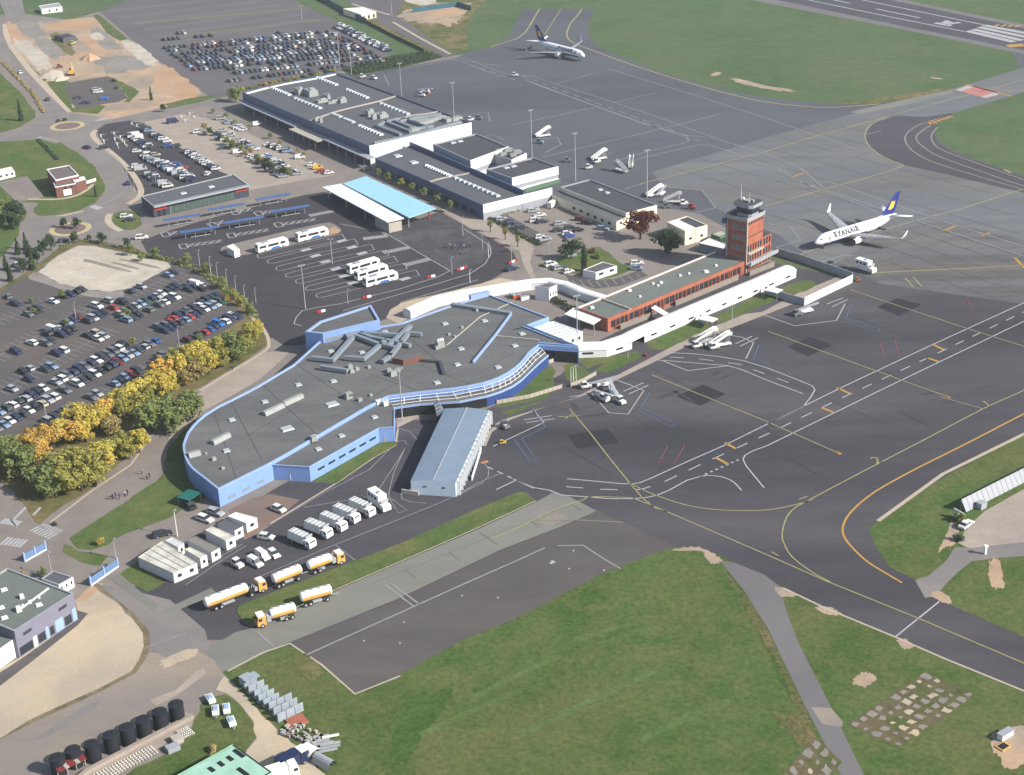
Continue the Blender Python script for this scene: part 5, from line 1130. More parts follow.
# walls round the tower lawn
thing_wall('fence', 'dark grey screen fence running from the tower toward the near aircraft', 'fence', [(776, 255), (800, 262), (852, 280)], 2.6, .2, GREY_METAL, posts=14)
thing_wall('fence', 'bright white boundary wall at the corner of the tower lawn', 'wall', [(804, 305.5), (852, 282.5)], 2.6, .3, WALLW)
thing_wall('fence', 'blue grey wall from the right walkway gate to the white boundary wall', 'wall', [(765, 293.5), (788, 301), (804, 305.5)], 2.4, .3, WALLG)
thing_wall('fence', 'blue grey gate screen at the middle gate of the long walkway', 'wall', [(700, 321), (705, 326)], 2.2, .3, GREY_METAL)
# --- grey building, lower left
Q = GP([(-70, 605), (7, 567.7), (73.5, 593), (14.2, 631)], 6.6); Q[0] = Q[3] + (Q[1] - Q[2])
GRB = mat('mauve_grey_cladding', C(142, 142, 162), .6, .05, .4)
r, P = building('workshop', 'large grey workshop with blue shop windows beside the sand lot', Q, 6.6, GRB, ROOFG, .35, GREY_METAL)
a, c = Q[3], Q[2]
for s0, s1, m_, z0, z1 in ((.02, .24, 'g', .3, 2.2), (.25, .31, 'w', .1, 2.6), (.33, .45, 'g', .4, 2.4), (.46, .51, 'b', .1, 3.0), (.53, .6, 'g', .4, 2.4), (.62, .76, 'b', .1, 3.0), (.78, .9, 'g', .4, 2.4), (.92, .985, 'b', .1, 3.2)):
    windows(r, a, c, z0, z1, 1, .97, {'g': GLASS, 'w': WALLW, 'b': BLUEP}[m_], s0, s1)
LET = mat('dark_lettering', (.03, .03, .04, 1), .6, 0)
def sign(root, a, c, z, txt, size, m, s, name='lettering', proud=.1):
    cu = bpy.data.curves.new('letters', 'FONT'); cu.body = txt; cu.size = size; cu.extrude = .03
    t = bpy.data.objects.new('letters', cu); COL.objects.link(t); bpy.context.view_layer.update()
    me = bpy.data.meshes.new_from_object(t.evaluated_get(bpy.context.evaluated_depsgraph_get())); bpy.data.objects.remove(t)
    me.materials.clear(); me.materials.append(m)
    d, n2 = edge_out(None, a, c); p = a.lerp(c, s) + n2 * proud
    M_ = Matrix((Vector((d.x, d.y, 0)), Vector((0, 0, 1)), Vector((n2.x, n2.y, 0)))).transposed().to_4x4(); M_.translation = Vector((p.x, p.y, z)) - Vector((root.location.x, root.location.y, 0))
    me.transform(M_); o = bpy.data.objects.new(name, me); COL.objects.link(o); o.parent = root
for (x, y) in ((4, 590), (39, 605), (1, 608), (4.5, 618)): roof_boxes(r, [(x, y, 1.4, 1.3, 30)], 6.25, 'skylight', WALLW, .25)
duct(r, [(20, 609), (48, 588.5)], 6.6, .22, WALLW, name='roof_pipe')
for (x, y, s) in ((22, 598, .9), (30, 603, .6), (19, 611, 1.1), (39, 598, .5), (23, 607, .6)): roof_boxes(r, [(x, y, s, s, 30)], 6.25, 'roof_vent', WALLW, s)
for nm, s0, z in (('dark_slot', .12, 4.3), ('dark_slot', .72, 4.6)): windows(r, a, c, z, z + .7, 6, .75, LET, s0, s0 + .14, nm)  # dark slots stand in for unreadable sign lettering
Q2 = GP([(15.5, 637.5), (-5, 652), (-45, 640), (-24, 626)], 4.3)
b = MB(); b.prism(Q2, 0, 4.3, WALLW, ROOFG); part('side_shed', b, r)

Q = GP([(41, 578.7), (53, 570.3), (73, 576.8), (58.7, 585)], 2.6)
r, P = building('gatehouse', 'small white gatehouse hut behind the large grey workshop', Q, 2.6, WALLW, ROOFM, .15, WALLG); windows(r, Q[3], Q[2], 1.1, 1.9, 3, .3, GLASS)
GATEP = mat('blue_glazed_panel', C(120, 150, 196), .3, .06, .6, spec=.4)
for lab, a, c in (('pale blue barred gate nearer the sand lot', (91, 586), (118, 567)), ('pale blue barred gate at the road junction by the crossing', (25, 562), (46, 550))):
    a, c = G(*a), G(*c); m_ = (a + c) / 2; d = (c - a); rz = math.atan2(d.y, d.x); r = empty('sliding_gate', (m_.x, m_.y, 0), lab, 'gate', 'blue gates by the road')
    for k in range(3): p = a.lerp(c, k / 2); b = MB(); b.box((p.x, p.y, 1.25), (.35, .35, 2.5), rz, BLUEP); part('post', b, r)
    for k in range(2): p = a.lerp(c, .25 + .5 * k); b = MB(); b.box((p.x, p.y, 1.2), (d.length / 2 - .4, .08, 1.7), rz, GATEP); part('panel', b, r)
    b = MB(); b.box((m_.x, m_.y, .2), (d.length, .5, .25), rz, WALLW); part('rail', b, r)
# --- white site cabins
CABR = mat('dirty_white_roof', C(206, 204, 192, .9), .7, .08, .5, [(C(180, 176, 162), .3, .6)])
CABS = mat('dirty_white_side', C(196, 198, 198, .9), .7, .06, .5)
for lab, q, rib, m_ in (('widest white site cabin with a four strip roof beside the yard', [(138, 557), (162, 541), (197, 563), (173, 573)], 4, CABR), ('short pale cabin leaning on the back of the widest white cabin', [(165, 540.5), (172.5, 537), (184, 543), (178, 547)], 0, CABS), ('narrow white cabin right of the widest cabin', [(184.5, 549), (190, 547), (207, 555), (200, 558.5)], 0, CABR),
                        ('grey weathered container with a mottled roof between white cabins', [(187.5, 540), (196, 536), (220, 547.5), (211, 552.5)], 0, mat('weathered_roof', C(150, 148, 142), .8, .12, .6)), ('long cream container cabin in the middle of the cabin row', [(205, 530), (212.5, 526), (235, 536), (225.6, 540.6)], 0, CABR),
                        ('grey roofed container cabin left of the last pair', [(217.5, 523), (227, 518.5), (243, 526), (234.4, 530.6)], 0, ROOFM), ('last white container cabin nearest the blue terminal corner', [(227.5, 516), (236, 512), (257, 517.5), (246, 523)], 0, WALLW)):
    Q = GP(q, 2.7); r, P = building('site_cabin', lab, Q, 2.7, CABS, m_, .08, m_, group='cabins beside the yard', thick=.15)
    for k in range(1, rib): a, c = Q[0].lerp(Q[1], k / rib), Q[3].lerp(Q[2], k / rib); b = MB(); b.wall([a.lerp(c, .02), c.lerp(a, .02)], .12, .12, GREY_METAL, z0=2.62); part('roof_rib', b, r)
    windows(r, Q[3], Q[2], 1.1, 1.9, 2 if rib else 1, .3, GLASS)
# --- brick house top left
Q = GP([(46.5, 169), (69, 165), (78.7, 174.8), (55.5, 180)], 5.6)
r, P = building('brick_house', 'red brick house with white banded flat roofs on the left lawn', Q, 5.6, REDB, mat('brown_roof', C(128, 116, 118), .9, .06, .3), .25, WALLW, fas=.5, fmat=WALLW, cat='house')
Q2 = GP([(53.5, 183), (72.5, 179.5), (75.5, 184), (55.5, 187.7)], 4.0); b = MB(); b.prism(Q2, 0, 4.0, REDB, MATS['brown_roof']); b.wall(Q2 + [Q2[0]], .35, .3, WALLW, z0=4.0); part('lower_wing', b, r)
Q3 = GP([(72, 178.7), (84, 176), (86, 179.5), (75.6, 182.5)], 4.0); b = MB(); b.prism(Q3, 0, 4.0, REDB, WALLW); part('side_wing', b, r)
windows(r, Q2[3], Q2[2], .2, 2.6, 1, .8, WALLW, .3, .8, 'garage_door'); windows(r, Q2[3], Q2[2], 2.9, 3.6, 2, .4, GLASS, .3, .95)
thing_wall('low_wall', 'white garden wall right of the red brick house', 'wall', [(86, 184), (96, 181)], 1.2, .3, WALLW)
# --- small far buildings
Q = GP([(38.7, 5.8), (58.7, 2.6), (62, 6.5), (41.3, 9)], 3.0); r, P = building('depot_building', 'small white flat roofed depot at the top left corner', Q, 3.0, WALLW, WALLG, .15, WALLW); windows(r, Q[3], Q[2], .8, 2.2, 2, .2, GLASS, .2, .9)
Q = GP([(343, 8.5), (364, 7), (376, 11.5), (361, 14.5)], 3.4); r, P = building('depot_building', 'small cream building with white roof behind the teal fence', Q, 3.4, WALLC, WALLW, .15, WALLC); windows(r, Q[3], Q[2], .3, 2.2, 3, .4, GLASS)
Q = GP([(-4, 170), (11.5, 166.5), (14.5, 171), (-2, 175)], 2.3); r, P = building('mobile_home', 'white mobile home on the lawn at the left edge', Q, 2.3, WALLW, WALLW, .1, cat='cabin'); windows(r, P[0], P[1], 1, 1.9, 3, .4, GLASS)
TEAL = mat('teal_sheet', C(62, 112, 130), .6, .08, .4)
thing_wall('fence', 'dark teal sheet fence beside the far car park lawn', 'fence', [(312, -4), (330, 5), (352, 17), (367, 23.5)], 2.8, .15, TEAL, posts=16)
thing_wall('fence', 'teal hoarding round the sandy works pit near the taxiway', 'fence', [(413, 12.5), (458, 6.5), (471, 10.5)], 2.8, .15, TEAL, posts=10)
thing_wall('fence', 'thin dark mesh fence between far lawn and rough ground', 'fence', [(367, 23.5), (395, 38), (424, 52)], 1.6, .06, mat('dark_green_mesh', C(66, 78, 60), .9, .1, .4), posts=12)
# --- green shed bottom
Q = GP([(150, 790), (233, 744), (272, 772), (262, 790)], 4.2); Q[3] = Q[0] + (Q[2] - Q[1])
GRN = mat('mint_green_sheet', C(156, 200, 178, .8), .55, .08, .4, [(C(168, 208, 190, .8), .1, .7)])
r, P = building('green_shed', 'mint green metal shed roof at the bottom edge of the picture', Q, 4.2, GRN, GRN, 0, cat='shed')
for (x, y, l) in ((239, 753.5, 3), (230, 758.5, 1.6), (221, 764, 1.6), (211.5, 769.5, 1.6), (243, 772, 3)):
    p = G(x, y, 4.2); d = Q[2] - Q[1]; b = MB(); b.box((p.x, p.y, 4.24), (l, .8, .12), math.atan2(d.y, d.x), SHADE); part('roof_light', b, r)
# ---------------------------------------------------------------- vehicles
ZG = 0.09
def wheel_mesh(r, w):
    b = MB(); b.rod((0, -w / 2, 0), (0, w / 2, 0), r, n=12, m=DARK); b.rod((0, -w / 2 - .01, 0), (0, w / 2 + .01, 0), r * .55, n=8, m=CHROME)
    o = b.build('wheel', link=False); return o.data
WM = {}
def wheels(root, spots, r=.32, w=.22):
    key = (round(r, 2), round(w, 2))
    if key not in WM: WM[key] = wheel_mesh(r, w)
    for (x, y) in spots:
        o = bpy.data.objects.new('wheel', WM[key]); COL.objects.link(o); o.parent = root; o.location = (x, y, r)
PAINT = {}
def paintm(nm, rgb, rough=.3):
    return mat('car_paint_' + nm, C(*rgb, .75), rough, 0, spec=.5)
COLS = {'white': (232, 232, 230), 'silver': (176, 180, 184), 'grey': (112, 116, 122), 'dark grey': (58, 62, 70), 'black': (30, 32, 38), 'dark blue': (38, 50, 86), 'blue': (48, 92, 170), 'pale blue': (136, 160, 190), 'red': (176, 52, 52), 'dark red': (110, 36, 42),
        'green': (44, 84, 74), 'beige': (196, 186, 164), 'yellow': (226, 178, 60), 'bright blue': (40, 120, 210)}
KINDS = {  # length, half width, height, bonnet height, windscreen foot, roof front, roof rear, tail top
    'hatchback': (3.9, .84, 1.46, .92, .95, .30, -1.45, -1.85), 'saloon': (4.5, .87, 1.42, .92, .95, .25, -1.15, -1.75), 'estate car': (4.6, .87, 1.46, .92, .95, .25, -1.95, -2.2), 'off-roader': (4.5, .92, 1.72, 1.08, 1.1, .5, -1.9, -2.15),
    'people carrier': (4.5, .9, 1.68, 1.0, 1.45, .6, -1.85, -2.15), 'small van': (4.3, .88, 1.82, 1.0, 1.2, .6, -2.05, -2.1), 'van': (5.3, .97, 2.3, 1.2, 2.0, 1.35, -2.55, -2.6)}
CARMESH = {}
def car_mesh(kind, col):
    k = (kind, col)
    if k in CARMESH: return CARMESH[k]
    L_, hw, H, hb, wf, rf, rr, tt = KINDS[kind]; pm = paintm(col.replace(' ', '_'), COLS[col]); h2 = L_ / 2
    b = MB()
    prof = [(-h2, .34), (h2 - .05, .30), (h2, .55), (h2 - .12, hb - .2), (wf, hb), (tt, hb + .03), (-h2 + .02, hb - .12)]
    ins = [0, 0, 0, .05, .03, .03, .05]
    b.loft([[(x, -hw + i, z) for (x, z), i in zip(prof, ins)], [(x, hw - i, z) for (x, z), i in zip(prof, ins)]][::-1], pm)
    rw = hw - .17
    R0 = [(rf, -rw, H - .04), (rr, -rw, H - .04), (rr, rw, H - .04), (rf, rw, H - .04)]
    b.prism([Vector((x, y, 0)) for x, y, z in R0], H - .05, H, pm, bottom=True)
    def post(x0, x1, w):  # roof pillars, proud of the glass
        for s in (-1, 1):
            b.face([(x0 - w, s * (hw - .03), hb), (x0 + w, s * (hw - .03), hb), (x1 + w, s * (rw + .012), H - .04), (x1 - w, s * (rw + .012), H - .04)], pm)
    post(wf - .05, rf - .04, .05); post(tt + .1, rr + .06, .09)
    van = kind in ('van', 'small van')
    if van:
        for s in (-1, 1):
            x0 = rf - .55
            b.face([(tt, s * (hw - .02), hb), (x0, s * (hw - .02), hb), (x0, s * (rw + .015), H - .04), (rr, s * (rw + .015), H - .04)], pm)
        b.face([(tt - .01, -hw + .05, hb), (tt - .01, hw - .05, hb), (rr - .015, rw, H - .04), (rr - .015, -rw, H - .04)], pm)
    else: post(-.35, -.3, .06)
    body = b.build('body', link=False).data
    b = MB()
    b.loft([[(wf, -hw + .05, hb), (wf, hw - .05, hb), (tt, hw - .05, hb), (tt, -hw + .05, hb)], [(rf, -rw, H - .045), (rf, rw, H - .045), (rr, rw, H - .045), (rr, -rw, H - .045)]], GLASS, cap=False)
    win = b.build('window', link=False).data
    CARMESH[k] = (body, win); return CARMESH[k]
def add_car(p, ang, kind, col, label, group, z=ZG, name=None, detail=True):
    bd, wn = car_mesh(kind, col); L_, hw = KINDS[kind][:2]
    nm = name or {'van': 'parked_van', 'small van': 'parked_van'}.get(kind, 'parked_car')
    r = empty(nm, (p.x, p.y, z), label, 'van' if 'van' in kind else 'car', group, R(ang))
    for n_, me in (('body', bd), ('window', wn)):
        o = bpy.data.objects.new(n_, me); COL.objects.link(o); o.parent = r
    if detail:
        a = L_ * .30; wheels(r, [(a, hw - .1), (a, -hw + .1), (-a, hw - .1), (-a, -hw + .1)], .32 if kind != 'van' else .36)
    return r
ORD = ['first', 'second', 'third', 'fourth', 'fifth', 'sixth', 'seventh', 'eighth', 'ninth', 'tenth', 'eleventh', 'twelfth', 'thirteenth', 'fourteenth', 'fifteenth', 'sixteenth', 'seventeenth', 'eighteenth', 'nineteenth', 'twentieth']
CARS = []     # (x, y, ang, kind, col, where, group, detail)
rc = random.Random(11)
MIX = ['black'] * 7 + ['dark grey'] * 9 + ['dark blue'] * 9 + ['grey'] * 6 + ['silver'] * 6 + ['white'] * 5 + ['pale blue'] * 4 + ['dark red'] + ['green'] + ['beige']
MIXW = ['white'] * 8 + ['silver'] * 4 + ['pale blue'] * 2 + ['dark blue'] * 2 + ['dark grey'] * 2 + ['black']
KMIX = ['hatchback'] * 5 + ['saloon'] * 2 + ['estate car'] * 3 + ['off-roader'] * 2 + ['people carrier'] * 3
def row(a, c, fill, where, group, ang, step=2.36, special=(), mix=MIX, off=0.0, gaps=(), detail=True, kmix=KMIX):
    A_, B_ = G(*a), G(*c); d = B_ - A_; n = int(d.length / step); d.normalize(); e = Vector((math.cos(R(ang)), math.sin(R(ang)), 0))
    sp = {}
    for (t, col, kind) in special: sp[int(t * n)] = (col, kind)
    for k in range(n):
        t = (k + .5) / n
        inf = any(g0 <= t <= g1 for g0, g1 in gaps)
        if k in sp: col, kind = sp[k]
        elif inf or rc.random() > fill: continue
        else: col, kind = rc.choice(mix), rc.choice(kmix)
        p = A_ + d * ((k + .5) * step) + e * (off + rc.uniform(-.25, .25))
        CARS.append((p, ang + (180 if rc.random() < .3 else 0) + rc.uniform(-2, 2), kind, col, where, group, detail))
LG_ = 'cars in the big tree-lined car park'
row((46, 425), (240, 314), .88, 'in the single row under the yellow trees', LG_, -38, special=((.40, 'red', 'hatchback'), (.82, 'red', 'hatchback'), (.85, 'blue', 'hatchback'), (.905, 'bright blue', 'small van')), gaps=((.14, .19), (.47, .53), (.60, .72)))
row((-10, 419), (132, 343), .86, 'in the packed row nearest the single tree-side row, back', LG_, -38, mix=MIX + ['white'] * 4)
row((-6, 432), (158, 341), .86, 'in the packed row nearest the single tree-side row, front', LG_, -38, mix=MIX + ['white'] * 6, special=((.97, 'blue', 'hatchback'),), gaps=((.42, .47),))
row((156, 330), (222, 294), .93, 'in the short packed row by the lamp post, back', LG_, -38, special=((.2, 'red', 'hatchback'), (.28, 'red', 'estate car')))
row((162, 334), (228, 299), .93, 'in the short packed row by the lamp post, front', LG_, -38, special=((.4, 'red', 'hatchback'), (.95, 'dark red', 'hatchback')))
row((118, 317), (182, 285), .9, 'in the packed row below the gravel, back', LG_, -38)
row((124, 323), (204, 285), .85, 'in the packed row below the gravel, front', LG_, -38)
row((4, 385), (104, 329), .33, 'in the half empty row at mid car park, back', LG_, -38, gaps=((.62, .82),))
row((4, 396), (112, 333), .36, 'in the half empty row at mid car park, front', LG_, -38, special=((.86, 'white', 'hatchback'), (.92, 'silver', 'hatchback')), gaps=((.55, .8),))
row((14, 355), (100, 306), .55, 'in the broken row reaching the gravel, back', LG_, -38, special=((.42, 'white', 'van'), (.95, 'white', 'off-roader')))
row((16, 362), (130, 300), .5, 'in the broken row reaching the gravel, front', LG_, -38, special=((.82, 'red', 'hatchback'),))
row((100, 306), (180, 272), .5, 'beside the white gravel edge', LG_, -38, mix=['dark blue', 'silver', 'pale blue', 'black'], gaps=((.6, .72),))
row((16, 323), (46, 307), .75, 'in the small group left of the first lamp post', LG_, -38); row((14, 307), (34, 295), .5, 'in the loose group at the left edge', LG_, -38)
row((50, 304), (90, 288), .6, 'around the small shrub near the gravel fringe', LG_, -38)
row((190, 285), (218, 298), .6, 'at the right end near the white van', LG_, -38, step=4.5, special=((.3, 'white', 'van'),))
MG_ = 'cars in the middle car parks'
row((128, 133), (153, 152), .75, 'by the barriers of the dark middle car park', MG_, 20, mix=MIXW, kmix=KMIX + ['van', 'small van'] * 3)
row((143, 156), (192, 183), .95, 'in the dense line through the dark middle car park', MG_, 20, mix=MIXW, kmix=KMIX + ['small van'] * 3)
row((146, 154), (196, 181), .75, 'in the second dense line of the dark middle car park', MG_, 20, mix=MIXW + ['red', 'blue'], kmix=KMIX + ['small van'] * 3, gaps=((.1, .3),))
row((143, 129), (178, 148), .7, 'in the line between dark and pale middle car parks', MG_, 20, mix=MIXW, gaps=((.62, .7),)); row((186, 152), (219, 172), .9, 'in the lower line between dark and pale middle car parks', MG_, 20, mix=MIXW)
row((136, 167), (170, 189), .62, 'along the pale kerb left of the hire building', MG_, 20, mix=MIXW, kmix=['van', 'small van', 'people carrier'])
row((190, 132), (210, 135), .8, 'at the upper left of the pale car park', MG_, 15, mix=MIXW, step=3); row((216, 135), (288, 180), .62, 'beside the tree row of the pale car park, near side', MG_, 12, mix=MIX + MIXW)
row((222, 131), (302, 178), .5, 'beside the tree row of the pale car park, far side', MG_, 12, mix=MIXW)
row((220, 119), (251, 135), .6, 'in the line nearest the far terminal hall', MG_, 12, mix=MIXW); row((268, 145), (292, 154), .95, 'below the entrance canopy of the far terminal hall', MG_, 12, mix=MIXW)
SG_ = 'cars around the staff car park'
row((500, 219.5), (551, 244), .62, 'in the dark bays along the pale plaza path', SG_, 20, mix=MIX, special=((.8, 'white', 'hatchback'), (.87, 'white', 'hatchback'), (.95, 'silver', 'saloon')), step=3.0)
def one(x, y, ang, kind, col, where, group=SG_, **k): CARS.append((G(x, y), ang, kind, col, where, group, True))
for (x, y, a, kd, cl) in ((533.5, 212, 15, 'estate car', 'silver'), (540, 216.5, 15, 'saloon', 'white'), (535.5, 222, 15, 'off-roader', 'white'), (542.5, 223, 15, 'estate car', 'dark grey'), (560, 225, 15, 'estate car', 'silver'), (569.5, 229, 15, 'hatchback', 'dark grey'), (559, 231.5, 15, 'estate car', 'dark grey'), (578.5, 231.5, 15, 'hatchback', 'black'), (567, 235, 15, 'hatchback', 'white'), (569.5, 237.5, 15, 'hatchback', 'blue'), (587.5, 224.5, -20, 'people carrier', 'black'), (581, 221, -20, 'off-roader', 'dark red')):
    one(x, y, a, kd, cl, 'in the middle of the small staff car park')
one(603, 230, -25, 'estate car', 'pale blue', 'driving out past the cream gabled building'); one(552.5, 207, 60, 'van', 'white', 'beside the tall white terminal end wall')
for (x, y, a, kd, cl) in ((550.6, 266, 30, 'off-roader', 'white'), (559.5, 269.5, 25, 'estate car', 'silver'), (568.4, 273, 30, 'hatchback', 'white'), (571, 257, 10, 'hatchback', 'silver')): one(x, y, a, kd, cl, 'left of the small cabin with the dark conifer')
one(637, 264.5, 5, 'estate car', 'white', 'parked right of the small cabin, back one'); one(637, 270, -10, 'hatchback', 'pale blue', 'parked right of the small cabin, front one'); one(512, 270.5, 30, 'estate car', 'dark blue', 'at the corner of the plaza by red barriers')
RG_ = 'cars on the roads and yards'
for (x, y, a, kd, cl, wh) in ((47.7, 100.5, 120, 'hatchback', 'dark grey', 'driving down to the upper roundabout'), (20, 73.5, 120, 'hatchback', 'white', 'on the long road at the upper left'), (87, 148.5, 135, 'saloon', 'dark blue', 'below the upper roundabout'), (105, 148.5, 30, 'people carrier', 'black', 'on the pale path beside the barriers'), (128, 184.5, 110, 'hatchback', 'dark blue', 'on the road bend near the brick house'), (142, 239, 10, 'off-roader', 'white', 'entering the bus station'),
                              (78.7, 98.5, 20, 'hatchback', 'dark grey', 'in the small works car park, left side'), (86.5, 103.5, 15, 'estate car', 'dark blue', 'in the small works car park, front edge'), (97, 90.5, 15, 'estate car', 'silver', 'in the small works car park, back'), (98.5, 93, 15, 'estate car', 'white', 'in the small works car park, middle'), (105, 99.5, 15, 'hatchback', 'bright blue', 'in the small works car park, right side'),
                              (126.5, 217.5, 10, 'estate car', 'white', 'on the small lawn by the hire building'), (130, 221, 10, 'saloon', 'dark grey', 'below the small lawn by the hire building'), (173, 123, 30, 'van', 'dark blue', 'at the barriers of the pale car park'), (257, 125.5, 30, 'small van', 'white', 'in the shade of the far terminal hall'), (168, 147, 10, 'hatchback', 'blue', 'on the edge of the pale car park'), (156, 156, 0, 'hatchback', 'beige', 'in the lane of the dark car park'), (184, 169, 10, 'hatchback', 'red', 'standing out in the dark middle car park'),
                              (177, 165.5, 10, 'hatchback', 'blue', 'next to the red one in the dark car park'), (207.5, 175, 80, 'hatchback', 'white', 'alone by the hire building roof'), (137, 152.5, 10, 'hatchback', 'white', 'in the lane by the barriers'), (224, 149, 15, 'saloon', 'green', 'in the lane of the pale car park'), (238, 153.5, 15, 'small van', 'white', 'in the lane of the pale car park'), (318, 169, 15, 'small van', 'yellow', 'among the row below the far hall'), (322, 172.5, 15, 'hatchback', 'red', 'next to the yellow van below the far hall'), (329, 174, 15, 'hatchback', 'white', 'at the end of the row below the far hall'), (312, 166, 15, 'hatchback', 'white', 'left of the yellow van below the far hall'),
                              (300, 158.5, 15, 'small van', 'white', 'below the canopy corner of the far hall'), (205.6, 521, -35, 'estate car', 'white', 'left one of two behind the white cabins'), (216, 514.5, -35, 'estate car', 'silver', 'right one of two behind the white cabins'), (162.5, 536, 25, 'estate car', 'dark grey', 'parked beside the lawn and the mast'), (190, 507.5, -55, 'off-roader', 'black', 'under the green awning at the terminal corner'), (279, 511, -40, 'hatchback', 'white', 'on the brown yard near the blue wall'),
                              (966, 526.5, 45, 'saloon', 'white', 'on the concrete drive at the right edge'), (9, 298, 120, 'hatchback', 'grey', 'on the shaded lane by dark firs'), (17, 266, 120, 'hatchback', 'white', 'on the lane by dark firs'), (64, 242, 30, 'hatchback', 'dark grey', 'on the road below the lower roundabout'), (266.5, 539, -20, 'hatchback', 'white', 'on the yard left of the catering trucks'), (274, 556, -55, 'hatchback', 'white', 'rightmost of the vans and cars on the yard'), (255.5, 565, -45, 'small van', 'white', 'in the yard, left one of a pair of vans'), (263, 558, -50, 'small van', 'white', 'in the yard, right one of a pair of vans'),
                              (245, 280, 20, 'hatchback', 'grey', 'by the kerb below the bus station lamps') if False else (236, 318, -38, 'estate car', 'dark blue', 'at the far end of the row under the yellow trees')):
    one(x, y, a, kd, cl, wh, RG_)
from collections import Counter, defaultdict
cnt = Counter((c[3], c[2], c[4]) for c in CARS); seen = defaultdict(int)
order = sorted(range(len(CARS)), key=lambda i: CARS[i][0].x)
lab = {}
for i in order:
    p, ang, kd, cl, wh, gp, dt = CARS[i]; k = (cl, kd, wh)
    if cnt[k] == 1: lab[i] = '%s %s %s' % (cl, kd, wh)
    else:
        seen[k] += 1; lab[i] = '%s %s %s %s' % (ORD[seen[k] - 1] if seen[k] <= 20 else 'further', cl, kd, wh)
for i, (p, ang, kd, cl, wh, gp, dt) in enumerate(CARS): add_car(p, ang, kd, cl, lab[i], gp, detail=dt)
NCARS = len(CARS)
# far car park: far too many to tell apart, one mesh
b = MB(); rf_ = random.Random(5)
def tiny_car(b, p, ang, col, big=False):
    pm = paintm(col.replace(' ', '_'), COLS[col]); a = R(ang); L_, w, H = (4.2, 1.7, .9) if not big else (5.2, 1.9, 1.3)
    b.box((p.x, p.y, ZG + .25 + H / 2 - .1), (L_, w, H), a, pm, top=.93)
    b.box((p.x - math.cos(a) * .25, p.y - math.sin(a) * .25, ZG + H + .32), (L_ * .58, w * .9, .52 if not big else .9), a, GLASS, top=.85)
    b.box((p.x - math.cos(a) * .3, p.y - math.sin(a) * .3, ZG + H + (.61 if not big else 1.0)), (L_ * .42, w * .74, .06), a, pm)
def far_row(a, c, fill, mix=MIX, big=0, ang=-50, step=2.5):
    A_, B_ = G(*a), G(*c); d = B_ - A_; n = int(d.length / step); d.normalize()
    for k in range(n):
        if rf_.random() < fill: tiny_car(b, A_ + d * (k * step) + Vector((rf_.uniform(-.2, .2), rf_.uniform(-.2, .2), 0)), ang + rf_.choice((0, 180)), rf_.choice(mix), rf_.random() < big)
MIXF = MIX + ['dark blue'] * 5 + ['dark grey'] * 4
for a, c, f in (((152, 38), (190, 33), .45), ((160, 41), (222, 35.5), .5), ((230, 40), (312, 30), .25), ((166, 49), (335, 32), .76), ((170, 51.5), (342, 34.5), .76), ((174, 55.5), (352, 38.5), .84), ((178, 58), (358, 41), .76), ((183, 61.5), (363, 44.5), .84), ((187, 64.5), (368, 47), .8), ((189, 67), (372, 49.5), .9), ((195, 70.5), (378, 53), .84), ((199, 73), (300, 63), .35), ((236, 74), (384, 57), .76), ((230, 82), (392, 60.5), .76)):
    far_row(a, c, f, MIXF)
for a, c, f in (((338, 27.5), (390, 52.5), .95), ((341, 27), (393, 52), .5)): far_row(a, c, f, MIXW + ['dark blue'] * 3, .35, ang=20)
tag(b.build('parked_cars'), 'packed rows of mostly dark cars filling the far car park', 'cars', kind='stuff')
# ---------------------------------------------------------------- aircraft
PW = mat('aircraft_white', (0.80, 0.80, 0.80, 1), .35, .02, .5, space='O', spec=.5)
PB = mat('aircraft_blue', C(34, 52, 134, .8), .35, 0, spec=.5); PY = mat('aircraft_gold', C(240, 186, 70, .9), .5, 0); PGY = mat('aircraft_grey', C(170, 174, 180), .45, .05, .6)
LETB = mat('aircraft_lettering', C(32, 42, 84), .5, 0)
def ring(x, cy, cz, ry, rz_, n=16): return [(x, cy + math.cos(6.2832 * k / n) * ry, cz + math.sin(6.2832 * k / n) * rz_) for k in range(n)]
def aerofoil(p, c, t, n=None):  # leading edge p, chord c (towards -x), thickness ratio t, in the x-z plane
    x, y, z = p; P_ = [(0, 0), (.08, .6), (.3, 1), (.6, .7), (1, 0.02), (.6, -.35), (.3, -.5), (.08, -.4)]
    return [(x - c * u_, y, z + t * c * v_ * .55) for u_, v_ in P_]
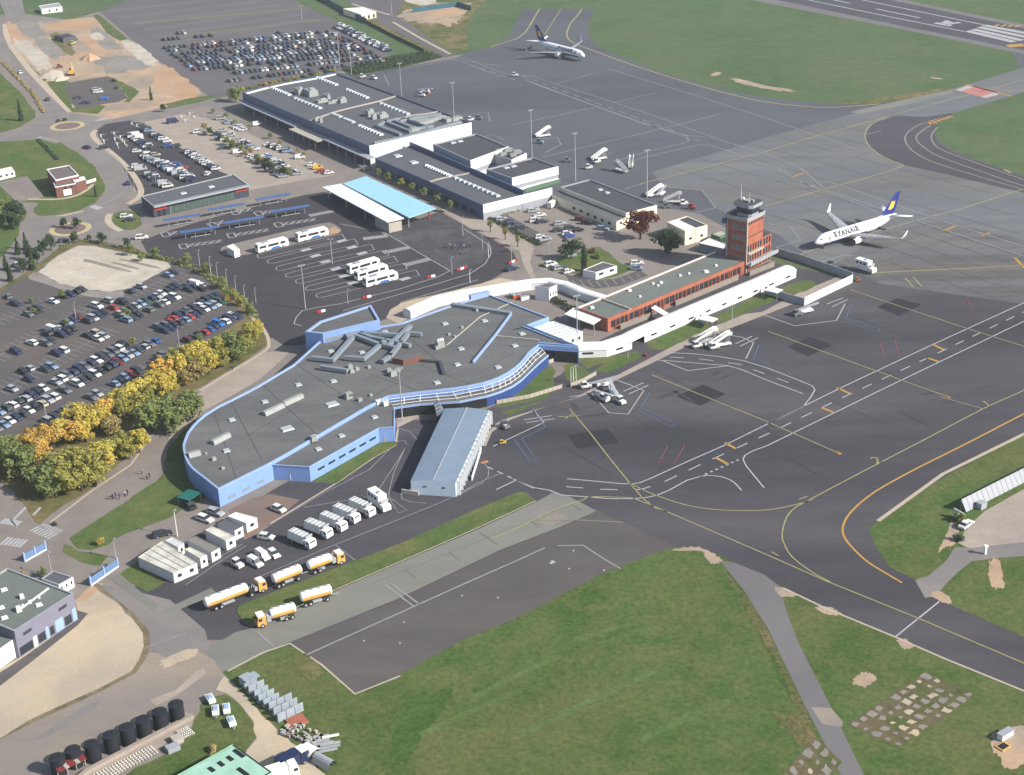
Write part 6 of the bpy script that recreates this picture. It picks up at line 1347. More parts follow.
def aircraft(loc, rz, label):
    r = empty('airliner', (loc[0], loc[1], 0.06), label, 'airliner', 'white and blue airliners', rz)
    # fuselage, nose at x=0, tail at -38
    st_ = [(0, 2.75, .08, .08), (-.35, 2.82, .55, .55), (-1.1, 2.95, 1.0, 1.02), (-2.2, 3.1, 1.42, 1.5), (-3.6, 3.25, 1.72, 1.85), (-5.5, 3.3, 1.88, 2.0), (-8, 3.3, 1.88, 2.0), (-15, 3.3, 1.88, 2.0), (-24, 3.3, 1.88, 2.0), (-27.5, 3.4, 1.8, 1.9), (-31, 3.75, 1.45, 1.5), (-34.5, 4.2, .95, 1.0), (-37, 4.5, .5, .55), (-38, 4.62, .2, .22)]
    b = MB(); b.loft([ring(x, 0, z, a, c, 20) for x, z, a, c in st_][::-1], PW); part('fuselage', b, r, local=True, smooth=True)
    b = MB()
    for s in (-1, 1):  # dark belly line and belly panel
        q = []
        for x in (-3, -6, -10, -16, -22, -26, -29):
            zc, ry, rz2 = (3.3, 1.9, 2.02) if x > -25 else (3.45, 1.8, 1.9); 
            if x == -3: ry, rz2, zc = 1.66, 1.76, 3.18
            q.append([(x, s * ry * math.cos(t), zc + rz2 * math.sin(t)) for t in (-.42, -.62, -.85, -1.1, -1.4)])
        b.loft(q if s < 0 else [list(reversed(z)) for z in q], PB, closed=False)
    part('belly_stripe', b, r, local=True)
    b = MB(); b.loft([[(-.95, y, 3.45 + .0) for y in (-.0,)] * 1 + [(-1.02, -.72, 3.55), (-1.75, -1.02, 4.05), (-1.75, 1.02, 4.05), (-1.02, .72, 3.55)]] * 1 + [], GLASS, cap=False) if False else None
    b.face([(-1.05, .62, 3.62), (-1.05, -.62, 3.62), (-1.72, -.86, 4.18), (-1.72, .86, 4.18)], GLASS)
    for s in (-1, 1): b.face([(-1.1, s * .70, 3.60), (-1.75, s * .92, 4.14), (-2.5, s * 1.22, 4.15), (-2.0, s * 1.36, 3.66)], GLASS)
    part('cockpit_window', b, r, local=True)
    for s in (-1, 1):
        b = MB()
        for k in range(44):
            x = -5.6 - k * .5
            if 19 < k < 22: continue
            b.face([(x, s * 1.90, 3.52), (x - .26, s * 1.90, 3.52), (x - .26, s * 1.86, 3.86), (x, s * 1.86, 3.86)], GLASS)
        part('cabin_windows', b, r, local=True)
        # wing
        b = MB(); b.loft([aerofoil((-12.2, s * 1.5, 2.3), 7.9, .13), aerofoil((-15.9, s * 5.6, 2.75), 4.9, .12), aerofoil((-21.4, s * 16.2, 3.9), 2.0, .11), aerofoil((-22.0, s * 17.1, 4.05), 1.6, .1)], PGY); wg = part('wing', b, r, local=True, smooth=True)
        b = MB(); b.loft([aerofoil((-22.0, s * 17.1, 4.05), 1.55, .1), aerofoil((-22.9, s * 17.55, 4.9), 1.2, .09), aerofoil((-24.0, s * 17.9, 6.6), .6, .08)], PW); part('winglet', b, wg, local=True)
        for (y, x0) in ((4.0, -18.6), (8.2, -20.2), (11.8, -21.6)):
            b = MB(); b.rod((x0 + 2, s * y, 2.5 + y * .09), (x0 - .9, s * y, 2.4 + y * .09), .26, .08, n=8, m=PGY); part('flap_fairing', b, wg, local=True)
        # engine
        ex, ey, ez = -13.2, s * 4.9, 1.55
        b = MB(); b.loft([ring(ex, ey, ez, .86, .82), ring(ex - .25, ey, ez, .98, .93), ring(ex - 1.6, ey, ez, 1.02, .98), ring(ex - 3.0, ey, ez + .05, .85, .85), ring(ex - 3.9, ey, ez + .1, .6, .6)][::-1], PW, cap=False); b.loft([ring(ex - .01, ey, ez, .86, .82), ring(ex - .8, ey, ez, .8, .78)], CHROME, cap=False); en = part('engine', b, r, local=True, smooth=True)
        b = MB(); b.rod((ex - .7, ey, ez), (ex - .6, ey, ez), .8, n=16, m=SHADE); b.rod((ex - .6, ey, ez), (ex - .25, ey, ez), .25, .02, n=8, m=CHROME); part('fan', b, en, local=True)
        b = MB(); b.rod((ex - 3.4, ey, ez + .1), (ex - 4.9, ey, ez + .15), .48, .22, n=10, m=GREY_METAL); b.box((ex - 2.4, ey, ez + 1.0), (3.2, .35, .8), 0, PW); part('pylon', b, en, local=True)
        b = MB(); b.loft([aerofoil((-33.4, s * .7, 4.9), 4.0, .1), aerofoil((-37.3, s * 7.1, 5.7), 1.5, .09)], PW); part('tailplane', b, r, local=True, smooth=True)
        b = MB(); b.rod((-18.3, s * 2.86, .55), (-18.3, s * 2.7, 2.4), .16, m=GREY_METAL); b.rod((-18.3, s * 2.5, .56), (-18.3, s * 3.2, .56), .55, n=12, m=DARK); part('main_gear', b, r, local=True)
    b = MB(); b.rod((-3.8, 0, .35), (-3.8, 0, 1.9), .12, m=GREY_METAL); b.rod((-3.8, -.3, .36), (-3.8, .3, .36), .35, n=12, m=DARK); part('nose_gear', b, r, local=True)
    # fin: blue with a golden figure
    def fs(x0, z, c, t): return [(x0, 0, z), (x0 - c * .3, t, z), (x0 - c, .03, z), (x0 - c, -.03, z), (x0 - c * .3, -t, z)]
    b = MB(); b.loft([fs(-26.5, 5.05, 9.8, .08), fs(-30.2, 5.7, 6.6, .26), fs(-31.0, 6.3, 6.2, .28), fs(-36.9, 12.6, 2.3, .14)], PB); fn = part('fin', b, r, local=True)
    for s in (-1, 1):
        b = MB(); c_ = [(-33.4, 7.2), (-34.9, 7.0), (-36.0, 7.6), (-36.5, 8.8), (-36.6, 9.9), (-35.9, 9.6), (-35.2, 10.0), (-34.6, 9.3), (-34.2, 8.5)]
        b.poly([(x, s * (.34 - (z - 6) * .02), z) for x, z in c_], PY); part('emblem', b, fn, local=True)
        cu = bpy.data.curves.new('letters', 'FONT'); cu.body = 'RYANAIR'; cu.size = 2.45; cu.space_character = 1.12; cu.offset = .085
        t = bpy.data.objects.new('letters', cu); COL.objects.link(t); bpy.context.view_layer.update()
        me = bpy.data.meshes.new_from_object(t.evaluated_get(bpy.context.evaluated_depsgraph_get())); bpy.data.objects.remove(t)
        import bmesh
        bm_ = bmesh.new(); bm_.from_mesh(me)
        for q_ in range(-2, 12): bmesh.ops.bisect_plane(bm_, geom=bm_.verts[:] + bm_.edges[:] + bm_.faces[:], plane_co=(0, q_ * .2, 0), plane_no=(0, 1, 0))
        bm_.to_mesh(me); bm_.free()
        xs = [v.co.x for v in me.vertices]; w0, w1 = min(xs), max(xs)
        for v in me.vertices:
            u_ = (v.co.x - w0) / (w1 - w0); z = 3.75 + v.co.y * .80
            x = (-7.2 - u_ * 11.5) if s > 0 else (-18.7 + u_ * 11.5)
            y = 1.88 * math.sqrt(max(0, 1 - ((z - 3.3) / 2.0) ** 2)) + .11
            v.co = (x, s * y, z)
        me.materials.clear(); me.materials.append(LETB); o = bpy.data.objects.new('lettering', me); COL.objects.link(o); o.parent = r
        b = MB(); b.face([(-4.6, s * 1.87, 3.0), (-5.4, s * 1.93, 3.0), (-5.4, s * 1.7, 4.6), (-4.6, s * 1.64, 4.6)], PGY); part('door', b, r, local=True)
    return r
aircraft((102.3, 484.84), 3.7151, 'white airliner with gold on its blue fin, parked right of the brick tower')
aircraft((41.7, 760.63), -0.93414, 'distant white airliner with blue fin, turning by the taxiway at the top')
# ---------------------------------------------------------------- buses
BUSB = mat('bus_blue', C(70, 132, 208), .4, 0)
def bus(x0, x1, label):
    a, c = G(*x0), G(*x1); m_ = (a + c) / 2; d = c - a; rz = math.atan2(d.y, d.x); L_, w, h = 11.8, 2.5, 3.1
    r = empty('coach', (m_.x, m_.y, ZG), label, 'bus', 'white coaches in the bus station', rz)
    b = MB(); P_ = [(-5.9, .35), (5.8, .35), (5.95, 1.2), (5.7, 2.7), (5.3, h), (-5.7, h), (-5.9, 2.8)]
    b.loft([[(x, w / 2 - .0, z) for x, z in P_], [(x, -w / 2, z) for x, z in P_]], W_PAINT); part('body', b, r, local=True)
    for s in (-1, 1):
        for (u0, u1) in ((-5.3, -2.7), (-2.0, 2.0), (2.7, 4.6)):
            b = MB(); b.box(((u0 + u1) / 2, s * (w / 2 + .02), 2.0), (u1 - u0, .05, .85), 0, GLASS); part('window', b, r, local=True)
        b = MB(); b.poly([(x, s * (w / 2 + .03), z) for x, z in ((-1.5, .4), (2.8, .4), (2.4, .9), (1.2, 1.25), (-.4, 1.1))], BUSB); part('blue_swoosh', b, r, local=True)
    b = MB(); b.face([(5.93, -1.1, 1.35), (5.93, 1.1, 1.35), (5.70, 1.05, 2.75), (5.70, -1.05, 2.75)], GLASS); b.face([(-5.93, 1, 1.6), (-5.93, -1, 1.6), (-5.91, -1, 2.6), (-5.91, 1, 2.6)], GLASS); part('windscreen', b, r, local=True)
    b = MB(); b.box((-2.5, 0, h + .12), (2.2, 1.6, .22), 0, WALLG); part('roof_unit', b, r, local=True)
    wheels(r, [(3.6, 1.1), (3.6, -1.1), (-3.2, 1.1), (-3.2, -1.1)], .5, .3)
for a, c, l in (((257.5, 253), (287, 245.5), 'white coach at the left end of the bus stop island'), ((297.5, 242), (327, 235), 'white coach at the right end of the bus stop island, near orange sand'), ((348, 274.5), (379, 265.5), 'back one of three white coaches parked side by side in the bays'), ((356, 281), (387, 272), 'middle one of three white coaches parked side by side in the bays'), ((364.5, 287.5), (397, 279), 'front one of three white coaches parked side by side in the bays')): bus(a, c, l)
# ---------------------------------------------------------------- tankers, lorries and ground vehicles
TO = mat('tanker_orange', C(226, 174, 100, .76), .45, .04, .6); TWH = mat('tanker_white', (.80, .79, .75, 1), .4, .05, .6, space='O')
def tank_mesh(b, x0, x1, zc, ry, rz_, m):
    b.loft([ring(x0, 0, zc, ry * .8, rz_ * .8), ring(x0 + .3, 0, zc, ry, rz_), ring(x1 - .3, 0, zc, ry, rz_), ring(x1, 0, zc, ry * .8, rz_ * .8)], m)
def cabm(b, x, m, h=2.7, w=2.35, L_=1.9): 
    P_ = [(x, .5), (x + L_, .5), (x + L_, 1.5), (x + L_ - .15, h - .2), (x + L_ - .4, h), (x, h)]
    b.loft([[(q, w / 2, z) for q, z in P_], [(q, -w / 2, z) for q, z in P_]], m)
def tanker_part(root, x0, x1, zc=2.15, rr=1.12, band='o'):
    b = MB(); tank_mesh(b, x0, x1, zc, 1.22, rr, TWH); t = part('tank', b, root, local=True, smooth=False)
    for s in (-1, 1):
        b = MB(); q = []
        for x in (x0 + .35, x1 - .35): q.append([(x, s * 1.235 * math.cos(a), zc + rr * 1.015 * math.sin(a)) for a in (-.75, -.4, 0, .32)])
        b.loft(q if s > 0 else q[::-1], TO, closed=False); part('orange_band', b, t, local=True)
    b = MB()
    for k in range(4): x = x0 + (x1 - x0) * (k + .5) / 4; b.rod((x, 0, zc + rr - .02), (x, 0, zc + rr + .16), .3, n=8, m=GREY_METAL)
    part('hatches', b, t, local=True)
    b = MB(); b.box(((x0 + x1) / 2, 0, .95), (x1 - x0 - .3, 1.0, .3), 0, DARK); b.box(((x0 + x1) / 2, 0, .7), ((x1 - x0) * .3, 2.1, .4), 0, GREY_METAL); part('chassis', b, root, local=True)
def lorry(root, cab_x, cabm_):
    b = MB(); cabm(b, cab_x, cabm_, 2.75); c = part('cab', b, root, local=True)
    b = MB(); b.box((cab_x + .95, 0, 2.8), (1.5, 2.2, .12), 0, W_PAINT); part('cab_roof', b, c, local=True)
    b = MB(); b.face([(cab_x + 1.92, -1, 1.6), (cab_x + 1.92, 1, 1.6), (cab_x + 1.77, .95, 2.45), (cab_x + 1.77, -.95, 2.45)], GLASS)
    for s in (-1, 1): b.box((cab_x + 1.25, s * 1.18, 2.0), (.8, .05, .65), 0, GLASS)
    part('window', b, c, local=True)
def rig(p0, p1, label, kind):
    a, c = G(*p0), G(*p1); d = c - a; rz = math.atan2(d.y, d.x); m_ = (a + c) / 2
    r = empty('fuel_tanker', (m_.x, m_.y, ZG), label, 'tanker', 'orange and white fuel tankers', rz)
    if kind == 'artic':    # tractor at the +x end, long tank behind
        tanker_part(r, -7.6, 2.2); b = MB(); b.box((3.6, 0, .95), (4.2, 1.0, .3), 0, DARK); b.box((3.0, 0, 1.5), (1.3, 2.1, 1.1), 0, DARK); b.box((3.9, 0, 1.4), (.8, 2.0, .9), 0, GREY_METAL); part('tractor_frame', b, r, local=True)
        for k in range(3): b = MB(); b.rod((2.5 + k * .5, -.8, 1.6), (2.5 + k * .5, -.8, 2.6), .1, m=CHROME); part('pipe', b, r, local=True)
        lorry(r, 4.6, TO); wheels(r, [(5.5, 1.05), (5.5, -1.05), (2.8, 1.05), (2.8, -1.05), (-4.4, 1.05), (-4.4, -1.05), (-5.7, 1.05), (-5.7, -1.05)], .5, .3)
    elif kind == 'rigid':
        tanker_part(r, -3.9, 1.6); b = MB(); b.box((2.2, 0, .95), (3.4, 1.0, .3), 0, DARK); b.box((2.1, 0, 1.6), (.9, 2.0, 1.3), 0, GREY_METAL); b.rod((2.4, .5, 2.1), (2.4, .5, 2.7), .2, m=CHROME); b.rod((1.9, -.5, 2.1), (1.9, -.5, 2.6), .25, m=CHROME); part('pump_gear', b, r, local=True)
        lorry(r, 2.8, TO); wheels(r, [(3.7, 1.05), (3.7, -1.05), (-1.6, 1.05), (-1.6, -1.05), (-2.9, 1.05), (-2.9, -1.05)], .5, .3)
    else:
        tanker_part(r, -3.4, 3.4); b = MB(); b.rod((3.4, 0, .7), (5.2, 0, .6), .08, m=GREY_METAL); part('drawbar', b, r, local=True)
        wheels(r, [(2.2, 1.05), (2.2, -1.05), (-1.6, 1.05), (-1.6, -1.05), (-2.7, 1.05), (-2.7, -1.05)], .5, .3)
rig((208, 611), (268, 588), 'long articulated orange and white tanker leaving at the left of the lane', 'artic')
rig((273, 588), (302, 576.5), 'orange and white tank trailer coupled behind the tractor in the lane', 'trailer')
rig((306, 575), (343, 561.5), 'orange and white rigid tanker at the head of the lane row', 'rigid')
rig((296, 615.5), (260, 626), 'orange and white rigid tanker standing on the concrete strip below the grass', 'rigid')
rig((301, 606), (332, 597.5), 'white tank trailer on the concrete strip below the grass', 'trailer')
CATW = mat('catering_white', C(214, 214, 212, .92), .5, .08, .7, [(C(186, 188, 190, .92), .4, .6)])
def highlift(x, y, ang, label, raised=0.0, col=None):
    p = G(x, y); r = empty('catering_truck', (p.x, p.y, ZG), label, 'lorry', 'white catering lift trucks', R(ang))
    b = MB(); b.box((-.6, 0, 2.0 + raised), (5.2, 2.3, 2.0), 0, CATW, top=.88); bx = part('box_body', b, r, local=True)
    b = MB(); b.box((2.4, 0, 2.85 + raised), (1.3, 2.0, .12), 0, WALLG); b.box((3.0, 0, 3.1 + raised), (.06, 2.0, .5), 0, CHROME); part('platform', b, bx, local=True)
    for k in range(4): b = MB(); b.box((-2.3 + k * 1.2, 0, 3.03 + raised), (.4, 1.9, .08), 0, GREY_METAL); part('roof_rib', b, bx, local=True)
    b = MB(); cabm(b, 2.5, W_PAINT, 2.3, 2.2, 1.6); cb = part('cab', b, r, local=True)
    b = MB(); b.face([(4.08, -.9, 1.5), (4.08, .9, 1.5), (3.98, .85, 2.1), (3.98, -.85, 2.1)], GLASS)
    for s in (-1, 1): b.box((3.6, s * 1.11, 1.75), (.6, .05, .5), 0, GLASS)
    part('window', b, cb, local=True)
    b = MB(); b.box((.2, 0, .75), (6.6, 1.2, .3), 0, DARK); part('chassis', b, r, local=True)
    wheels(r, [(3.2, 1.0), (3.2, -1.0), (-1.8, 1.0), (-1.8, -1.0)], .45, .28)
for i, (x, y, a, l) in enumerate(((301, 544, -40, 'leftmost white catering truck of the row of five on the yard'), (317.5, 534, -38, 'second white catering truck from the left in the row of five'), (332.5, 527, -40, 'middle white catering truck of the row of five'), (345.5, 519, -40, 'fourth white catering truck from the left in the row of five'), (361, 512.5, -42, 'rightmost of the five catering trucks, nearest the tall lift vehicle'))): highlift(x, y, a, l)
def ambulift(x, y, ang, label):
    p = G(x, y); r = empty('lift_vehicle', (p.x, p.y, ZG), label, 'lorry', 'tall white passenger lift vehicles', R(ang))
    b = MB(); b.box((-.8, 0, 2.35), (5.2, 2.4, 3.0), 0, W_PAINT, top=.98); bx = part('cabin', b, r, local=True)
    for s in (-1, 1):
        for x0 in (-2.4, -1.0, .4): b = MB(); b.box((x0, s * 1.2, 2.9), (.8, .06, .8), 0, GLASS); part('window', b, bx, local=True)
    b = MB(); b.box((0, 0, 4.0), (.7, .7, .3), 0, WALLG); part('roof_hatch', b, bx, local=True)
    b = MB(); cabm(b, 2.0, W_PAINT, 1.9, 2.2, 1.7); cb = part('cab', b, r, local=True); b = MB(); b.face([(3.68, -.9, 1.3), (3.68, .9, 1.3), (3.58, .85, 1.75), (3.58, -.85, 1.75)], GLASS); part('windscreen', b, cb, local=True)
    b = MB(); b.box((2.3, 0, 2.5), (1.0, 2.0, .1), 0, GREY_METAL); b.box((2.75, 0, 2.9), (.06, 2, .7), 0, CHROME); part('platform', b, r, local=True)
    wheels(r, [(2.8, 1.0), (2.8, -1.0), (-2.2, 1.0), (-2.2, -1.0)], .45, .28)
ambulift(379.5, 507, -55, 'tall white lift vehicle at the right of the catering trucks'); ambulift(865, 271.5, -50, 'tall white lift vehicle in front of the near airliner')
def stairs(x, y, ang, label, col=None):
    p = G(x, y); r = empty('passenger_stairs', (p.x, p.y, ZG), label, 'stairs', 'mobile passenger stairs', R(ang))
    b = MB()
    for k in range(10): b.box((-3 + k * .52, 0, .7 + k * .28), (.55, 1.4, .14), 0, CHROME)
    b.box((2.7, 0, 3.55), (1.4, 1.6, .12), 0, W_PAINT); part('steps', b, r, local=True)
    for s in (-1, 1): b = MB(); b.loft([[(-3.2, s * .75, .5), (-3.2, s * .75, 1.5), (-3.2, s * .8, 1.5), (-3.2, s * .8, .5)], [(2.0, s * .75, 3.3), (2.0, s * .75, 4.3), (2.0, s * .8, 4.3), (2.0, s * .8, 3.3)], [(3.4, s * .75, 3.4), (3.4, s * .75, 4.4), (3.4, s * .8, 4.4), (3.4, s * .8, 3.4)]], W_PAINT); part('side_panel', b, r, local=True)
    b = MB(); b.box((.5, 0, .6), (5.6, 1.5, .35), 0, col or W_PAINT); b.rod((1.5, 0, .7), (2.5, 0, 3.4), .14, m=GREY_METAL); b.rod((2.6, .5, .7), (2.6, .5, 3.4), .1, m=GREY_METAL); b.rod((2.6, -.5, .7), (2.6, -.5, 3.4), .1, m=GREY_METAL); part('undercarriage', b, r, local=True)
    wheels(r, [(2.6, .8), (2.6, -.8), (-1.8, .8), (-1.8, -.8)], .32, .2)
for x, y, a, l in ((543, 137, 20, 'white mobile stairs with hood near the far mast, beside a white van'), (599, 160, 25, 'white mobile stairs left of a small white van by the service building'), (621, 172, 130, 'bare silver mobile stairs in the marked box by the service building'), (631, 167, 80, 'white mobile stairs close to the tall mast'), (654.5, 196.5, 20, 'white mobile stairs at the left end of the equipment cluster'), (672, 203, -15, 'white mobile stairs in the middle of the equipment cluster'), (706, 342, 10, 'white mobile stairs at the back of the equipment group by the loop road'), (720, 346.5, 15, 'white mobile stairs at the right of the equipment group by the loop road')): stairs(x, y, a, l)
def tug(x, y, ang, label, col, nm='baggage_tractor', cat='tractor', grp='ground vehicles on the aprons'):
    p = G(x, y); r = empty(nm, (p.x, p.y, ZG), label, cat, grp, R(ang))
    b = MB(); b.box((0, 0, .75), (3.0, 1.6, .7), 0, col, top=.92); part('body', b, r, local=True)
    b = MB(); b.box((-.5, 0, 1.5), (1.3, 1.4, .8), 0, GLASS, top=.85); c = part('cab', b, r, local=True); b = MB(); b.box((-.5, 0, 1.95), (1.3, 1.35, .1), 0, col); part('cab_roof', b, c, local=True)
    wheels(r, [(1.0, .75), (1.0, -.75), (-1.0, .75), (-1.0, -.75)], .36, .25)
    if col in (YV, ORV): r.scale = (.55, .55, .55)
def belt(x, y, ang, label):
    p = G(x, y); r = empty('belt_loader', (p.x, p.y, ZG), label, 'loader', 'belt loaders on the aprons', R(ang))
    b = MB(); b.box((0, 0, .7), (4.2, 1.8, .6), 0, W_PAINT, top=.95); part('body', b, r, local=True)
    b = MB(); b.loft([[(-4, -.45, 1.0), (-4, .45, 1.0), (-4, .45, 1.25), (-4, -.45, 1.25)], [(4.2, -.45, 2.3), (4.2, .45, 2.3), (4.2, .45, 2.6), (4.2, -.45, 2.6)]], CHROME); part('belt', b, r, local=True)
    b = MB(); b.box((1.2, .75, 1.3), (1.0, .6, .9), 0, W_PAINT); part('seat_box', b, r, local=True); wheels(r, [(1.4, .8), (1.4, -.8), (-1.4, .8), (-1.4, -.8)], .36, .22)
REDV = paintm('red', COLS['red']); WV = paintm('white', COLS['white']); YV = paintm('yellow', COLS['yellow']); ORV = mat('orange_paint', C(222, 120, 60), .5, 0); GV = paintm('grey', COLS['grey'])
for x, y, a, l, c in ((515, 76.5, -10, 'white baggage tractor alone on the lane below the far airliner', WV), (363, 78, 5, 'white baggage tractor left of a pair behind the far hall', WV), (374, 79.5, -40, 'white and red tractor right of a pair behind the far hall', WV), (422, 96.5, -20, 'white tractor in the small cluster behind the far hall', WV), (429, 94, 30, 'orange baggage tractor in the cluster behind the far hall', ORV), (471, 121, 10, 'white baggage tractor at the corner of the white end wall', WV), (479, 119.5, -20, 'grey baggage tractor at the corner of the white end wall', GV),
                      (540, 143.5, -20, 'grey blue tractor below the hooded mobile stairs', mat('blue_grey_paint', C(140, 160, 184), .5, 0)), (589, 169, 10, 'small white box van shaped tractor by the service building', WV), (692, 209, -20, 'bright red baggage tractor at the end of the equipment cluster', REDV), (684, 205, 10, 'white tractor between stairs and red tractor', WV), (697, 347.5, 20, 'white tractor at the left of the equipment group by the loop road', WV), (714, 349, 20, 'white tractor in front of the equipment group by the loop road', WV), (604.5, 401, -55, 'dark and white tractor in the second stand box', WV), (621, 403.5, -60, 'white pickup shaped tractor in the second stand box', WV), (586, 388, 15, 'white tanker shaped tractor by the pale fence and stand', WV),
                      (505, 428, -60, 'grey and white tractor by the ramp fence', GV), (797, 315.5, 25, 'grey tractor towing a white tank near the white boundary wall', GV), (832, 266, 10, 'small grey cart right behind the dark screen fence', GV), (238, 567, -45, 'white recovery truck shaped tractor on the yard', WV), (503, 444, 0, 'small yellow tractor beside the ramp fence', YV), (858, 281, 0, 'orange cart at the end of the white boundary wall', ORV), (568, 162, 0, 'small grey cart on the apron by the white banded block', GV), (702, 342, 40, 'dark cart between the mobile stairs of the loop road group', GV), (667, 208, 0, 'dark cart below the stairs of the equipment cluster', GV), (597, 163, 30, 'white van shaped tractor between hooded stairs', WV)):
    tug(x, y, a, l, c)
for x, y, a, l in ((613.5, 394, 100, 'belt loader standing in the second stand box'), (603, 399, -55, 'narrow silver belt loader in the second stand box'), (661, 195, 60, 'tilted belt loader in the equipment cluster'), (711, 345, 15, 'belt loader inside the equipment group of the loop road'), (806, 312.5, 20, 'white tank trailer shaped loader near the white boundary wall'), (425, 93, -30, 'belt loader in the cluster behind the far hall'), (604, 386, 10, 'belt loader beside the footway and the pale fence')): belt(x, y, a, l)
# ---------------------------------------------------------------- construction plant
def digger(x, y, ang, label):
    p = G(x, y); r = empty('excavator', (p.x, p.y, .06), label, 'excavator', None, R(ang))
    b = MB(); b.box((0, 1.0, .45), (3.6, .55, .85), 0, DARK); b.box((0, -1.0, .45), (3.6, .55, .85), 0, DARK); part('tracks', b, r, local=True)
    b = MB(); b.box((-.5, 0, 1.7), (3.4, 2.4, 1.4), 0, YV); bd = part('body', b, r, local=True); b = MB(); b.box((.7, .7, 2.5), (1.2, 1.0, 1.5), 0, GLASS, top=.9); part('cab', b, bd, local=True)
    b = MB(); b.rod((1.2, -.2, 1.8), (4.2, -.2, 5.2), .3, .22, m=YV); b.rod((4.2, -.2, 5.2), (6.0, -.2, 2.6), .22, .16, m=YV); part('boom', b, r, local=True); b = MB(); b.box((6.0, -.2, 2.1), (.9, 1.1, .9), 0, GREY_METAL, top=.7); part('bucket', b, r, local=True)
digger(72, 75, 100, 'orange yellow excavator on the earthworks near the small car park')
tug(60, 68, 30, 'red brown site machine behind the white earth heap', mat('rust_paint', C(130, 74, 62), .7, .1, .5), 'site_machine', 'site machine', None); tug(73, 44.5, 30, 'pale yellow site machine in the middle of the earthworks', mat('pale_yellow_paint', C(214, 206, 110), .6, 0), 'site_machine', 'site machine', None)
p = G(66, 40); b = MB(); b.box((p.x, p.y, 1.2), (9, 12, 2.4), R(40), mat('slate_sheet', C(84, 80, 90), .7, .1, .4), top=.8); tag(b.build('site_shed'), 'dark slate roofed shed in the middle of the earthworks', 'shed')
def heap(name, x, y, r_, h, m, label, cat):
    p = G(x, y); b = MB(); n = 14; rr = random.Random(int(x * 7)); ks = [rr.uniform(.8, 1.2) for _ in range(n)]; rings = []
    for t in (0, .3, .6, .85, 1): rings.append([(p.x + math.cos(6.2832 * k / n) * r_ * ks[k] * (1 - t) , p.y + math.sin(6.2832 * k / n) * r_ * ks[k] * (1 - t), h * t ** .8) for k in range(n)])
    b.loft(rings, m, cap=False); tag(b.build(name), label, cat)
heap('earth_heap', 90, 59, 5, 3, ORANGE, 'pointed orange earth heap on the earthworks', 'earth heap'); heap('gravel_heap', 52, 75, 7, 2.5, CHALK, 'pale grey gravel heap beside the excavator', 'gravel heap'); heap('gravel_heap', 60, 79.5, 4.5, 2, CHALK, 'white gravel heap at the edge of the small car park', 'gravel heap')
# ---------------------------------------------------------------- tanks, trailers, panels in the bottom left yard
TANKM = mat('black_tank', C(44, 47, 56), .6, .12, .4, spec=.3)
TL = [(176.8, 711.8), (160.5, 719.5), (144, 727.3), (127.7, 735), (111.5, 742.7), (93, 751.8), (74, 757.5), (58, 765.5)]
for i, (x, y) in enumerate(TL):
    p = G(x, y, 1.8); rt, ht = 1.42, 3.7
    r = empty('storage_tank', (p.x, p.y, 0), ['rightmost black upright tank, standing apart at the road end', 'second black tank from the right end of the tank row', 'third black tank from the right end of the tank row', 'fourth black tank from the right end of the tank row', 'fifth black tank from the right end of the tank row', 'sixth black tank, just above the red panels', 'black tank partly behind the red roof panels', 'last black tank at the bottom left corner'][i], 'tank', 'black tanks on the pad')
    b = MB(); b.rod((0, 0, 0), (0, 0, ht), rt, n=28, m=TANKM); part('shell', b, r, local=True)
    b = MB(); b.rod((0, 0, ht), (0, 0, ht + .25), rt + .06, rt * .2, n=28, m=TANKM); l_ = part('lid', b, r, local=True); b = MB(); b.rod((.6, .2, ht + .1), (.6, .2, ht + .4), .22, n=10, m=DARK); part('manhole', b, l_, local=True)
    b = MB(); b.rod((-rt - .1, -.3, 0), (-rt - .1, -.3, ht), .06, n=5, m=GREY_METAL); b.rod((-rt - .1, .3, 0), (-rt - .1, .3, ht), .06, n=5, m=GREY_METAL); part('ladder', b, r, local=True)
thing_wall('retaining_wall', 'pale concrete wall along the front of the black tanks', 'wall', [(60, 796), (87, 773), (140, 745), (193, 717.5)], .8, .9, PAVEL)
a, c = G(57, 769.5, 2.2), G(84, 756.5, 2.2); d = c - a; m_ = (a + c) / 2; r = empty('panel_roof', (m_.x, m_.y, 0), 'low roof of red and cream panels in front of the tanks', 'roof'); rz = math.atan2(d.y, d.x)
for k in range(5): p = a.lerp(c, (k + .5) / 5); b = MB(); b.box((p.x, p.y, 2.3), (d.length / 5 * (1.2 if k % 2 == 0 else .75) - .05, 2.2, .12), rz, mat('red_roof_panel', C(150, 62, 62), .6, .1, .5) if k % 2 == 0 else STONE, rx=0); part('panel', b, r)
for k in range(4): p = a.lerp(c, k / 3); b = MB(); b.rod((p.x, p.y, 0), (p.x, p.y, 2.24), .1, m=GREY_METAL); part('post', b, r)
TRB = mat('pale_blue_cover', C(176, 200, 230), .5, .06, .8)
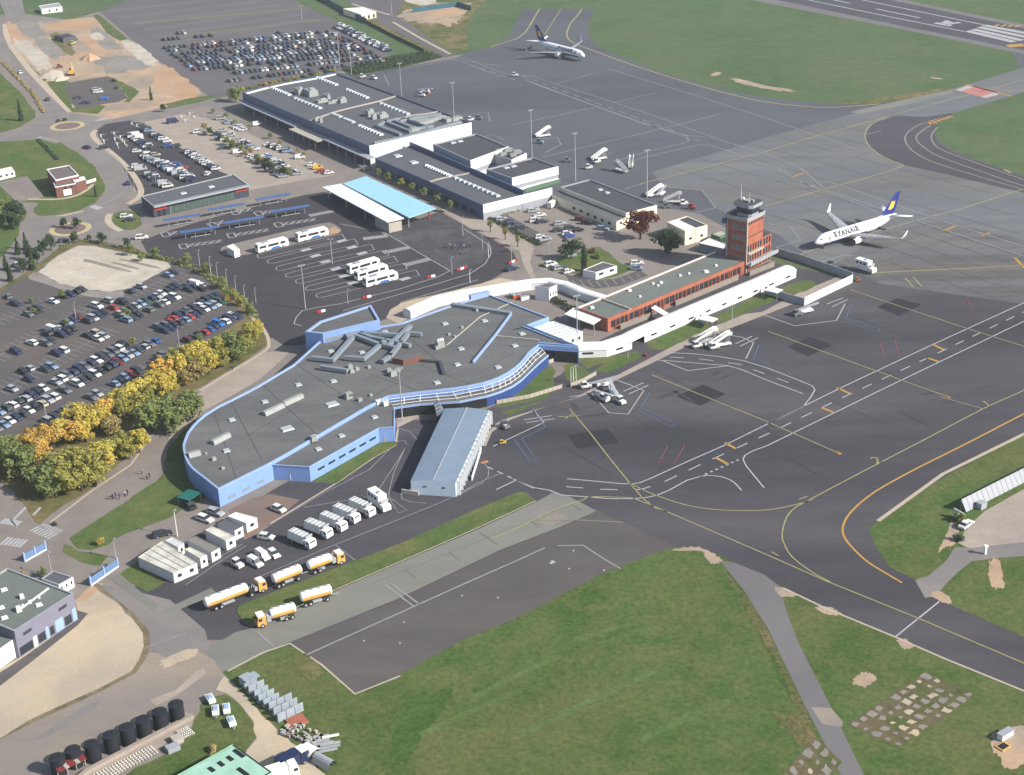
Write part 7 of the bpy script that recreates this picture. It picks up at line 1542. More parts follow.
for x, y, a, l in ((211, 702, -62, 'upper left white trailer with pale blue cover on the lawn'), (216, 713.6, -78, 'lower left white trailer with pale blue cover on the lawn'), (227, 711.8, -76, 'upper right white trailer with pale blue cover on the lawn'), (232, 724.7, -68, 'lower right white trailer with pale blue cover on the lawn')):
    p = G(x, y); r = empty('trailer', (p.x, p.y, .05), l, 'trailer', 'white trailers on the lawn', R(a)); b = MB(); b.box((0, 0, .75), (2.6, 1.35, .6), 0, W_PAINT, top=1.04); part('body', b, r, local=True)
    b = MB(); b.box((-.2, 0, 1.15), (1.7, 1.0, .2), 0, TRB, top=.85); part('cover', b, r, local=True); b = MB(); b.rod((1.2, .4, .5), (2.1, 0, .4), .06, m=GREY_METAL); b.rod((1.2, -.4, .5), (2.1, 0, .4), .06, m=GREY_METAL); part('drawbar', b, r, local=True); wheels(r, [(0, .66), (0, -.66)], .3, .18)
PNL = mat('grey_barrier_panel', C(176, 188, 200), .5, .12, .8, spec=.3)
for i, (x, y, L_) in enumerate(((251, 686, 3), (257, 691, 3.6), (262, 696, 3.2), (267, 700, 3.6), (272, 704.5, 3.6), (281, 706, 5.2), (286, 711, 5.4), (291, 716.5, 5.8))):
    p = G(x, y); r = empty('louvred_screen', (p.x, p.y, .03), ('%s grey louvred panel from the dirt path corner, stacked on the grass' % ORD[i]), 'panel', 'grey louvred panels in a row', R(38))
    n = max(2, int(L_ / 1.5))
    for k in range(n): b = MB(); b.box((-L_ / 2 + (k + .5) * L_ / n, 0, 1.0), (L_ / n - .12, .12, 2.0), 0, PNL); part('panel', b, r, local=True)
    b = MB(); b.box((0, .4, .06), (L_, 1.0, .12), 0, GREY_METAL); b.rod((-L_ / 2 + .2, .8, .1), (-L_ / 2 + .2, .05, 1.7), .06, m=GREY_METAL); b.rod((L_ / 2 - .2, .8, .1), (L_ / 2 - .2, .05, 1.7), .06, m=GREY_METAL); part('frame', b, r, local=True)
def junk(x, y, label, parts_, rz=30, name='scrap_pile', cat='scrap pile'):
    p = G(x, y); r = empty(name, (p.x, p.y, .03), label, cat, None, R(rz))
    for nm, c_, d_, m_ in parts_: b = MB(); b.box(c_, d_, 0, m_); part(nm, b, r, local=True)
junk(247, 684, 'grey hut with sloping grey sheets at the corner of the panel row', [('body', (0, 0, .9), (2.2, 2.2, 1.8), GREY_METAL), ('roof', (.5, -.8, 1.9), (3.2, 2.2, .12), PNL)], 40, 'hut', 'hut')
junk(297, 722, 'rusty red sheet lying on the grass past the grey panels', [('sheet', (0, 0, .2), (3.6, 3.2, .3), BRICK)], 30, 'steel_sheet', 'sheet')
rj = random.Random(4)
junk(302, 735, 'heap of pale stones and blocks beside the dirt path', [('block', (rj.uniform(-4, 4), rj.uniform(-2, 2), .3), (rj.uniform(.5, 1.3), rj.uniform(.4, 1), .6), rj.choice([STONE, GRAVG, GREY_METAL])) for _ in range(30)], -35)
junk(326, 745, 'stack of white metal frames on the grass by the path end', [('frame', (rj.uniform(-1.5, 1.5), -2.2 + k * .75, .4 + .1 * (k % 3)), (4.2 - .2 * k, .35, .35), rj.choice([W_PAINT, CHROME, GREY_METAL])) for k in range(7)], 15)
junk(173, 750, 'grey folded sheet metal box among the white posts', [('box', (0, 0, .5), (2.4, 1.7, 1.0), WALLG), ('box', (1.7, 1.8, .5), (1.9, 1.9, 1.0), STONE)], 35, 'metal_box', 'box')
# white posts stacked on the grass
r = None
aa, bb = G(94, 776), G(168, 739)
PSM = mat('striped_post_paint', (.62, .6, .55, 1), .7, .3, 1.2)
for k in range(26):
    t = k / 25; p = aa.lerp(bb, t) if k < 20 else G(177 + (k - 20) * 2, 733 - (k - 20) * .9)
    r = empty('marker_post_row', (p.x, p.y, .03), ('%s line of white marker posts on the grass below the tank wall' % (ORD[k] if k < 20 else ['twenty-first', 'twenty-second', 'twenty-third', 'twenty-fourth', 'twenty-fifth', 'last'][k - 20])), 'posts', 'stored white posts', R(-50))
    b = MB()
    for q in range(5): b.rod((q * .62, 0, 0), (q * .62 + .25, 0, .55), .13, n=6, m=PSM)
    part('posts', b, r, local=True)
# lorries at bottom edge
def box_lorry(x, y, ang, label, cabc, boxm, L_=6.5):
    p = G(x, y); r = empty('lorry', (p.x, p.y, .05), label, 'lorry', None, R(ang)); b = MB(); b.box((-1, 0, 1.9), (L_, 2.4, 2.2), 0, boxm, top=.97); part('body', b, r, local=True); lorry(r, L_ / 2 - .9, cabc); b = MB(); b.box((0, 0, .75), (L_ + 1.5, 1.2, .3), 0, DARK); part('chassis', b, r, local=True)
    wheels(r, [(L_ / 2 - .2, 1), (L_ / 2 - .2, -1), (-2.2, 1), (-2.2, -1)], .48, .28)
box_lorry(293, 766, 40, 'dark blue lorry with a white curved load at the bottom edge', paintm('dark_blue', COLS['dark blue']), paintm('dark_blue', COLS['dark blue']), 4.2); box_lorry(276, 781, 25, 'white ribbed lorry cut by the bottom edge', W_PAINT, TWH)
p = G(310, 757); r = empty('tunnel_hood', (p.x, p.y, .03), 'white curved hood with a dark mesh tube at the bottom edge', 'hood', None, R(-40)); b = MB()
b.loft([[(x, 1.5 * math.cos(t), 1.4 + .8 * math.sin(t)) for t in [math.pi * k / 8 for k in range(9)]] for x in (-1.6, 1.6)], W_PAINT, closed=False); part('cover', b, r, local=True)
b = MB(); b.loft([[(x, 1.1 * math.cos(t), .2 + 1.7 * math.sin(t)) for t in [math.pi * k / 8 for k in range(9)]] for x in (1.6, 6)], GREY_METAL, closed=False); part('mesh_tube', b, r, local=True)
# blast fence on the right
a, c = G(966, 513), G(1050, 470); d = c - a; rz = math.atan2(d.y, d.x); r = empty('blast_fence', ((a + c) / 2)[:], 'long pale louvred blast fence by the concrete drive at the right edge', 'fence')
for k in range(18):
    p = a.lerp(c, (k + .5) / 18); b = MB(); M_ = Matrix.Rotation(rz, 3, 'Z'); w = d.length / 18 - .12
    q = [M_ @ Vector(v) + p for v in ((-w / 2, 0, .2), (w / 2, 0, .2), (w / 2, 1.6, 2.8), (-w / 2, 1.6, 2.8))]; q2 = [v + Vector((0, .08, .06)) for v in q]
    b.loft([q, q2], WALLG); part('panel', b, r)
    b = MB(); b.rod(M_ @ Vector((-w / 2, 1.7, .0)) + p, M_ @ Vector((-w / 2, 1.5, 2.7)) + p, .08, n=5, m=GREY_METAL); part('strut', b, r)
junk(981, 508, 'small grey cabinet with a pale front below the blast fence', [('body', (0, 0, .8), (2, 1.6, 1.6), GREY_METAL), ('door', (.9, 0, .8), (.3, 1.4, 1.3), WALLW)], 35, 'cabinet', 'cabinet')
junk(958, 519, 'thin white panel leaning beside the dark shrub', [('panel', (0, 0, 1.1), (3, .2, 2.2), WALLW)], -60, 'panel', 'panel')
junk(1005, 737, 'white box beside a dark pit on the bare earth at lower right', [('body', (0, 0, .6), (3.2, 1.2, 1.2), W_PAINT), ('lid', (0, 0, 1.25), (3.4, 1.4, .1), WALLG)], 35, 'cabinet', 'cabinet')
junk(1003, 747, 'dark open pit cover on the bare earth at lower right', [('frame', (0, 0, .1), (2.4, 1.8, .2), MATS['tanker_orange']), ('opening', (0, 0, .22), (1.8, 1.3, .05), SHADE)], 35, 'pit_cover', 'pit')
junk(985, 554, 'white post box on the grass corner below the drive', [('post', (0, 0, .9), (.5, .5, 1.8), W_PAINT), ('head', (0, 0, 2.0), (.9, .7, .4), WALLW)], 20, 'post_box', 'post')
junk(190, 503, 'green awning at the shaded corner of the blue terminal', [('canopy', (0, 0, 2.2), (4.5, 4, .12), mat('green_awning', C(40, 120, 112), .6, .05, .5)), ('post', (-2, -1.8, 1.1), (.1, .1, 2.2), GREY_METAL), ('post', (2, -1.8, 1.1), (.1, .1, 2.2), GREY_METAL), ('post', (-2, 1.8, 1.1), (.1, .1, 2.2), GREY_METAL), ('post', (2, 1.8, 1.1), (.1, .1, 2.2), GREY_METAL)], 60, 'awning', 'awning')
# barriers
def barrier(x, y, ang, n, label):
    p = G(x, y); r = empty('barrier', (p.x, p.y, ZG), label, 'barrier', 'red and white barriers', R(ang))
    for k in range(n): b = MB(); b.box(((k - n / 2 + .5) * 1.5, 0, .35), (1.4, .45, .7), 0, REDV if k % 2 == 0 else W_PAINT, top=.6, topx=1); part('segment', b, r, local=True)
for x, y, a, n, l in ((321, 312.5, 30, 2, 'red and white barrier on the island by the lamp post'), (431, 277.5, 25, 2, 'red and white barrier at the corner of the plaza line'), (462, 269.5, 40, 3, 'red and white barrier on the plaza near the crowd'), (367, 298, 25, 2, 'red and white barrier row behind the three coaches'), (513, 262.5, 45, 3, 'red and white barrier at the forecourt edge'), (847, 279.5, 30, 1, 'red barrier block at the white wall end'), (646, 356, 90, 1, 'single red marker at the walkway gate')): barrier(x, y, a, n, l)
# parcels of coloured clutter in the rear court
for k, (x, y, c_) in enumerate(((515, 298.5, 'orange_paint'), (519, 298, 'car_paint_red'), (523, 300, 'white_metal'), (512, 297, 'blue_grey_paint'), (527, 299, 'car_paint_white'))):
    junk(x, y, ['orange', 'red', 'pale metal', 'blue grey', 'white'][k] + ' bin standing in the rear court behind the blue terminal', [('body', (0, 0, .6), (1.4, 1.1, 1.2), MATS[c_]), ('lid', (0, 0, 1.25), (1.5, 1.2, .12), GREY_METAL)], 20, 'waste_bin', 'bin')
# car park ticket barriers and masts by the middle car park
for k, (a, c) in enumerate((((114, 138), (119, 149)), ((111, 132), (128, 146)), ((119, 136), (127, 147)), ((180, 117), (187, 124)), ((188, 114), (197, 120)), ((100, 135), (106, 146)), ((130, 124), (140, 128)))):
    a, c = G(*a), G(*c); m_ = (a + c) / 2; r = empty('lane_barrier', (m_.x, m_.y, 0), '%s white lane island with barrier arm at the middle car park entrance' % ORD[k], 'barrier', 'white lane islands at the car park entrance')
    b = MB(); b.wall([a, c], .15, .35, STONE); part('kerb', b, r)
    for t in (.2, .7): p = a.lerp(c, t); b = MB(); b.box((p.x, p.y, .7), (.35, .35, 1.3), 0, WALLW); part('ticket_post', b, r); b = MB(); b.rod((p.x, p.y, 1.1), (p.x + 2.0, p.y + .4, 1.2), .04, n=5, m=WALLW); part('arm', b, r)
# ---------------------------------------------------------------- lamp posts and masts
def lamp(x, y, h, label, head='double', grp='lamp posts', m=None, ground=0.0, name='lamp_post'):
    p = G(x, y); r = empty(name, (p.x, p.y, ground), label, 'lamp post' if name == 'lamp_post' else 'mast', grp)
    b = MB(); w = .09 + h * .006; b.rod((0, 0, 0), (0, 0, h), w, w * .6, n=8, m=m or POLE); part('pole', b, r, local=True)
    b = MB()
    if head == 'double':
        for s in (-1, 1): b.box((s * .6, 0, h + .05), (.9, .3, .14), R(25), WALLG)
    elif head == 'flood':
        b.box((0, 0, h), (2.0, .12, .12), R(25), WALLG)
        for s in (-1.2, -.4, .4, 1.2): b.box((s * .7, s * .33, h + .25), (.4, .3, .4), R(25), WALLG)
    else: b.box((.4, 0, h + .05), (.8, .26, .12), R(-60), WALLG)
    part('lamp_head', b, r, local=True)
POLE = mat('galvanised_pole', (.42, .43, .44, 1), .5, .05, .5, metal=.3)
for x, y, h, hd, l in ((305.5, 309, 14.3, 'flood', 'tall lamp mast at the left end of the bus bays'), (402.5, 421, 15, 'flood', 'tall lamp mast beside the lower blue wing of the terminal'), (340, 69, 18, 'flood', 'tall mast left of two behind the back edge of the far hall'), (351.5, 74.5, 15, 'flood', 'tall mast right of two behind the back edge of the far hall'), (401.5, 96, 15, 'flood', 'apron mast behind the middle of the far hall'), (454, 117, 15, 'flood', 'apron mast behind the right end of the far hall'), (532, 157, 19, 'flood', 'apron mast at the corner of the white banded block'), (575.5, 181, 18.5, 'flood', 'apron mast left of the service building'), (647, 198, 18, 'flood', 'apron mast behind the gable of the service building'), (577.5, 351, 17, 'flood', 'tall mast beside the prow of the blue terminal')):
    lamp(x, y, h, l, hd, 'tall floodlight masts', name='lamp_mast')
for k, (x, y, h, l) in enumerate(((76.5, 321.5, 6.5, 'lamp post in the big car park near the gravel'), (179.5, 347, 6.5, 'lamp post in the big car park above the yellow trees'), (47, 422, 6.5, 'lamp post in the big car park by the orange trees'), (200, 267, 6, 'first lamp post of the line beside the bus station road'), (211, 275, 6.5, 'second lamp post of the line beside the bus station road'), (217.5, 277, 5, 'third lamp post of the line beside the bus station road'), (227, 284, 5, 'fourth lamp post of the line beside the bus station road'), (236, 291, 5, 'fifth lamp post of the line beside the bus station road'), (245, 300, 5, 'sixth lamp post of the line beside the bus station road'), (256, 303, 5, 'last lamp post of the line beside the bus station road'),
                               (332.5, 264.5, 9, 'slim lamp post among the bus bays'), (452, 274, 6, 'lamp post at the plaza corner near the barriers'), (463, 236, 7, 'lamp post where the plaza meets the path'), (482.5, 249.5, 6, 'lamp post on the right edge of the plaza'), (488.5, 257, 5, 'white lamp post on the plaza curve'), (511.5, 262, 6, 'lamp post on the tan pavement by the barriers'), (348, 304, 5, 'lamp post behind the blue raised block'), (470, 283, 4.5, 'white lamp post by the sand bank'), (177.5, 536.5, 7, 'white mast beside the widest white cabin'), (135, 192, 5, 'lamp post by the pale kerb of the hire building'), (156.5, 187, 6, 'lamp post in the dark middle car park'), (186, 130, 6, 'lamp post at the top of the pale car park'), (205, 124, 6, 'lamp post in the pale car park by the grass'), (174, 100, 9, 'lone mast on the earthworks'), (244, 148, 5.5, 'lamp post left of the tree row in the pale car park'), (262, 155, 5.5, 'lamp post in the middle of the pale car park'), (278, 165, 5.5, 'lamp post right of the tree row in the pale car park'), (296, 168, 5.5, 'lamp post near the entrance canopy'), (549, 253, 6, 'lamp post by the lawn with the round tree'), (557, 222, 6, 'lamp post in the small staff car park'), (538, 212, 6, 'lamp post by the tall white end wall'), (732, 319, 4.5, 'short lamp on the lawn of the long walkway'), (628, 358, 4.5, 'short lamp on the lawn by the gate'), (52, 575, 6, 'lamp post by the gatehouse'), (116, 558, 5, 'green signpost lamp on the small lawn'), (254, 60, 8, 'lamp post in the far car park'), (302, 20, 8, 'lamp post at the end of the far median'), (392, 16, 9, 'mast at the bend of the far service road'), (163, 207, 4.5, 'lamp post before the red panel of the hire building'), (171, 214, 4.5, 'lamp post on the pavement of the hire building'), (211, 232, 4.5, 'lamp post on the bus stop island'), (571, 384, 5, 'left pole of three at the walkway end'), (573.5, 383, 5, 'middle pole of three at the walkway end'), (576, 382, 5, 'right pole of three at the walkway end'))):
    lamp(x, y, h, l, 'single' if h < 8 else 'double', 'lamp posts', WALLW if 'white' in l or 'pole of three' in l else POLE)
# ---------------------------------------------------------------- people on the plaza
def person_mesh(seed):
    rp = random.Random(seed); sw = rp.uniform(.1, .35)
    V_ = [(0, 0, .95), (0, 0, 1.2), (0, 0, 1.42), (0, 0, 1.52), (0, 0, 1.64), (0, 0, 1.74), (0, .1, .9), (sw * .4, .11, .5), (sw * -.1, .11, .08), (sw * .1 + .1, .12, .05), (0, -.1, .9), (-sw * .4, -.11, .5), (-sw, -.11, .1), (-sw + .14, -.12, .05), (0, .2, 1.4), (.02, .27, 1.12), (.12, .27, .88), (.16, .26, .8), (0, -.2, 1.4), (-.02, -.27, 1.12), (.1, -.27, .9), (.15, -.26, .82)]
    E_ = [(0, 1), (1, 2), (2, 3), (3, 4), (4, 5), (0, 6), (6, 7), (7, 8), (8, 9), (0, 10), (10, 11), (11, 12), (12, 13), (2, 14), (14, 15), (15, 16), (16, 17), (2, 18), (18, 19), (19, 20), (20, 21)]
    RA = [.15, .14, .15, .06, .11, .08, .1, .075, .05, .045, .1, .075, .05, .045, .07, .052, .042, .035, .07, .052, .042, .035]
    me = bpy.data.meshes.new('body'); me.from_pydata(V_, E_, []); o = bpy.data.objects.new('body', me); COL.objects.link(o)
    md = o.modifiers.new('s', 'SKIN'); 
    for i, q in enumerate(me.skin_vertices[0].data): q.radius = (RA[i], RA[i]); q.use_root = (i == 0)
    o.modifiers.new('u', 'SUBSURF').levels = 1
    bpy.context.view_layer.update()
    m2 = bpy.data.meshes.new_from_object(o.evaluated_get(bpy.context.evaluated_depsgraph_get())); bpy.data.objects.remove(o)
    return m2
TOPS = [('red', (170, 50, 50)), ('white', (220, 220, 220)), ('black', (36, 36, 40)), ('blue', (60, 84, 140)), ('grey', (120, 120, 124)), ('beige', (180, 164, 140))]
SKIN = mat('skin', C(206, 164, 136), .7, 0); TRO = mat('dark_trousers', C(44, 46, 58), .85, 0); HAIR = mat('dark_hair', C(52, 42, 36), .9, 0)
PM = {}
def person(x, y, ti, ang, label, seed=0):
    k = (ti, seed % 3)
    if k not in PM:
        me = person_mesh(seed % 3); me.materials.clear(); me.materials.append(mat('top_' + TOPS[ti][0], C(*TOPS[ti][1]), .85, 0)); [me.materials.append(q) for q in (TRO, SKIN, HAIR)]
        for f in me.polygons:
            z = f.center.z; f.material_index = 1 if z < .93 and abs(f.center.y) < .2 else (3 if z > 1.7 or (z > 1.6 and f.center.x < -.02) else (2 if z > 1.5 or (abs(f.center.y) > .21 and z < .9) else 0))
        PM[k] = me
    p = G(x, y); o = bpy.data.objects.new('person', PM[k]); COL.objects.link(o); o.location = (p.x, p.y, ZG); o.rotation_euler = (0, 0, R(ang)); tag(o, label, 'person', 'people walking around')
rp = random.Random(2)
for i, (x, y, wh) in enumerate(((444, 249, 'at the left end of the plaza crowd'), (446, 251, 'left of centre in the plaza crowd'), (450, 248, 'at the back of the plaza crowd'), (452, 251, 'in the front of the plaza crowd'), (455, 249, 'in the middle of the plaza crowd'), (457.5, 251, 'right of centre in the plaza crowd'), (460.5, 246, 'standing behind the plaza crowd'), (464, 249, 'at the right end of the plaza crowd'), (470.5, 247, 'walking right of the plaza crowd'), (466, 255, 'walking below the plaza crowd'), (460, 255.5, 'stooping with bags below the plaza crowd'), (505, 252, 'crossing the bus road, left one of two'), (507.5, 252.5, 'crossing the bus road, right one of two'), (113, 500, 'leftmost of the access road group'), (116, 498, 'in the middle of the access road group'), (120, 499.5, 'at the front of the access road group'), (125, 497, 'rightmost of the access road group'), (128, 495.5, 'last of the group on the access road'), (142, 474.5, 'walking alone on the access road'), (147.5, 480, 'at the lawn edge of the access road'), (150, 478.5, 'beside the lawn, right one of two'), (364, 172, 'near the far hall entrance, left one'), (367, 172.5, 'near the far hall entrance, middle one'), (370, 171, 'near the far hall entrance, right one'), (232.5, 371, 'by the low posts beside the terminal curve'), (24, 484, 'by the shaded corner under the trees'))):
    ti = rp.randrange(6); person(x, y, ti, rp.uniform(0, 360), 'person in %s top and dark trousers %s' % (TOPS[ti][0], wh), i)
# ---------------------------------------------------------------- trees and shrubs
def leafm(nm, a, b_, c):
    m = mat('leaves_' + nm, C(*a, 1.12), .8, .18, 1.6, [(C(*b_, 1.12), .55, .9), (C(*c, 1.12), 1.1, .6)], spec=.1, rand=.12)
    nt = m.node_tree; p = nt.nodes['Principled BSDF']; t = nt.nodes.new('ShaderNodeBsdfTranslucent'); x = nt.nodes.new('ShaderNodeMixShader'); x.inputs[0].default_value = .42   # thin leaves let light through
    l = p.inputs['Base Color'].links[0].from_socket; nt.links.new(l, t.inputs['Color']); nt.links.new(p.outputs[0], x.inputs[1]); nt.links.new(t.outputs[0], x.inputs[2]); nt.links.new(x.outputs[0], nt.nodes['Material Output'].inputs['Surface'])
    return m
LEAF = {'yellow': leafm('yellow', (190, 178, 92), (202, 176, 86), (160, 154, 82)), 'orange': leafm('orange', (198, 168, 92), (202, 160, 86), (176, 154, 86)), 'olive': leafm('olive', (150, 148, 82), (172, 162, 84), (122, 126, 72)), 'green': leafm('green', (122, 134, 84), (140, 146, 88), (98, 114, 74)),
        'dark': leafm('dark', (68, 86, 64), (84, 100, 72), (54, 70, 56)), 'red': leafm('red', (104, 56, 54), (122, 66, 60), (80, 50, 48)), 'brown': leafm('brown', (158, 142, 96), (170, 150, 98), (128, 124, 84))}
BARK = mat('bark', C(96, 84, 70), .9, .2, 2)
def crown_mesh(col, kind, seed):
    r_ = random.Random(seed); b = MB(); m = LEAF[col]
    lobes = []
    if kind == 'round':
        for k in range(22):
            t = r_.uniform(0, 6.283); q = r_.uniform(.1, .78); z = r_.uniform(-.55, .66); q *= math.sqrt(max(.15, 1 - (z * 1.1) ** 2)); lobes.append((Vector((math.cos(t) * q, math.sin(t) * q, z)), r_.uniform(.18, .42)))
        n, s0 = 80, .075
    elif kind == 'fir':
        for k in range(16): z = -1 + 2 * k / 15; lobes.append((Vector((r_.uniform(-.08, .08), r_.uniform(-.08, .08), z)), max(.06, .55 * (1 - (z + 1) / 2.05))))
        n, s0 = 60, .10
    elif kind == 'column':
        for k in range(12): z = -1 + 2 * k / 11; lobes.append((Vector((r_.uniform(-.1, .1), r_.uniform(-.1, .1), z)), .5 if k < 10 else .34))
        n, s0 = 60, .12
    else:  # shrub
        for k in range(9): t = r_.uniform(0, 6.283); q = r_.uniform(.0, .6); lobes.append((Vector((math.cos(t) * q, math.sin(t) * q, r_.uniform(-.45, .35))), r_.uniform(.3, .5)))
        n, s0 = 50, .14
    for c, lr in lobes:
        for k in range(n):
            d = Vector((r_.gauss(0, 1), r_.gauss(0, 1), r_.gauss(.15, 1))).normalized()
            p = c + d * lr * (r_.uniform(.55, 1.08)); nn = (d + Vector((r_.uniform(-.8, .8), r_.uniform(-.8, .8), r_.uniform(-.5, .9)))).normalized()
            u = nn.orthogonal().normalized(); w = nn.cross(u); s = s0 * r_.uniform(.55, 1.25); a = r_.uniform(0, 3.14); u, w = u * math.cos(a) + w * math.sin(a), w * math.cos(a) - u * math.sin(a)
            b.face([p - u * s - w * s * .55, p + u * s * .2 - w * s, p + u * s + w * s * .35, p - u * s * .3 + w * s], m)
    return b.build('crown', link=False).data
CM = {}
def trunk_mesh(seed):
    r_ = random.Random(seed); b = MB(); b.rod((0, 0, 0), (0, 0, .55), .055, .04, n=7, m=BARK)
    for k in range(6): t = 6.283 * k / 6 + r_.uniform(-.4, .4); e = Vector((math.cos(t) * .33, math.sin(t) * .33, r_.uniform(.62, .85))); b.rod((0, 0, .4 + .03 * k), e, .028, .012, n=5, m=BARK)
    b.rod((0, 0, .5), (.03, .02, 1.12), .04, .012, n=6, m=BARK)
    return b.build('trunk', link=False).data
TMESH = [trunk_mesh(s) for s in range(3)]
rt = random.Random(21); TREES = []
def tree(cx, cy, r, col, where, group, kind='round', zc=None, rz_=None, name=None):
    """crown centre seen at pixel (cx, cy); r crown radius, zc its height"""
    hz = rz_ or {'round': r * .9, 'fir': r * 1.9, 'column': r * 2.4, 'shrub': r * .7}[kind]
    zc = zc or {'round': hz + r * .35, 'fir': hz + .4, 'column': hz + .1, 'shrub': hz * .55}[kind]
    r *= (1.28 if kind == 'round' and r > 2.3 else 1.0); hz *= (1.1 if kind == 'round' and r > 2.3 else 1.0)
    p = G(cx, cy, zc); TREES.append((p, r, hz, zc, col, where, group, kind, name))
YG = 'autumn trees beside the big car park'
for x, y, r, c in ((27, 441, 3.4, 'orange'), (36, 451, 3.3, 'orange'), (46, 434, 3.2, 'orange'), (60, 431, 3.2, 'yellow'), (72, 430, 3.2, 'orange'), (76, 416, 3.9, 'yellow'), (88, 421, 3.3, 'yellow'), (105, 409, 3.6, 'orange'), (120, 404, 3.6, 'olive'), (130, 394, 3.4, 'yellow'), (142, 388, 3.5, 'yellow'), (154, 381, 3.4, 'yellow'), (163, 370, 3.5, 'orange'), (170, 381, 3.0, 'yellow'), (172, 358, 3.0, 'olive'), (187, 355, 3.3, 'yellow'), (199, 350, 3.4, 'yellow'), (208, 361, 3.2, 'yellow'), (196, 369, 2.8, 'brown'), (216, 348, 3.3, 'olive'), (229, 342, 3.4, 'green'), (238, 348, 3.2, 'green'), (250, 333, 3.2, 'olive'), (256, 328, 2.4, 'yellow'), (184, 376, 2.4, 'brown'), (112, 424, 2.6, 'brown'), (148, 395, 3.0, 'olive'), (116, 399, 2.8, 'yellow'), (52, 438, 3.2, 'orange'), (98, 416, 3.2, 'yellow'), (134, 402, 3.0, 'olive'), (180, 364, 3.2, 'yellow'), (192, 361, 3.2, 'olive'), (204, 355, 3.0, 'yellow'), (222, 356, 2.8, 'olive'), (244, 341, 3.0, 'olive'), (160, 388, 3.0, 'yellow'), (84, 430, 2.8, 'yellow')):
    tree(x, y, r, c, 'in the belt by the big car park', YG)
for x, y, r, c in ((4, 452, 4.6, 'green'), (18, 460, 4.2, 'green'), (44, 474, 4.2, 'green'), (56, 464, 4.2, 'olive'), (72, 462, 4.2, 'olive'), (88, 464, 4.0, 'olive'), (100, 455, 3.8, 'yellow'), (94, 472, 3.0, 'olive'), (64, 478, 3.8, 'olive'), (80, 476, 3.4, 'olive'), (50, 484, 3.2, 'green'), (115, 446, 2.8, 'olive'), (127, 439, 3.2, 'olive'), (138, 440, 3.0, 'yellow'), (128, 449, 2.4, 'olive'), (150, 416, 3.9, 'green'), (164, 408, 4.0, 'green'), (178, 409, 3.8, 'green'), (191, 403, 3.6, 'green'), (172, 419, 3.4, 'green'), (-12, 448, 4, 'green')):
    tree(x, y, r, c, 'above the access road', YG)
FG = 'dark firs and shrubs by the left roads'
tree(19.5, 110, 2.4, 'dark', 'on the upper left lawn', FG, 'fir'); tree(150.5, 93, 1.6, 'dark', 'on the earthworks', FG, 'fir'); tree(163, 107, 1.8, 'dark', 'by the road above the car park barriers', FG)
for x, y, s in ((17, 246, 1.6), (25, 241, 1.7), (31, 260, 1.9), (42, 246, 1.6), (50, 241, 1.7), (9, 272, 1.7), (36, 255, 1.5), (5, 262, 1.5), (28, 252, 1.5), (22, 264, 1.4)): tree(x, y, s * 1.35, 'dark', 'by the lane below the lower roundabout', FG, 'fir' if int(x) % 2 else 'round', rz_=s * 1.7)
for x, y, s in ((63, 222, 1.8), (76, 222.5, 2.0), (58, 120.5, 1.4), (64, 119.5, 1.4)): tree(x, y, s, 'dark', 'on a roundabout island', FG, 'shrub' if y < 200 else 'round')
for x, y, s, c in ((73.5, 237, 2.0, 'dark'), (101, 237, 2.0, 'dark'), (89, 237, 1.1, 'dark'), (127, 242, 1.7, 'dark'), (130, 249, 1.9, 'green'), (155, 252, 2.0, 'green'), (141, 256, 1.5, 'green'), (187, 258, 2.0, 'green'), (206, 267, 2.0, 'green'), (221, 281, 2.2, 'green'), (233, 293, 2.0, 'olive'), (250, 307, 1.9, 'green'), (241, 300, 1.7, 'olive'), (227, 298, 1.4, 'olive')): tree(x, y, s, c, 'along the edge of the bus station road', FG)
for x, y, s in ((3, 205, 3), (12, 208, 3), (20, 210, 2.6), (8, 218, 3), (16, 221, 2.4), (-4, 214, 3.2)): tree(x, y, s, rt.choice(('green', 'dark')), 'in the thicket at the left edge', FG)
tree(114, 80, 1.6, 'dark', 'beside the small works car park', FG, 'shrub'); tree(116, 88, 1.5, 'dark', 'below the other shrub of the small works car park', FG, 'shrub'); tree(95, 190, 1.2, 'dark', 'at the lawn corner right of the brick house', FG, 'fir'); tree(235, 93, 3.4, 'green', 'at the blue corner of the far hall', FG, 'round')
for x, y, s in ((213, 110, 1.2), (62, 293.5, 1.4), (31, 300, 1.0), (33, 310, 1.2), (127, 313, 1.6), (132, 341, 1.5), (199, 336, 1.3), (66, 322, 1.3), (172, 351, 1.3)): tree(x, y, s, 'green', 'standing among the parked cars', FG)
PG = 'small trees in the pale car park'
for x, y, s in ((204, 126, 1.3), (210, 130.5, 1.4), (220, 136, 1.3), (226, 139.5, 1.5), (233, 143.5, 1.5), (241, 148, 1.2), (250, 150, 1.3), (257, 157.5, 1.4), (266, 162, 1.7), (271, 166, 1.6), (283, 169.5, 1.6), (289, 171, 1.4), (262, 160, 1.2), (245, 152, 1.2)): tree(x, y, s * 1.3, rt.choice(('green', 'dark', 'green', 'brown')), 'in the planted strip through the pale car park', PG)
for x, y, s in ((235, 121, 1.2), (250, 127, 1.0), (270, 135, 1.3), (280, 141, 1.1), (288, 147.5, 1.0), (298, 150, 1.3), (304, 154, 1.1), (226, 114, 1.3)): tree(x, y, s, rt.choice(('green', 'brown', 'olive')), 'in the strip before the far hall entrance', PG)
AG = 'street trees by the terminal halls'
for x, y in ((378, 172), (388, 176), (401, 182), (412, 186.5), (424, 191.5), (437, 197), (450, 204)): tree(x, y, 1.7, 'green' if x != 401 else 'olive', 'along the shaded front of the lower terminal hall', AG, zc=3.2)
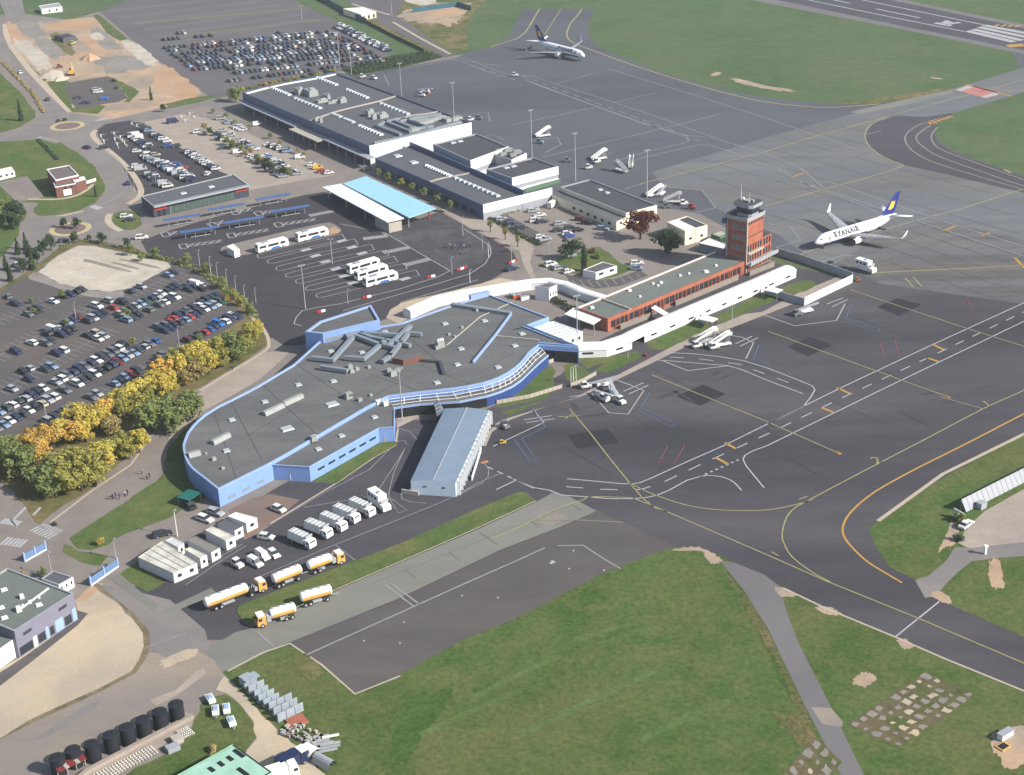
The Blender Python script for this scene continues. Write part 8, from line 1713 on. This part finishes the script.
for x, y in ((490, 223), (505, 230.5), (517.5, 237.5)): tree(x, y, 1.3, rt.choice(('olive', 'green')), 'on the tan pavement right of the plaza', AG, zc=3.4)
tree(640.5, 222, 4.6, 'red', 'beside the cream gabled service building', AG, zc=6.2); tree(668, 240, 4.4, 'dark', 'between the red tree and the orange terminal', AG, zc=5); tree(571, 247, 3.4, 'dark', 'at the left end of the cabin lawn', AG); tree(584, 260, 2.0, 'dark', 'against the back of the small cabin', AG, 'column', rz_=3.8)
tree(592, 251, 1.6, 'red', 'on the cabin lawn', AG, 'shrub'); tree(598, 256, 1.8, 'green', 'on the cabin lawn', AG, 'shrub'); tree(587, 257, 1.3, 'green', 'left of the red shrub on the cabin lawn', AG, 'shrub')
tree(961, 516, 2.2, 'green', 'at the near end of the blast fence', FG, 'shrub', zc=1.5); tree(959.5, 538, 1.7, 'dark', 'beside the white car on the concrete drive', FG, 'shrub'); tree(212, 748, 1.5, 'brown', 'behind the mint green shed', FG, 'shrub'); tree(60, 607 - 12, .1, 'green', 'x', FG, 'shrub') if False else None
tree(100, 541, 1.0, 'yellow', 'on the small lawn by the signpost', FG); tree(55, 524, .9, 'dark', 'at the crossing corner', FG, 'shrub'); tree(21, 577, 1.6, 'brown', 'behind the grey workshop', FG); tree(42, 571, 1.2, 'green', 'at the back of the gatehouse', FG)
for k in range(22):
    t = k / 21; tree(238 + 96 * t, 90 - 20 * t + rt.uniform(-1, 1), rt.uniform(1.5, 2.2), rt.choice(('green', 'dark', 'olive', 'brown')), 'between far car park and far hall', 'bushes behind the far hall', 'shrub')
for k in range(12):
    t = k / 11; tree(258 - 86 * t, 318 - 56 * t if False else 262 + 0 * t, .8, 'olive', 'x', 'x') if False else None
KN = {'round': 'tree', 'fir': 'fir', 'column': 'cypress', 'shrub': 'shrub'}
CN = {'yellow': 'yellow', 'orange': 'orange', 'olive': 'olive yellow', 'green': 'green', 'dark': 'dark green', 'red': 'dark red', 'brown': 'brownish'}
tc = Counter((t[4], t[7], t[5]) for t in TREES); ts = defaultdict(int); tl = {}
for i in sorted(range(len(TREES)), key=lambda i: TREES[i][0].x):
    k = (TREES[i][4], TREES[i][7], TREES[i][5]); nm = KN[k[1]]
    if tc[k] == 1: tl[i] = '%s %s %s' % (CN[k[0]], nm, k[2])
    else: ts[k] += 1; tl[i] = '%s %s %s from the left %s' % (ORD[ts[k] - 1], CN[k[0]], nm, k[2])
for i, (p, r, hz, zc, col, where, group, kind, name) in enumerate(TREES):
    k = (col, kind, i % 3)
    if k not in CM: CM[k] = crown_mesh(col, kind, hash(kind) % 7 + i)
    root = empty(name or {'round': 'autumn_tree' if col in ('yellow', 'orange', 'olive', 'red') else 'broadleaf_tree', 'fir': 'fir_tree', 'column': 'cypress_tree', 'shrub': 'shrub'}[kind], (p.x, p.y, 0), tl[i], 'shrub' if kind == 'shrub' else 'tree', group, rt.uniform(0, 6.28))
    o = bpy.data.objects.new('crown', CM[k]); COL.objects.link(o); o.parent = root; o.location = (0, 0, zc); o.scale = (r, r * rt.uniform(.88, 1.1), hz)
    if kind != 'shrub':
        o = bpy.data.objects.new('trunk', TMESH[i % 3]); COL.objects.link(o); o.parent = root; h = zc + hz * .5; o.scale = (h * .9, h * .9, h)
def hedge(name, label, line, w, h, col, dens=5, kind='thing', smooth=0):
    P_ = GP(line); b = MB(); r_ = random.Random(9); m = LEAF[col]
    for j in range(len(P_) - 1):
        a, c = P_[j], P_[j + 1]; d = c - a; L_ = d.length; d.normalize(); nn = Vector((-d.y, d.x, 0))
        for k in range(int(L_ * w * dens)):
            p = a + d * r_.uniform(0, L_) + nn * r_.uniform(-w / 2, w / 2); p.z = h * (r_.random() ** .5) * r_.uniform(.6, 1.05); q = Vector((r_.gauss(0, 1), r_.gauss(0, 1), r_.gauss(.6, 1))).normalized(); u = q.orthogonal().normalized(); v = q.cross(u); s = r_.uniform(.2, .45)
            b.face([p - u * s - v * s * .6, p + u * s * .4 - v * s, p + u * s + v * s * .5, p - u * s * .3 + v * s], m)
    tag(b.build(name), label, 'hedge', 'low hedges')
hedge('hedge', 'broad dark planted bank between far car park and far apron', [(350, 72), (400, 62), (436, 55)], 16, 1.6, 'dark', 3)
hedge('hedge', 'thin rough hedge above the white gravel of the big car park', [(60, 247), (82, 240.5), (110, 245.5), (140, 253), (172, 261)], 1.8, .9, 'green', 4)
hedge('hedge', 'brown edged hedge down the right side of the big car park', [(176, 262), (198, 270), (222, 285), (244, 303), (256, 318)], 3.2, 1.0, 'green', 2.5)
hedge('hedge', 'low hedge beside the upper left road verge', [(2, 62), (16, 76), (34, 95), (44, 113)], 1.4, 1.0, 'brown', 6)
hedge('hedge', 'low hedge between pale plaza path and dark parking bays', [(478, 213), (500, 224), (540, 246)], 1.6, 1.0, 'dark', 7)
if False: hedge('hedge', 'x', [(104, 590), (120, 600), (134, 615), (146, 632), (147, 646), (142, 660), (134, 672), (100, 690), (60, 708), (30, 722), (0, 740)], .8, .35, 'brown', 5)
hedge('hedge', 'clipped low hedge at the foot of the tall white end wall', [(500, 216), (540, 205)], 1.2, .9, 'green', 8)
hedge('hedge', 'green climbing hedge in the rear court behind the curved walkway', [(552, 299), (566, 308), (575, 312)], 2.0, 1.6, 'dark', 9)
hedge('hedge', 'thin line of bushes between the left lawns', [(38, 140), (48, 150), (58, 160)], 1.2, .9, 'dark', 8)
# ---------------------------------------------------------------- camera, sun, sky
cam = bpy.data.cameras.new('Camera'); co = bpy.data.objects.new('Camera', cam); COL.objects.link(co)
cam.sensor_width = 36; cam.sensor_fit = 'HORIZONTAL'; cam.lens = CF / 1024 * 36; cam.clip_end = 20000; cam.clip_start = 1
r0 = Vector((1, 0, 0)); d0 = Vector((0, -st, -ct)); fw = Vector((0, ct, -st))
ix = r0 * cr_ - d0 * sr_; iy = r0 * sr_ + d0 * cr_
ix = r0 * cr_ + d0 * (-sr_); iy = r0 * sr_ + d0 * cr_
M = Matrix((ix, -iy, -fw)).transposed().to_4x4(); M.translation = Vector((0, 0, CH))
co.matrix_world = M
SC.camera = co
SUN_AZ, SUN_EL = R(-23), R(34)
sd = Vector((math.cos(SUN_EL) * math.cos(SUN_AZ), math.cos(SUN_EL) * math.sin(SUN_AZ), math.sin(SUN_EL)))
sl = bpy.data.lights.new('sun', 'SUN'); sl.energy = 5.0; sl.angle = R(0.53); sl.color = (1.0, 0.945, 0.85)
so = bpy.data.objects.new('sun', sl); COL.objects.link(so); so.rotation_euler = sd.to_track_quat('Z', 'Y').to_euler(); so.location = (0, 0, 400)
w = bpy.data.worlds.new('World'); SC.world = w; w.use_nodes = True
nt = w.node_tree; sk = nt.nodes.new('ShaderNodeTexSky'); sk.sky_type = 'NISHITA'; sk.sun_disc = False
sk.sun_elevation = SUN_EL; sk.sun_rotation = math.pi / 2 - SUN_AZ; sk.air_density = 1.0; sk.dust_density = 1.5
nt.links.new(sk.outputs[0], nt.nodes['Background'].inputs[0]); nt.nodes['Background'].inputs[1].default_value = 0.10
SC.view_settings.view_transform = 'Standard'; SC.view_settings.look = 'None'; SC.view_settings.gamma = 1; SC.view_settings.use_curve_mapping = False
SC.view_settings.exposure = 0.62

# ---------------------------------------------------------------- air
b = MB(); b.box((0, 1900, 124), (5600, 4400, 250))
hz = b.build('haze'); hz['kind'] = 'stuff'
hm = bpy.data.materials.new('haze_air'); hm.use_nodes = True; t_ = hm.node_tree
t_.nodes.remove(t_.nodes['Principled BSDF']); pv = t_.nodes.new('ShaderNodeVolumePrincipled')
pv.inputs['Color'].default_value = (.90, .93, 1, 1); pv.inputs['Density'].default_value = 0.00010; pv.inputs['Anisotropy'].default_value = 0.2
t_.links.new(pv.outputs[0], t_.nodes['Material Output'].inputs['Volume']); hz.data.materials.append(hm)
SC.cycles.volume_bounces = 1
